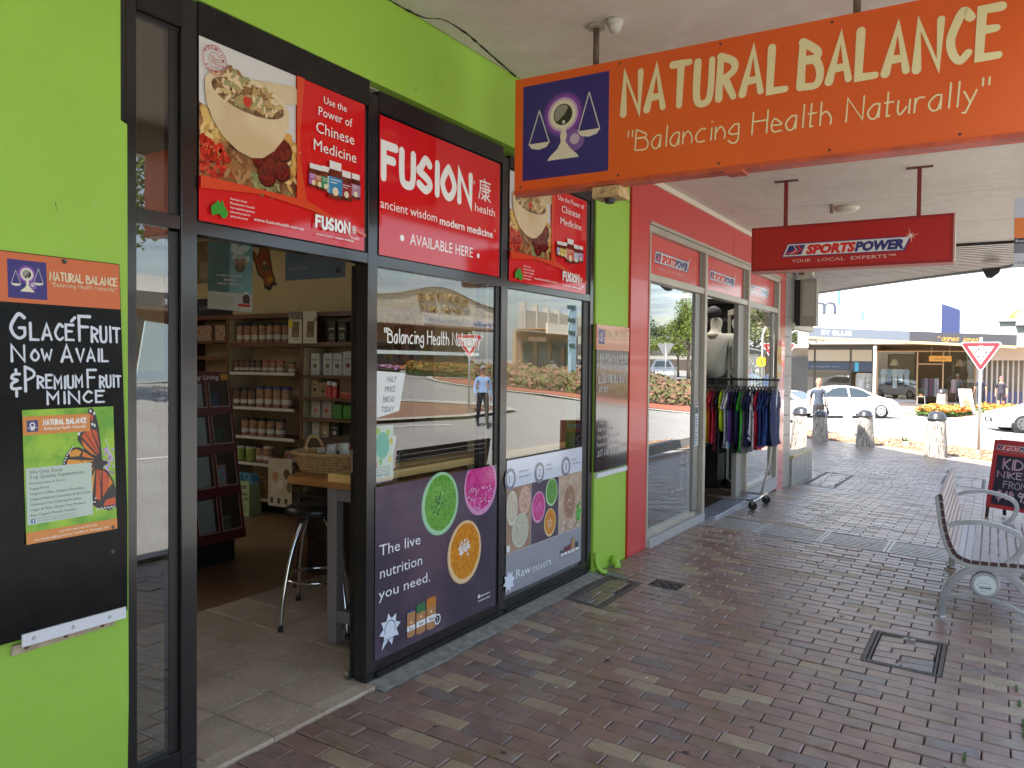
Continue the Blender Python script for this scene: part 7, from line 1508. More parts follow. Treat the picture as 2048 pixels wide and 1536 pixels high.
# ---------------------------------------------------------------- cars
tyre=mat('tyre',(.018,.018,.018),.85); cgl=mat('car_glass',(.035,.045,.05),.04,spec=.8,coat=.5); lampm=mat('headlamp',(.55,.56,.58),.08,metal=.6); trimb=mat('trim_black',(.012,.012,.012),.5)
def pl(P,x):
    if x<=P[0][0]: return P[0][1]
    for a,b in zip(P,P[1:]):
        if x<=b[0]: return a[1]+(b[1]-a[1])*(x-a[0])/(b[0]-a[0])
    return P[-1][1]
def car(label,loc,rot,paint,top,belt,L,W,wb,wr,windows,wheelm,name='parked_car',cat='car'):
    x,y,z=loc; t=thing(name,label,cat,(0,0,0)); H=W/2; x0,x1=-L/2,L/2
    def wy(xx,zz):
        e=max(0,(abs(xx)-L*.36)/(L*.14)); w_=H*(1-.16*e*e); b_=pl(belt,xx)
        if zz<=b_: return w_*(1-.06*max(0,(.45-zz)/.3)**2-.03*max(0,(zz-.6)/.3)**2)
        return w_*(.97-.30*(zz-b_)/.48)
    q=MB(); xs=sorted(set([x0+(x1-x0)*i/46 for i in range(47)])); m_=13
    for xx in xs:
        tp=pl(top,xx); b_=min(pl(belt,xx),tp-.02); end=max(0,(abs(xx)-L*.46)/(L*.04)); lo=.20+.16*end*end
        zz=[lo,lo,.34,.45,.58,.72,b_]; ring_=[(0,lo),(wy(xx,.3)*.86,lo)]+[(wy(xx,v),v) for v in (max(lo+.03,.33),.45,.58,max(.6,b_-.12),b_)]
        rise=tp-b_; ring_+=[(wy(xx,b_+rise*.5) if rise>.1 else wy(xx,b_)*.97,b_+rise*.5),(wy(xx,b_+rise*.86) if rise>.1 else wy(xx,b_)*.9,b_+rise*.86),(wy(xx,tp)*.84 if rise>.1 else wy(xx,b_)*.72,b_+rise*.97),(wy(xx,tp)*.5,tp),(0,tp+.012)]
        full=ring_+[(-a,b) for a,b in reversed(ring_[1:-1])]; q.v+=[(xx,a,b) for a,b in full]; nn=len(full)
    for i in range(len(xs)-1):
        for k in range(nn): a=i*nn+k;b=i*nn+(k+1)%nn; q.f.append((a,b,b+nn,a+nn)); q.m.append(0)
    q.f.append(tuple(reversed(range(nn)))); q.m.append(0); q.f.append(tuple((len(xs)-1)*nn+k for k in range(nn))); q.m.append(0)
    b=q.build('body',paint,t,smooth=True); smooth_by_angle(b,38)
    for P in windows:
        for s_ in (1,-1):
            n_=len(P); pts=[(px_,s_*(wy(px_,pz_)+.006),pz_) for px_,pz_ in P]; MB().add(pts,[tuple(range(n_)) if s_<0 else tuple(reversed(range(n_)))]).build('side_window',cgl,t)
    # windscreens: quads spanning the glazed slopes of the roof line
    for (xa,za),(xb,zb),nm in ((top_pts(top,'front'))+('windscreen',),(top_pts(top,'rear'))+('rear_window',)):
        ya=wy(xa,za)*.80; yb=wy(xb,zb)*.76; MB().add([(xa,-ya,za+.022),(xa,ya,za+.022),(xb,yb,zb+.022),(xb,-yb,zb+.022)],[(0,1,2,3)]).build(nm,cgl,t)
    for sx in (wb/2,-wb/2):
        for s_ in (1,-1):
            yy=s_*(H-.11); w_=MB().lathe([(wr*.55,-.09),(wr*.95,-.10),(wr,-.07),(wr,.07),(wr*.95,.10),(wr*.60,.095)],(sx,yy+s_*.015,wr),22,axis='Y').build('wheel',tyre,t,smooth=True)
            MB().lathe([(wr*1.13,-.06),(wr*1.13,.098)],(sx,yy+s_*.004,wr),24,axis='Y').build('wheel_arch',trimb,t)
            r_=MB().lathe([(wr*.66,0),(wr*.62,.02)],(sx,yy+s_*.115,wr),22,axis='Y') if s_>0 else MB().lathe([(wr*.62,-.02),(wr*.66,0)],(sx,yy+s_*.115,wr),22,axis='Y')
            r_.build('rim',wheelm,w_)
            for k in range(7): a=2*math.pi*k/7; MB().cbox((sx+wr*.42*math.cos(a),yy+s_*.138,wr+wr*.42*math.sin(a)),(wr*.14,.004,wr*.20),0,(0,-a,0)).build('rim_slot',trimb,w_)
    zf=pl(top,x1-.25)
    for s_ in (1,-1):
        MB().add([(x1-.30,s_*(wy(x1-.30,.66)+.004),.60),(x1-.10,s_*(wy(x1-.10,.62)+.006),.58),(x1-.06,s_*(wy(x1-.06,.66)+.004),.66),(x1-.38,s_*(wy(x1-.38,.72)+.006),.74)],[(0,1,2,3) if s_<0 else (3,2,1,0)]).build('headlight',lampm,t)
        MB().cbox((wb/2-.55,s_*(H+.05),pl(belt,.5)+.05),(.12,.16,.11),0,(0,0,0)).build('wing_mirror',paint,t,bevel=.02)
        MB().add([(x0+.05,s_*(wy(x0+.05,.8)+.004),.66),(x0+.32,s_*(wy(x0+.32,.8)+.004),.70),(x0+.28,s_*(wy(x0+.28,.8)+.004),.82),(x0+.06,s_*(wy(x0+.06,.8)+.004),.80)],[(0,1,2,3) if s_<0 else (3,2,1,0)]).build('tail_light',mat('tail_red',(.35,.02,.02),.2),t)
    box('grille',(x1-.012,-H*.45,.36),(x1+.006,H*.45,.52),trimb,t); box('number_plate',(x1+.007,-.18,.40),(x1+.012,.18,.48),WHT,t)
    for s_ in (1,-1): MB().tube([(wb/2-.75,s_*(wy(0,.5)+.003),.32),(wb/2-.72,s_*(wy(0,.7)+.002),.75)],.004,4).build('door_gap',trimb,t); MB().cbox((.0,s_*(wy(0,.78)+.012),.80),(.18,.02,.025)).build('door_handle',paint,t)
    t.location=(x,y,z); t.rotation_euler=(0,0,rot); return t
def top_pts(top,w_):
    """bottom and top ends of the front or rear glass"""
    i=max(range(len(top)),key=lambda k:top[k][1]); zt=top[i][1]
    if w_=='front':
        a=[p for p in top if p[0]>top[i][0] and p[1]<zt-.25][0]; b=[p for p in top if p[0]>=top[i][0] and p[1]>zt-.12][-1]
    else:
        a=[p for p in top if p[0]<top[i][0] and p[1]<zt-.22][-1]; b=[p for p in top if p[0]<=top[i][0] and p[1]>zt-.12][0]
    lo=(a[0]+(b[0]-a[0])*.08,a[1]+(b[1]-a[1])*.08); hi=(a[0]+(b[0]-a[0])*.92,a[1]+(b[1]-a[1])*.92); return lo,hi
white_p=mat('paint_white',(.74,.74,.74),.22,coat=.8); silver_p=mat('paint_silver',(.42,.44,.47),.25,metal=.6,coat=.8)
rimw=mat('rim_silver',(.55,.55,.56),.3,metal=.4); rimd=mat('rim_dark',(.16,.16,.17),.3,metal=.6)
sed_top=[(-2.25,.72),(-2.2,.92),(-1.9,1.0),(-1.5,1.05),(-.85,1.38),(-.3,1.45),(.25,1.43),(.62,1.33),(1.35,.98),(1.9,.86),(2.15,.72),(2.25,.55)]
sed_belt=[(-2.25,.80),(-1.6,.90),(0,.90),(1.3,.86),(1.9,.78),(2.25,.62)]
sed_win=[[(-1.35,.95),(-.12,.94),(-.10,1.36),(-.35,1.385),(-.75,1.32)],[(-.04,.94),(1.12,.92),(.60,1.24),(.28,1.35),(-.02,1.37)]]
sedan=car('white sedan parked side on behind the bollards',(-2.85,36.75,G(-2.4,36.7)-.02),R(35),white_p,sed_top,sed_belt,4.5,1.76,2.65,.315,sed_win,rimw); sedan.scale=(.96,.96,.93)
car('white hatchback parked further left, seen through the corner shop glass',(-6.6,34.6,G(-6,34)-.02),R(30),white_p,[(-2.0,.75),(-1.95,1.1),(-1.6,1.38),(-1.0,1.5),(.1,1.5),(.55,1.38),(1.15,1.05),(1.75,.9),(2.0,.6)],sed_belt,4.0,1.72,2.5,.31,[[(-1.55,1.0),(-.35,.95),(-.35,1.38),(-1.1,1.38)],[(-.28,.95),(.95,.93),(.45,1.28),(.1,1.38),(-.28,1.39)]],rimw)
cp_top=[(-2.1,.70),(-2.05,.92),(-1.7,1.0),(-1.2,1.10),(-.6,1.26),(-.15,1.31),(.2,1.27),(.95,.93),(1.6,.80),(1.95,.68),(2.1,.5)]
car('white sports car cut off by the right edge of the picture',(4.55,34.6,G(4.4,34.6)-.02),R(197),white_p,cp_top,[(-2.1,.78),(-1.5,.86),(0,.84),(1.2,.80),(1.8,.72),(2.1,.58)],4.2,1.76,2.5,.33,[[(-.9,.93),(.0,.90),(.0,1.22),(-.5,1.22)],[(.06,.90),(.78,.88),(.24,1.18),(.06,1.21)]],rimd)
suv_top=[(-2.15,.9),(-2.1,1.25),(-1.9,1.62),(-1.2,1.70),(.1,1.70),(.45,1.60),(1.05,1.12),(1.75,1.02),(2.05,.85),(2.15,.6)]; suv_belt=[(-2.15,1.0),(0,1.05),(1.2,1.0),(1.9,.9),(2.15,.7)]
suv_win=[[(-1.8,1.12),(-.85,1.1),(-.85,1.56),(-1.65,1.56)],[(-.78,1.1),(.0,1.1),(.0,1.58),(-.78,1.58)],[(.08,1.1),(.92,1.08),(.45,1.5),(.1,1.58)]]
SG=lambda x,y:(x,y,G(x,y)-.02)
car('silver four wheel drive facing the camera across the roundabout, seen in the window',SG(17.8,55.5),R(-112),silver_p,suv_top,suv_belt,4.3,1.8,2.6,.35,suv_win,rimw)
dk=[mat('paint_dark_blue',(.03,.05,.09),.25,coat=.8),mat('paint_grey',(.12,.13,.14),.25,coat=.8),mat('paint_maroon',(.16,.03,.03),.25,coat=.8)]
for i,(x,y,r_,p,l) in enumerate(((11.2,53,-95,1,'dark grey car in the street, seen in the second sports shop window'),(13.2,60,-95,2,'maroon car in the street, seen in the second sports shop window'),(10.8,60,-92,0,'dark blue car far along the street, seen in the shop windows'))):
    car(l,SG(x,y),R(r_),dk[p],sed_top,sed_belt,4.5,1.76,2.65,.315,sed_win,rimw)
# ---------------------------------------------------------------- people
skin=mat('skin',(.48,.26,.18),.55); skin2=mat('skin_tan',(.40,.20,.13),.55)
def person(label,loc,rot,h,shirt_c,trs_c,shoe_c=(.03,.025,.02),hair=(.05,.03,.02),stride=.0,arms=((.0,.0),(.0,.0)),short_sleeve=False,shorts=False,sk=skin,hairlong=False,extras=(),lean=0):
    """+Y is the facing direction in local space; heights as fraction of 1.75 m"""
    t=thing('person',label,'person',(0,0,0)); s_=h/1.75
    V=[(0,0,.95),(0,.0,1.08),(0,.01,1.24),(0,.0,1.38),(0,-.0,1.46),(0,.01,1.53),(0,.035,1.62),(0,.02,1.70)]
    Rr=[(.15,.11),(.135,.10),(.155,.11),(.15,.095),(.075,.07),(.055,.055),(.075,.09),(.055,.065)]
    E_=[(i,i+1) for i in range(7)]
    def leg(sx,fw):
        b=len(V); k=fw
        V.extend([(sx*.095,0,.88),(sx*.10,.30*k*.5+.03*abs(k),.50),(sx*.10,.45*k-(.10 if k<0 else 0),.10+(.05 if k<0 else 0)),(sx*.105,.45*k+.03,.045),(sx*.11,.45*k+.17,.03)])
        Rr.extend([(.095,.10),(.062,.066),(.045,.048),(.045,.05),(.038,.028)]); E_.extend([(0,b),(b,b+1),(b+1,b+2),(b+2,b+3),(b+3,b+4)])
    leg(1,stride); leg(-1,-stride)
    def arm(sx,sw,bend):
        b=len(V); el=(sx*.25,-.02+.26*math.sin(sw)*.9,1.36-.27*math.cos(sw)); wr=(sx*.26,el[1]+.24*math.sin(sw+bend),el[2]-.24*math.cos(sw+bend))
        dv=(Vector(wr)-Vector(el)).normalized(); hd=Vector(wr)+dv*.06
        V.extend([(sx*.19,0,1.385),el,wr,tuple(hd)]); Rr.extend([(.06,.062),(.045,.047),(.028,.032),(.036,.020)]); E_.extend([(3,b),(b,b+1),(b+1,b+2),(b+2,b+3)])
        side=Vector((0,1,0)); side=(side-dv*side.dot(dv)).normalized()
        for k in range(4):
            f=len(V); o=side*(.018*(1.5-k)); l=(.055,.064,.06,.05)[k]; V.append(tuple(hd+dv*.028+o)); V.append(tuple(hd+dv*(.028+l*.6)+o+Vector((-sx*.008,0,0)))); V.append(tuple(hd+dv*(.028+l)+o+Vector((-sx*.02,0,0)))); Rr.extend([.009,.0085,.008]); E_.extend([(b+3,f),(f,f+1),(f+1,f+2)])
        f=len(V); V.append(tuple(hd+side*.035)); V.append(tuple(hd+side*.05+dv*.035)); Rr.extend([.010,.009]); E_.extend([(b+3,f),(f,f+1)])
    arm(1,*arms[0]); arm(-1,*arms[1])
    me=skin_mesh(V,E_,Rr,1)
    M_=Matrix.Translation(Vector(loc))@Matrix.Rotation(rot,4,'Z')@Matrix.Scale(s_,4)
    sh=mat('cloth_s%02x%02x%02x'%tuple(int(c*255) for c in shirt_c),shirt_c,.8,bump=(30,.25,.01)); tr=mat('cloth_t%02x%02x%02x'%tuple(int(c*255) for c in trs_c),trs_c,.85,bump=(25,.25,.01)); so=mat('shoe_%02x%02x'%(int(shoe_c[0]*255),int(shoe_c[1]*255)),shoe_c,.5)
    def fn(c):
        if c.z<.085: return 3
        ax=abs(c.x)>.20 or (abs(c.x)>.16 and c.z<1.2 and abs(c.x)>.165)
        if ax and c.z<1.36 and c.z>.6: return 1 if (not short_sleeve and (c-Vector((0,0,0))).z>.60 and not (c.z<.92 and abs(c.y)<.5 and False) and c.z>arm_cut) or (short_sleeve and c.z>1.18) else 0
        if c.z>1.45: return 0
        if c.z>.96: return 1
        if shorts and c.z<.55: return 0
        return 2
    arm_cut=min(V[i][2] for i in range(len(V)) if abs(V[i][0])>.255)+.12 if not short_sleeve else 9
    place_mesh(me,'body',[sk,sh,tr,so],t,M_,fn)
    def part(nm,mb,m,sm=True):
        mb.v=[tuple(M_@Vector(v)) for v in mb.v]; return mb.build(nm,m,t,smooth=sm)
    hm=mat('hair_%02x%02x'%(int(hair[0]*255),int(hair[1]*255)),hair,.8,bump=(60,.6,.01))
    part('hair',MB().lathe([(.082,-.02),(.093,.03),(.088,.085),(.06,.125),(.01,.14)],(0,-.012,1.655),16,M=Matrix.Diagonal((.92,1.12,1,1))),hm)
    if hairlong: part('hair_tail',MB().tube([(0,-.06,1.72),(0,-.11,1.62),(0,-.10,1.48)],[.07,.06,.03],10),hm)
    part('nose',MB().tube([(0,.115,1.665),(0,.138,1.635),(0,.118,1.625)],[.007,.013,.008],6),sk)
    part('mouth',MB().cbox((0,.116,1.598),(.038,.006,.009)),mat('lips',(.35,.12,.10),.5),False)
    for s2 in (1,-1): part('ear',MB().lathe([(.008,-.03),(.018,0),(.008,.03)],(s2*.082,.01,1.65),8),sk)
    for e in extras:
        if e=='sunglasses': part('sunglasses',MB().cbox((.032,.118,1.672),(.05,.012,.03)).cbox((-.032,.118,1.672),(.05,.012,.03)).cbox((0,.119,1.68),(.03,.006,.006)),mat('lens_dark',(.02,.008,.006),.1),False)
        else:
            for s2 in (1,-1): pass
        if e=='belt': part('belt',MB().lathe([(.158,-.02),(.158,.02)],(0,0,.965),18,M=Matrix.Diagonal((1,.78,1,1)),cap=False),mat('belt_black',(.01,.01,.01),.4))
        if e=='bag': part('shoulder_bag',MB().cbox((-.24,-.02,1.02),(.10,.26,.24),0,(0,.1,0)),mat('bag_black',(.02,.018,.02),.6),False); part('bag_strap',MB().tube([(-.22,-.05,1.14),(-.10,-.08,1.44),(.0,-.0,1.47),(-.12,.10,1.36),(-.22,.05,1.14)],.012,6),mat('bag_black',(.02,.018,.02),.6))
        if e=='cap': part('cap',MB().lathe([(.095,0),(.09,.05),(.05,.09),(.01,.1)],(0,-.0,1.70),14).cbox((0,.11,1.705),(.13,.10,.012)),mat('cap_white2',(.65,.6,.55),.7))
    if 'sunglasses' not in extras:
        for s2 in (1,-1): part('eye',MB().lathe([(.003,-.006),(.010,0),(.003,.006)],(s2*.031,.108,1.672),8,axis='Z'),mat('eye_dark',(.03,.02,.015),.3))
    return t
person('woman in a dark t-shirt walking with a shoulder bag behind the bollards',(-1.9,26.0,G(-1.8,26)),R(188),1.68,(.045,.06,.09),(.03,.025,.03),hair=(.35,.22,.13),stride=.35,arms=((-.35,.25),(.5,.5)),short_sleeve=True,hairlong=True,extras=('bag',))
person('grey haired man in a light blue shirt crossing the road, mirrored in the window',(10.8,20.95,G(10.8,20.95)+.02),R(138),1.84,(.30,.45,.72),(.02,.02,.024),hair=(.30,.27,.25),stride=.55,arms=((-.25,.2),(.25,.7)),extras=('sunglasses','belt'),sk=skin2)
for lb,x,y,rt,h,sc,tc,hc,ex in (('person in dark clothes with grey hair outside the slatted shop',2.1,47.5,15,1.72,(.02,.025,.05),(.015,.018,.03),(.4,.4,.4),()),('person in an open dark jacket and shorts by the slatted shop',3.0,46.8,170,1.72,(.03,.03,.045),(.02,.02,.03),(.35,.10,.12),()),('person in a red top walking away at the right',4.55,46.5,10,1.7,(.62,.05,.04),(.60,.55,.58),(.03,.02,.02),()),('person in a pale pink top and white cap at the right edge',5.15,45.0,10,1.7,(.60,.48,.44),(.55,.35,.4),(.6,.55,.5),('cap',)),('person in grey reflected inside the wooden framed shop',.95,51.2,200,1.68,(.35,.35,.38),(.20,.19,.2),(.55,.5,.4),())):
    person(lb,(x,y,G(x,y)),R(rt),h,sc,tc,hair=hc,stride=.25,arms=((-.2,.2),(.25,.3)),short_sleeve=True,shorts='shorts' in lb,extras=ex)
# ---------------------------------------------------------------- shops across the side street
YA=47.5
def X50(px): return -1.2+(px-1820)*.02251
rowb=thing('shop_building','white walled row of two shops across the side street','building',(-3,50,-.3))
wallw=mat('render_white',(.78,.78,.77),.7,n=(.6,(.74,.74,.73),.4,.6))
box('upper_wall',(-30,50.6,3.4),(-.5,56,7.1),wallw,rowb); MB().prism([(-.6,3.4),(1.9,3.4),(1.9,4.9),(-.5,5.75),(-.6,5.8)],(0,50.55,0),Xv,Zv,-5).build('tower_wall',mat('render_pale_blue',(.55,.62,.74),.7),rowb)
MB().prism([(.12,3.4),(1.0,3.4),(1.0,4.86),(.12,5.22)],(0,50.5,0),Xv,Zv,.045).build('blue_panel',mat('panel_blue',(.018,.028,.10),.6),rowb)
A=Art((-.42,50.53,4.75),Xv,Zv,rough=.6,pre='wall'); A.ring(0,0,.12,.135,(.35,.36,.4),sy=3.2); A.text('M',-.06,.05,.16,(.4,.4,.45)); A.build('roundel',rowb)
A=Art((-7.25,50.58,4.76),Xv,Zv,rough=.6,pre='wall'); A.text('m',.55,0,1.2,(.045,.055,.085),width=1.35); A.build('painted_letter',rowb); box('blue_stripe',(-5.32,50.58,5.3),(-5.15,50.597,6.9),mat('stripe_cyan',(.08,.30,.36),.6),rowb); box('blue_stripe',(-4.0,50.58,4.3),(-3.85,50.597,4.9),mat('stripe_cyan',(.08,.30,.36),.6),rowb)
fgrey=mat('fascia_grey',(.095,.115,.15),.5); fdark=mat('fascia_charcoal',(.035,.036,.045),.5); tim=mat('tan_timber',(.50,.34,.17),.6)
def sl(x): return -.055*(x+1.2)
for a,b,m_ in ((-14,-1.2,fgrey),(-1.19,3.62,fdark)):
    MB().prism([(a,3.08+sl(a)),(b,3.08+sl(b)),(b,3.60+sl(b)),(a,3.60+sl(a))],(0,YA,0),Xv,Zv,-.12).build('fascia',m_,rowb)
MB().prism([(-14,2.95+sl(-14)),(3.6,2.95+sl(3.6)),(3.6,3.079+sl(3.6)),(-14,3.079+sl(-14))],(0,YA-.02,0),Xv,Zv,-.1).build('fascia_batten',tim,rowb)
MB().prism([(-14,3.0+sl(-14)),(3.55,3.0+sl(3.55)),(3.55,3.07+sl(3.55)),(-14,3.07+sl(-14))],(0,YA+.13,0),Xv,Zv,-3.0).build('awning_deck',mat('deck_tan',(.42,.36,.27),.7),rowb)
A=Art((0,YA-.002,0),Xv,Zv,rough=.5,pre='fascia'); A.text('EY BLUE',-5.62,3.27+sl(-5),.24,(.72,.72,.72),width=1.55,rise=-.055,bold=.01)
A.hand('agnes jones',.30,3.19+sl(.3),.27,(.50,.27,.02),w_=.085,width=1.65,slant=.2,rise=-.055,gap=1.2); A.rect(.1,3.34+sl(.1),.24,3.36+sl(.1),(.6,.3,.03)); A.build('fascia_lettering',rowb)
dfr=mat('shop_dark_frame',(.05,.047,.045),.5); lfr=mat('shop_wood_frame',(.42,.29,.16),.5); intr=mat('shop_inner_tan',(.26,.17,.09),.8); GF=glass('far_glass',(.9,.93,.92),k=1.2)
gz=-.33
box('inner_back',(-14,53.5,gz),(1.8,53.6,3.0),intr,rowb); box('inner_floor',(-14,50,gz-.05),(1.8,53.5,gz+.02),mat('inner_floor_dark',(.07,.055,.045),.6),rowb); box('inner_ceiling',(-14,50,2.95),(1.8,53.5,3.0),mat('inner_cream',(.4,.34,.26),.8),rowb); box('divider_wall',(-3.2,50.05,gz),(-3.05,53.5,2.95),intr,rowb)
for x in (-12,-8.6,-6.4,-4.43,-3.25): box('frame_post',(x-.05,49.95,gz),(x+.05,50.05,2.9),dfr,rowb)
box('frame_head',(-14,49.94,2.68),(-3.2,50.06,2.94),dfr,rowb); box('frame_rail',(-14,49.95,1.95),(-3.2,50.04,2.0),dfr,rowb)
for a,b in ((-8.55,-6.45),(-6.35,-4.48),(-4.38,-3.30)): box('upper_panel',(a,49.98,2.01),(b,50.0,2.67),mat('blind_sand',(.42,.39,.32),.6),rowb)
box('navy_band',(-14,49.97,1.52),(-4.5,49.99,1.94),mat('band_navy',(.03,.05,.10),.4),rowb); A=Art((-6.3,49.965,1.62),Xv,Zv,rough=.5,pre='fascia'); A.text('clothing for men',-.35,.03,.11,(.20,.24,.32),width=1.6); A.build('band_lettering',rowb)
box('navy_band',(-4.38,49.975,1.42),(-3.30,49.99,1.94),mat('band_navy',(.03,.05,.10),.4),rowb); box('cyan_strip',(-4.2,49.965,1.42),(-4.0,49.974,1.94),mat('strip_cyan',(.05,.35,.55),.4),rowb)
A=Art((-4.35,49.97,.0),Xv,Zv,rough=.3,pre='window'); P=[]
for cx,cz,a0 in ((.95,1.2,0),(.35,1.2,90),(.35,.12,180),(.95,.12,270)):
    for k in range(7): a=R(a0+k*15); P.append((cx-.0+.10*1.4*math.cos(a),cz+.14*math.sin(a)))
A.poly(P,((.36,.36,.33),(.22,.24,.24),5)); A.up()
for x,w_,z0_,z1_,c in ((.38,.10,.15,1.0,(.45,.47,.5)),(.52,.09,.1,.95,(.42,.44,.47)),(.70,.03,.1,1.15,(.04,.04,.04)),(.75,.22,.75,.78,(.05,.05,.05)),(.75,.22,.45,.48,(.05,.05,.05)),(.76,.12,.5,.66,(.35,.38,.4)),(.80,.12,.2,.36,(.05,.05,.05)),(.96,.03,.1,1.0,(.05,.05,.05))): A.rect(x,z0_,x+w_,z1_,c)
A.build('window_picture',rowb)
for x in (-3.15,-.0): pass
for i,x in enumerate((-3.02,-.98,.28,.02+1.78)): box('wood_post',(x-.035,49.95,gz),(x+.035,50.04,2.62),lfr,rowb)
for a,b,z in ((-2.98,-1.02,2.55),(-.94,.24,2.55),(.32,1.74,2.55),(-.94,.24,1.85)): box('wood_rail',(a,49.96,z),(b,50.03,z+.06),lfr,rowb)
box('stall_riser',(-2.98,49.97,gz),(-1.02,50.03,-.12),mat('riser_pale',(.45,.42,.4),.7),rowb); box('stall_riser',(.32,49.97,gz),(1.74,50.03,-.2),mat('riser_pale',(.45,.42,.4),.7),rowb)
for a,b in ((-2.98,-1.02),(.32,1.74)): box('pane',(a,49.995,-.1),(b,50.003,2.54),GF,rowb)
box('pane',(-14,50.0,gz+.1),(-4.48,50.008,1.5),GF,rowb)
box('column',(1.85,49.8,gz),(2.15,50.3,2.95),mat('column_grey',(.40,.40,.38),.7),rowb)
sheet('painted_shade_strip',[(-14,47.2),(3.0,46.9),(3.6,46.9),(3.6,50),(-14,50)],mat('path_shade_dark',(.10,.075,.07),.8),.0,2)  # shade under the far awning is put into this strip's dark colour
# hanging clothes and furniture in the far shops
def hang(x,y,z,w_,h,c,label,grp,nm='garment'):
    q=MB().prism([(-w_*.5,-h*.30),(-w_*.42,0),(-w_*.12,.04),(w_*.12,.04),(w_*.42,0),(w_*.5,-h*.30),(w_*.34,-h*.32),(w_*.33,-h),(-w_*.33,-h),(-w_*.34,-h*.32)],(x,y,z),Xv,Zv,.05)
    return prop(q.build(nm,mat('far_cloth_%02x%02x%02x'%tuple(int(v*255) for v in c),c,.8,bump=(20,.6,.02))),label,'garment',grp)
cols=[(.30,.38,.48),(.20,.28,.38),(.42,.46,.50),(.34,.42,.52),(.25,.32,.42)]
for i in range(5): hang(-2.75+i*.30,50.5,1.55,.34,.85-.12*(i%2)+.2*(i==2),cols[i],('leftmost','second','middle long','fourth','rightmost')[i]+' denim blue garment hanging in the wooden framed shop window','denim garments in the far window')
for i in range(8): hang(-.82+i*.11,51.5,1.05,.13,1.0,[(.10,.09,.12),(.2,.2,.24),(.35,.32,.36),(.12,.10,.14),(.3,.12,.14),(.14,.13,.2),(.5,.48,.5),(.55,.54,.57)][i],'%s garment on the rail inside the far shop doorway'%('leftmost','second','third','fourth','fifth dark red','sixth','pale seventh','rightmost pale')[i],'garments on the far rail')
ds=thing('dress_mannequin','pink patterned dress on a stand in the far shop window','mannequin',(.78,50.5,-.3)); MB().lathe([(.17,0),(.13,.35),(.10,.42),(.14,.62),(.13,.70),(.04,.76)],(.78,50.5,.30),16).build('dress',mat('dress_pink',(.55,.25,.35),.8,n=(14,(.7,.6,.62),.48,.55)),ds,smooth=True); MB().tube([(.78,50.5,-.3),(.78,50.5,.3)],.02,8).build('stand',dfr,ds)
def stool_far(x,label):
    t=thing('wooden_stool',label,'stool',(x,50.4,-.3),'wooden trestle stools in the far window'); w_=mat('stool_pine',(.50,.34,.2),.6)
    box('seat',(x-.2,50.3,.10),(x+.2,50.55,.13),w_,t)
    for sx in (-1,1):
        for sy in (0,1): MB().tube([(x+sx*.15,50.33+.19*sy,.10),(x+sx*.24,50.3+.24*sy,-.3)],.014,6).build('leg',w_,t)
stool_far(-2.45,'left pine trestle stool in the wooden framed window'); stool_far(-1.75,'right pine trestle stool in the wooden framed window')
for x,lb in ((-2.2,'left cone shaped pendant lamp in the wooden framed shop'),(1.05,'right cone shaped pendant lamp above the dress')):
    t=thing('pendant_lamp',lb,'lamp',(x,50.6,2.5)); MB().lathe([(.26,0),(.12,.34),(.04,.36)],(x,50.6,1.78),18,cap=False).build('shade',mat('lamp_straw',(.50,.38,.24),.7),t,smooth=True); MB().tube([(x,50.6,2.13),(x,50.6,2.9)],.008,5).build('cord',dfr,t)
for i,(x,lb) in enumerate(((-.72,'white wire garden chair with a plant basket outside the far shop'),(.35,'small table with a plant basket outside the far shop door'))):
    t=thing('garden_chair',lb,'chair',(x,49.4,-.32)); wm=mat('wire_pale',(.45,.44,.42),.5); box('seat',(x-.2,49.25,.08),(x+.2,49.6,.10),wm,t)
    for sx in (-1,1):
        for sy in (0,1): MB().tube([(x+sx*.17,49.28+.3*sy,.08),(x+sx*.2,49.26+.34*sy,-.32)],.012,5).build('leg',wm,t)
    MB().tube([(x-.18,49.6,.1),(x-.18,49.62,.5),(x+.18,49.62,.5),(x+.18,49.6,.1)],.012,5).build('backrest',wm,t)
    p_=thing('plant_basket',('left','right')[i]+' plant basket outside the far shop','basket',(x,49.42,.10)); MB().lathe([(.11,0),(.14,.14)],(x,49.42,.101),12).build('basket_body',mat('basket_brown',(.24,.12,.05),.8),p_); q=MB(); rr=random.Random(i)
    for k in range(60): c=Vector((x+rr.uniform(-.16,.16),49.42+rr.uniform(-.14,.14),.26+rr.uniform(0,.16))); u=Vector((rr.uniform(-1,1),rr.uniform(-1,1),rr.uniform(-1,1))).normalized()*.04; v=u.orthogonal().normalized()*.03; q.add([c-u,c-v,c+u,c+v],[(0,1,2,3)])
    q.build('foliage',mat('leaf_basket',(.07,.12,.04),.7),p_,kind='stuff')
ab=thing('white_sandwich_board','white sandwich board with a picture outside the far shops','sandwich board',(1.62,43.2,-.4)); Ua=Vector((1,.1,0)).normalized(); quadbox(Vector((1.42,43.1,G(1.5,43.1)+.02)),Ua,Vector((-.16,.1,1)).normalized(),0,.55,0,1.15,.03,WHT,'front_board',ab); quadbox(Vector((1.42,43.5,G(1.5,43.1)+.02)),Ua,Vector((-.16,-.12,1)).normalized(),0,.55,0,1.13,.03,WHT,'rear_board',ab)
Va=Vector((-.16,.1,1)).normalized(); A=Art(Vector((1.42,43.1,G(1.5,43.1)+.02))+Ua.cross(Va)*.001,Ua,Va,rough=.4,pre='sign'); A.disc(.28,.45,.17,((.35,.25,.12),(.12,.10,.09),8),.28,n=16,wob=.2); A.build('picture',ab)
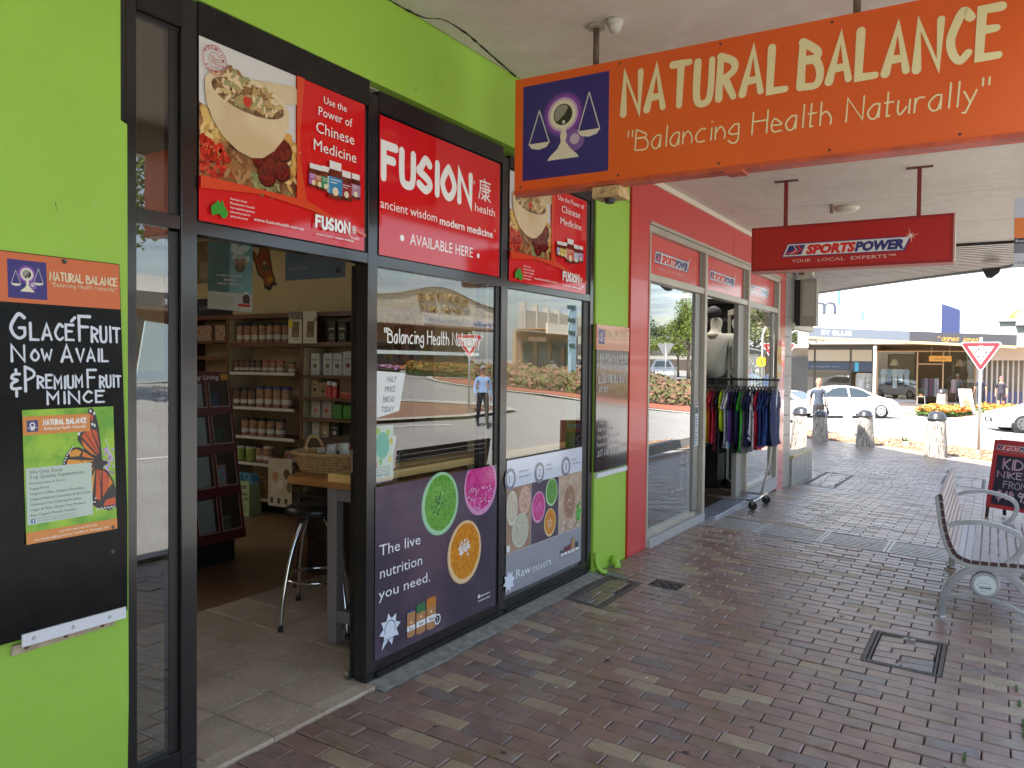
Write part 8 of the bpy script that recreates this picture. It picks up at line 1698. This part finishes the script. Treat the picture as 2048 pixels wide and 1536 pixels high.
ylw=thing('yellow_sign','small orange-yellow hanging sign under the far awning','sign',(.3,49,2.6)); box('panel',(-.35,48.9,2.02),(.72,48.96,2.32),mat('sign_amber',(.50,.25,.03),.5),ylw); A=Art((-.1,48.899,2.12),Xv,Zv,rough=.5,pre='fascia'); A.hand('agnes jones',.0,0,.10,(.15,.07,.01),w_=.12,width=.55,slant=.2); A.build('sign_lettering',ylw)
for x in (-.25,.62): MB().tube([(x,48.93,2.321),(x,48.93,2.95)],.012,6).build('hanger_rod',lfr,ylw)
# building to the right with slatted front, arch and dome
nb=thing('slatted_shop','pale shop with a slatted front and grey arched parapet at the far right','building',(5,51,-.3))
box('wall',(2.16,50.6,gz),(9,54,3.0),mat('render_greygreen',(.30,.31,.30),.8),nb); box('parapet',(2.9,58,3.0),(9,59,4.55),mat('stone_grey',(.30,.31,.28),.85,n=(2,(.24,.25,.22),.4,.6)),nb); box('cornice',(2.8,57.8,4.551),(9,59,4.75),mat('stone_grey',(.30,.31,.28),.85),nb)
MB().prism([(.62*math.cos(R(t)),1.05*math.sin(R(t))) for t in range(0,181,12)],(4.35,57.7,4.3),Xv,Zv,-.5).build('arch',mat('stone_grey2',(.33,.34,.31),.85),nb); MB().prism([(.26*math.cos(R(t)),.62*math.sin(R(t))) for t in range(0,181,15)],(4.45,57.66,4.2),Xv,Zv,.03).build('arch_niche',mat('niche',(.16,.165,.15),.9),nb)
MB().lathe([(.55,0),(.5,.35),(.3,.65),(.02,.75)],(3.9,59.5,4.6),16).build('dome',mat('dome_yellow',(.75,.55,.05),.5),nb,smooth=True)
for i in range(8): box('slat',(2.3+i*.24,49.9,gz),(2.38+i*.24,49.98,2.5),mat('slat_pale',(.52,.50,.46),.6),nb)
box('sign_band',(2.2,49.2,2.1),(4.75,49.3,2.75),mat('band_putty',(.50,.46,.42),.6),nb); box('awning_end',(3.65,46.9,2.75),(4.1,49.2,3.35),wallw,nb); box('soffit',(2.16,47.5,2.76),(8,50.55,2.85),mat('soffit_pale',(.5,.5,.48),.7),nb)
A=Art((2.35,49.199,2.35),Xv,Zv,rough=.5,pre='fascia'); A.text('Marshmallow',.3,.08,.09,(.16,.15,.14),width=1.3); 
A=Art((4.2,49.5,1.2),Xv,Zv,rough=.5,pre='fascia'); A.rect(0,0,.45,.8,(.62,.38,.03)); A.build('yellow_poster',nb); box('dark_window',(4.3,50.4,gz),(8,50.59,2.2),mat('window_dark',(.05,.06,.07),.1,spec=.8),nb); box('blue_riser',(2.2,49.99,gz),(4.2,50.02,.45),mat('riser_blue',(.12,.13,.30),.6),nb)
# ---------------------------------------------------------------- opposite side of the main street (mirrored in the windows)
cp=thing('centre_point_building','cream block building with a curved parapet across the main street, seen in the window','building',(33,49,1.4))
cream=[mat('block_cream_%d'%i,c,.85,n=(3,tuple(q*.9 for q in c),.4,.6)) for i,c in enumerate(((.78,.70,.55),(.74,.66,.51),(.80,.73,.58)))]
def par_top(y):
    return 6.15+1.15*math.exp(-((y-49.3)/4.6)**2)+(.22 if y<42 else 0)
rr=random.Random(77); z=5.32; k=0
box('parapet_core',(33.08,37,4.3),(33.5,58,6.0),mat('mortar_cream',(.36,.31,.23),.9),cp); 
while z<7.4:
    y=37+(.55 if k%2 else 0)
    while y<57.6:
        y1=min(y+1.1,57.6); t0,t1=par_top(y),par_top(y1)
        if max(t0,t1)>z+.03: MB().prism([(y+.012,z),(y1-.012,z),(y1-.012,max(z+.01,min(z+.27,t1))),(y+.012,max(z+.01,min(z+.27,t0)))],(33.0,0,0),Yv,Zv,.3).build('stone_block',cream[rr.randrange(3)],cp)
        y=y1
    z+=.285; k+=1
q=MB(); ysq=[37+i*.5 for i in range(42)]
for a,b in zip(ysq,ysq[1:]): q.add([(32.9,a,par_top(a)),(33.4,a,par_top(a)),(33.4,b,par_top(b)),(32.9,b,par_top(b)),(32.9,a,par_top(a)+.07),(33.4,a,par_top(a)+.07),(33.4,b,par_top(b)+.07),(32.9,b,par_top(b)+.07)],[(0,3,2,1),(4,5,6,7),(0,4,7,3),(1,2,6,5)])
q.build('coping',mat('coping_grey',(.30,.28,.24),.7),cp)
letm=mat('letter_tan',(.42,.27,.11),.7)
def letter3(chh,y,z,h,w_):
    vs,fs=bfont_polys(chh,.03); x0=min(v[0] for v in vs);x1=max(v[0] for v in vs); kx=w_/(x1-x0);kz=h/.729; q=MB(); n=len(vs)
    F_=[(32.80,y-(v[0]-x0)*kx,z+v[1]*kz) for v in vs]; B_=[(32.96,a,b) for _,a,b in F_]; q.v=F_+B_; cnt={}
    for f in fs:
        for i in range(len(f)): e=(f[i],f[(i+1)%len(f)]); cnt[e]=1
    q.f=[tuple(f) for f in fs]+[tuple(n+i for i in reversed(f)) for f in fs]+[(a,n+a,n+b,b) for (a,b) in cnt if (b,a) not in cnt]; q.m=[0]*len(q.f)
    return q.build('letter',letm,cp)
for i,chh in enumerate('CENTRE'):
    y=52.9-i*1.12; letter3(chh,y,6.12+.24*math.sin(math.pi*(i+.2)/5.6),.62,.86)
for i,chh in enumerate('POINT'): letter3(chh,51.8-i*1.05,5.44,.46,.82 if chh!='I' else .2)
scal=mat('canopy_cream',(.78,.73,.60),.8,n=(2,(.72,.67,.54),.4,.6))
P=[(37,5.31)]+[(58,5.31)]; sc_=[]
yy=58
while yy>37: sc_+=[(yy,4.42),(yy-.12,4.36),(yy-.3,4.33),(yy-.48,4.36)]; yy-=.6
MB().prism(P+sc_+[(37,4.42)],(32.3,0,0),Yv,Zv,.06).build('scalloped_canopy',scal,cp); box('canopy_soffit',(32.36,37,4.5),(36,58,4.6),mat('soffit_tan',(.42,.30,.18),.8),cp)
box('book_sign',(32.2,46.3,4.50),(32.27,57.6,5.05),WHT,cp); A=Art((32.195,0,0),(0,-1,0),Zv,rough=.5,pre='fascia'); A.text('BOOKSHOP',-51.2,4.62,.30,(.16,.24,.33),width=4.3); A.text('Farrells',-57.2,4.62,.34,(.05,.14,.40),width=4.6,slant=.25,bold=.02); A.build('sign_lettering',cp)
box('shop_wall',(35.9,37,3.3),(36.2,58,4.5),mat('wall_brown',(.24,.15,.08),.8),cp); box('shop_inner',(36.6,37,1.3),(36.7,58,3.3),mat('inner_dark',(.03,.025,.02),.9),cp)
for i,y in enumerate((37.5,41,44.6,48.4,52.0,55.5)): box('column',(35.6,y,1.3),(35.95,y+.5,4.4),mat('column_tan',(.40,.30,.2),.8),cp)
box('plinth_wall',(35.7,37,1.3),(35.9,58,1.95),mat('plinth_grey',(.25,.23,.21),.8),cp)
rr=random.Random(4)
for i in range(34):
    y=37.6+i*.6+rr.uniform(-.1,.1); c=rr.choice([(.5,.4,.05),(.05,.05,.05),(.3,.3,.28),(.12,.1,.08),(.4,.35,.25),(.1,.18,.2)]); box('window_display',(36.1,y,1.95),(36.4,y+.35,2.2+rr.uniform(.1,1.0)),mat('disp_%02x%02x%02x'%tuple(int(v*255) for v in c),c,.6),cp)
b2=thing('parade_building','pale parade of shops with a posted parapet beside the block building, mirrored','building',(31,63,1.4))
box('parapet',(31,58.3,4.6),(31.4,69,6.2),mat('parapet_stone',(.42,.41,.37),.8),b2)
for i in range(6): y=58.4+i*2.05; box('parapet_post',(30.9,y,4.6),(31.5,y+.25,6.9-.12*i),mat('parapet_post',(.48,.46,.41),.8),b2)
for a,b,m_ in ((58.1,63.5,scal),(63.51,66.2,mat('fascia_taupe',(.36,.32,.26),.7)),(66.21,70,mat('fascia_blue',(.10,.20,.30),.6))): box('fascia',(28.6,a,4.2),(28.75,b,5.05),m_,b2)
box('canopy',(28.76,58.1,4.55),(31.6,70,4.65),mat('soffit_tan',(.42,.30,.18),.8),b2); box('shop_wall',(31.7,58.3,1.2),(32,70,4.5),mat('wall_tan2',(.42,.33,.22),.8),b2)
for i in range(4): y=59.4+i*2.6; box('shop_window',(31.6,y,1.3),(31.69,y+1.7,3.6),mat('window_teal',(.06,.10,.10),.1,spec=.8),b2)
box('shop_sign',(31.4,60,3.65),(31.5,63,4.05),scal,b2); box('shop_sign',(31.3,64.2,3.3),(31.4,67,3.7),mat('sign_teal',(.05,.14,.22),.5),b2)
bp=thing('blue_sign_post','tall pale blue tourist sign post across the road, mirrored in the second window','sign',(19,43.3,.5)); box('post_panel',(18.8,42.9,.4),(19.0,43.6,5.2),mat('post_blue',(.35,.50,.62),.5),bp); 
for i in range(4): box('blade',(18.78,42.3+.1*i,4.9-i*.75),(18.79,43.4,5.15-i*.75),mat('blade_dark',(.05,.08,.12),.5),bp)
# low row behind and in the narrow side window
b3=thing('white_parade','long pale shop row with a dark fascia opposite, mirrored in the narrow window','building',(36,27,1.6)); box('upper_wall',(36,5,4.4),(37,36,6.2),mat('render_pale',(.58,.57,.53),.8),b3); box('fascia',(33.5,5,4.35),(33.7,36,5.1),mat('fascia_slate',(.10,.10,.11),.6),b3); box('canopy_roof',(33.71,5,4.9),(36,36,5.0),wallw,b3); box('shop_wall',(36,5,1.3),(36.3,36,4.34),mat('wall_brown2',(.17,.10,.07),.8),b3)
for i in range(8): box('shop_window',(35.9,6+i*3.7,1.9),(35.99,8.6+i*3.7,3.9),mat('window_teal',(.06,.10,.10),.1,spec=.8),b3)
A=Art((33.49,0,0),(0,-1,0),Zv,rough=.5,pre='fascia'); A.text('hut',-27.6,4.5,.42,(.6,.6,.58),width=1.5); A.build('fascia_lettering',b3)
um=thing('blue_info_board','pale blue leaning notice frame across the street, mirrored in the narrow window','sign',(24,19.5,.9)); MB().prism([(18.2,.9),(19.6,.9),(19.8,3.0),(18.6,3.1)],(24,0,0),Yv,Zv,.08).build('frame',mat('board_pale_blue',(.45,.58,.62),.5),um)
b4=thing('far_roofs','row of pale roofs at the end of the main street','building',(22,95,2)); box('hall',(20,92,-.3),(46,104,3.1),mat('hall_stone',(.42,.40,.35),.8),b4); MB().prism([(19.5,3.1),(46.5,3.1),(42,4.3),(24,4.3)],(0,91.8,0),Xv,Zv,-12).build('roof',mat('roof_dark',(.12,.11,.10),.8),b4); box('yellow_front',(24,91.8,.4),(26,91.95,2.8),mat('front_yellow',(.5,.38,.1),.6),b4); box('shop_front',(27,91.8,.4),(45,91.95,2.4),mat('front_dark',(.09,.075,.06),.5),b4)
b5=thing('side_street_house','low beige house closing the side street at the left','building',(-30,70,0)); box('wall',(-48,68,-1),(-16,80,4.2),mat('house_beige',(.45,.42,.36),.8),b5); MB().prism([(-49,4.2),(-15,4.2),(-20,6.6),(-44,6.6)],(0,67,0),Xv,Zv,-14).build('roof',mat('roof_brown',(.2,.13,.1),.8),b5)
# ---------------------------------------------------------------- trees
barkm=mat('tree_bark',(.13,.10,.075),.9,bump=(20,.8,.02))
_crowns={}
def crown_mesh(kind,seed,n,cols):
    if (kind,seed) in _crowns: return _crowns[(kind,seed)]
    rr=random.Random(seed); q=MB(); cl_=[]
    for i in range(26):
        a=rr.uniform(0,6.28);t=math.acos(rr.uniform(-.7,1)); r_=rr.uniform(.35,.86); cl_.append((Vector((r_*math.sin(t)*math.cos(a),r_*math.sin(t)*math.sin(a),r_*math.cos(t))),rr.uniform(.18,.34),rr.choice((0,0,1,2))))
    for k in range(n):
        c,r_,ci=rr.choice(cl_); d=Vector((rr.gauss(0,1),rr.gauss(0,1),rr.gauss(0,1))).normalized()*r_*(rr.random()**.45); p=c+d
        u=Vector((rr.uniform(-1,1),rr.uniform(-1,1),rr.uniform(-.6,.6))).normalized(); v=u.cross(Vector((rr.uniform(-1,1),rr.uniform(-1,1),rr.uniform(-1,1)))).normalized(); s_=rr.uniform(.022,.045)
        q.add([p-u*s_,p-v*s_*.6,p+u*s_,p+v*s_*.6],[(0,1,2,3)],ci if rr.random()<.75 else rr.randrange(3))
    me=bpy.data.meshes.new('crown'); me.from_pydata(q.v,[],q.f)
    for i,c in enumerate(cols): me.materials.append(mat('foliage_%s_%d'%(kind,i),c,.75))
    me.polygons.foreach_set('material_index',q.m); _crowns[(kind,seed)]=me; return me
KT={'lime':[(.16,.22,.03),(.22,.27,.05),(.11,.16,.03)],'dark':[(.05,.08,.03),(.07,.11,.035),(.035,.06,.025)],'olive':[(.13,.14,.05),(.18,.17,.07),(.09,.11,.04)]}
def tree(x,y,h,r,kind,label,seed,n=5200,cz=.62):
    z=G(x,y); t=thing('tree',label,'tree',(x,y,z)); tr=MB().tube([(x,y,z-.1),(x+.05,y,z+h*.25),(x-.04,y+.05,z+h*.55),(x,y,z+h*.8)],[.05*h*.5,.036*h*.5,.022*h*.5,.008*h],8)
    tr.build('trunk',barkm,t,smooth=True); rr=random.Random(seed)
    for i in range(6):
        a=rr.uniform(0,6.28); z0_=z+h*(.32+.06*i); MB().tube([(x,y,z0_),(x+.35*r*math.cos(a),y+.35*r*math.sin(a),z0_+h*.13),(x+.7*r*math.cos(a),y+.7*r*math.sin(a),z0_+h*.22)],[.012*h,.008*h,.003*h],6).build('limb',barkm,t)
    o=bpy.data.objects.new('crown',crown_mesh(kind,seed%3,n,KT[kind])); COL.objects.link(o); o.parent=t; o.location=(0,0,h*cz); o.scale=(r,r,h*(1-cz)*1.08); o.rotation_euler=(0,0,seed*1.3); return t
tree(21.3,69,5.0,2.6,'lime','bright green street tree beyond the roundabout, mirrored in the sports shop window',1)
tree(18.0,62,7.2,1.9,'lime','tall slim green tree beside the grey stile, mirrored in the sports shop window',2)
tree(27.4,76,3.6,2.0,'lime','small green tree left of the silver car, mirrored in the sports shop window',3)
for i,(x,y,h,r,k,lb) in enumerate(((18.5,90,8.5,4.5,'olive','broad olive tree in the street, first of the row mirrored in the second sports window'),(22.5,100,9,5,'olive','olive tree behind the first of the mirrored row'),(16.5,96,8,4.0,'olive','olive tree right of centre in the mirrored street'),(14.0,88,8,3.4,'dark','dark green tree in the mirrored street near the corner window'),(19,118,11,5,'dark','tall dark tree far down the street'),(41,112,6.5,6,'dark','dark spreading tree on the skyline over the roofs'))):
    tree(x,y,h,r,k,lb,10+i,4200)
tree(18.5,13.2,9.5,3.0,'lime','leafy street tree opposite, mirrored in the narrow side window',5,9000,.66); tree(24,9,9.0,3.4,'olive','olive street tree behind the leafy one, mirrored in the narrow window',6,6000,.6)
tree(-11,62,9,4.5,'dark','dark tree behind the side street at the left',7,4000); tree(-19,58,8,4,'olive','olive tree far left of the side street',8,4000)
for i,(x,y) in enumerate(((9.9,52),(11.0,64))):
    t=thing('street_lamp',('near','far')[i]+' pale street lamp with a curved arm along the mirrored street','street lamp',(x,y,G(x,y))); MB().tube([(x,y,-.4),(x,y,3.6),(x-.15,y,4.1),(x-.6,y,4.4),(x-1.3,y,4.45)],.06,8).build('curved_arm',mat('lamp_green_grey',(.45,.50,.45),.5),t,smooth=True); MB().cbox((x-1.5,y,4.42),(.5,.2,.1)).build('lamp_head',mat('lamp_green_grey',(.45,.50,.45),.5),t)
t=thing('crossing_sign','round yellow pedestrian sign on the near mirrored street lamp','sign',(9.9,51.9,2.2)); MB().lathe([(.32,-.02),(.32,.0)],(9.9,51.92,1.95),20,axis='Y').build('disc',mat('sign_yellow',(.75,.72,.02),.5),t); A=Art((9.9,51.899,1.95),Xv,Zv,rough=.5,pre='sign'); A.stroke([(-.06,-.18),(0,0),(.0,.15)],.06,(.03,.03,.03)); A.stroke([(0,0),(.08,-.18)],.05,(.03,.03,.03),extra=1); A.build('sign_print',t)
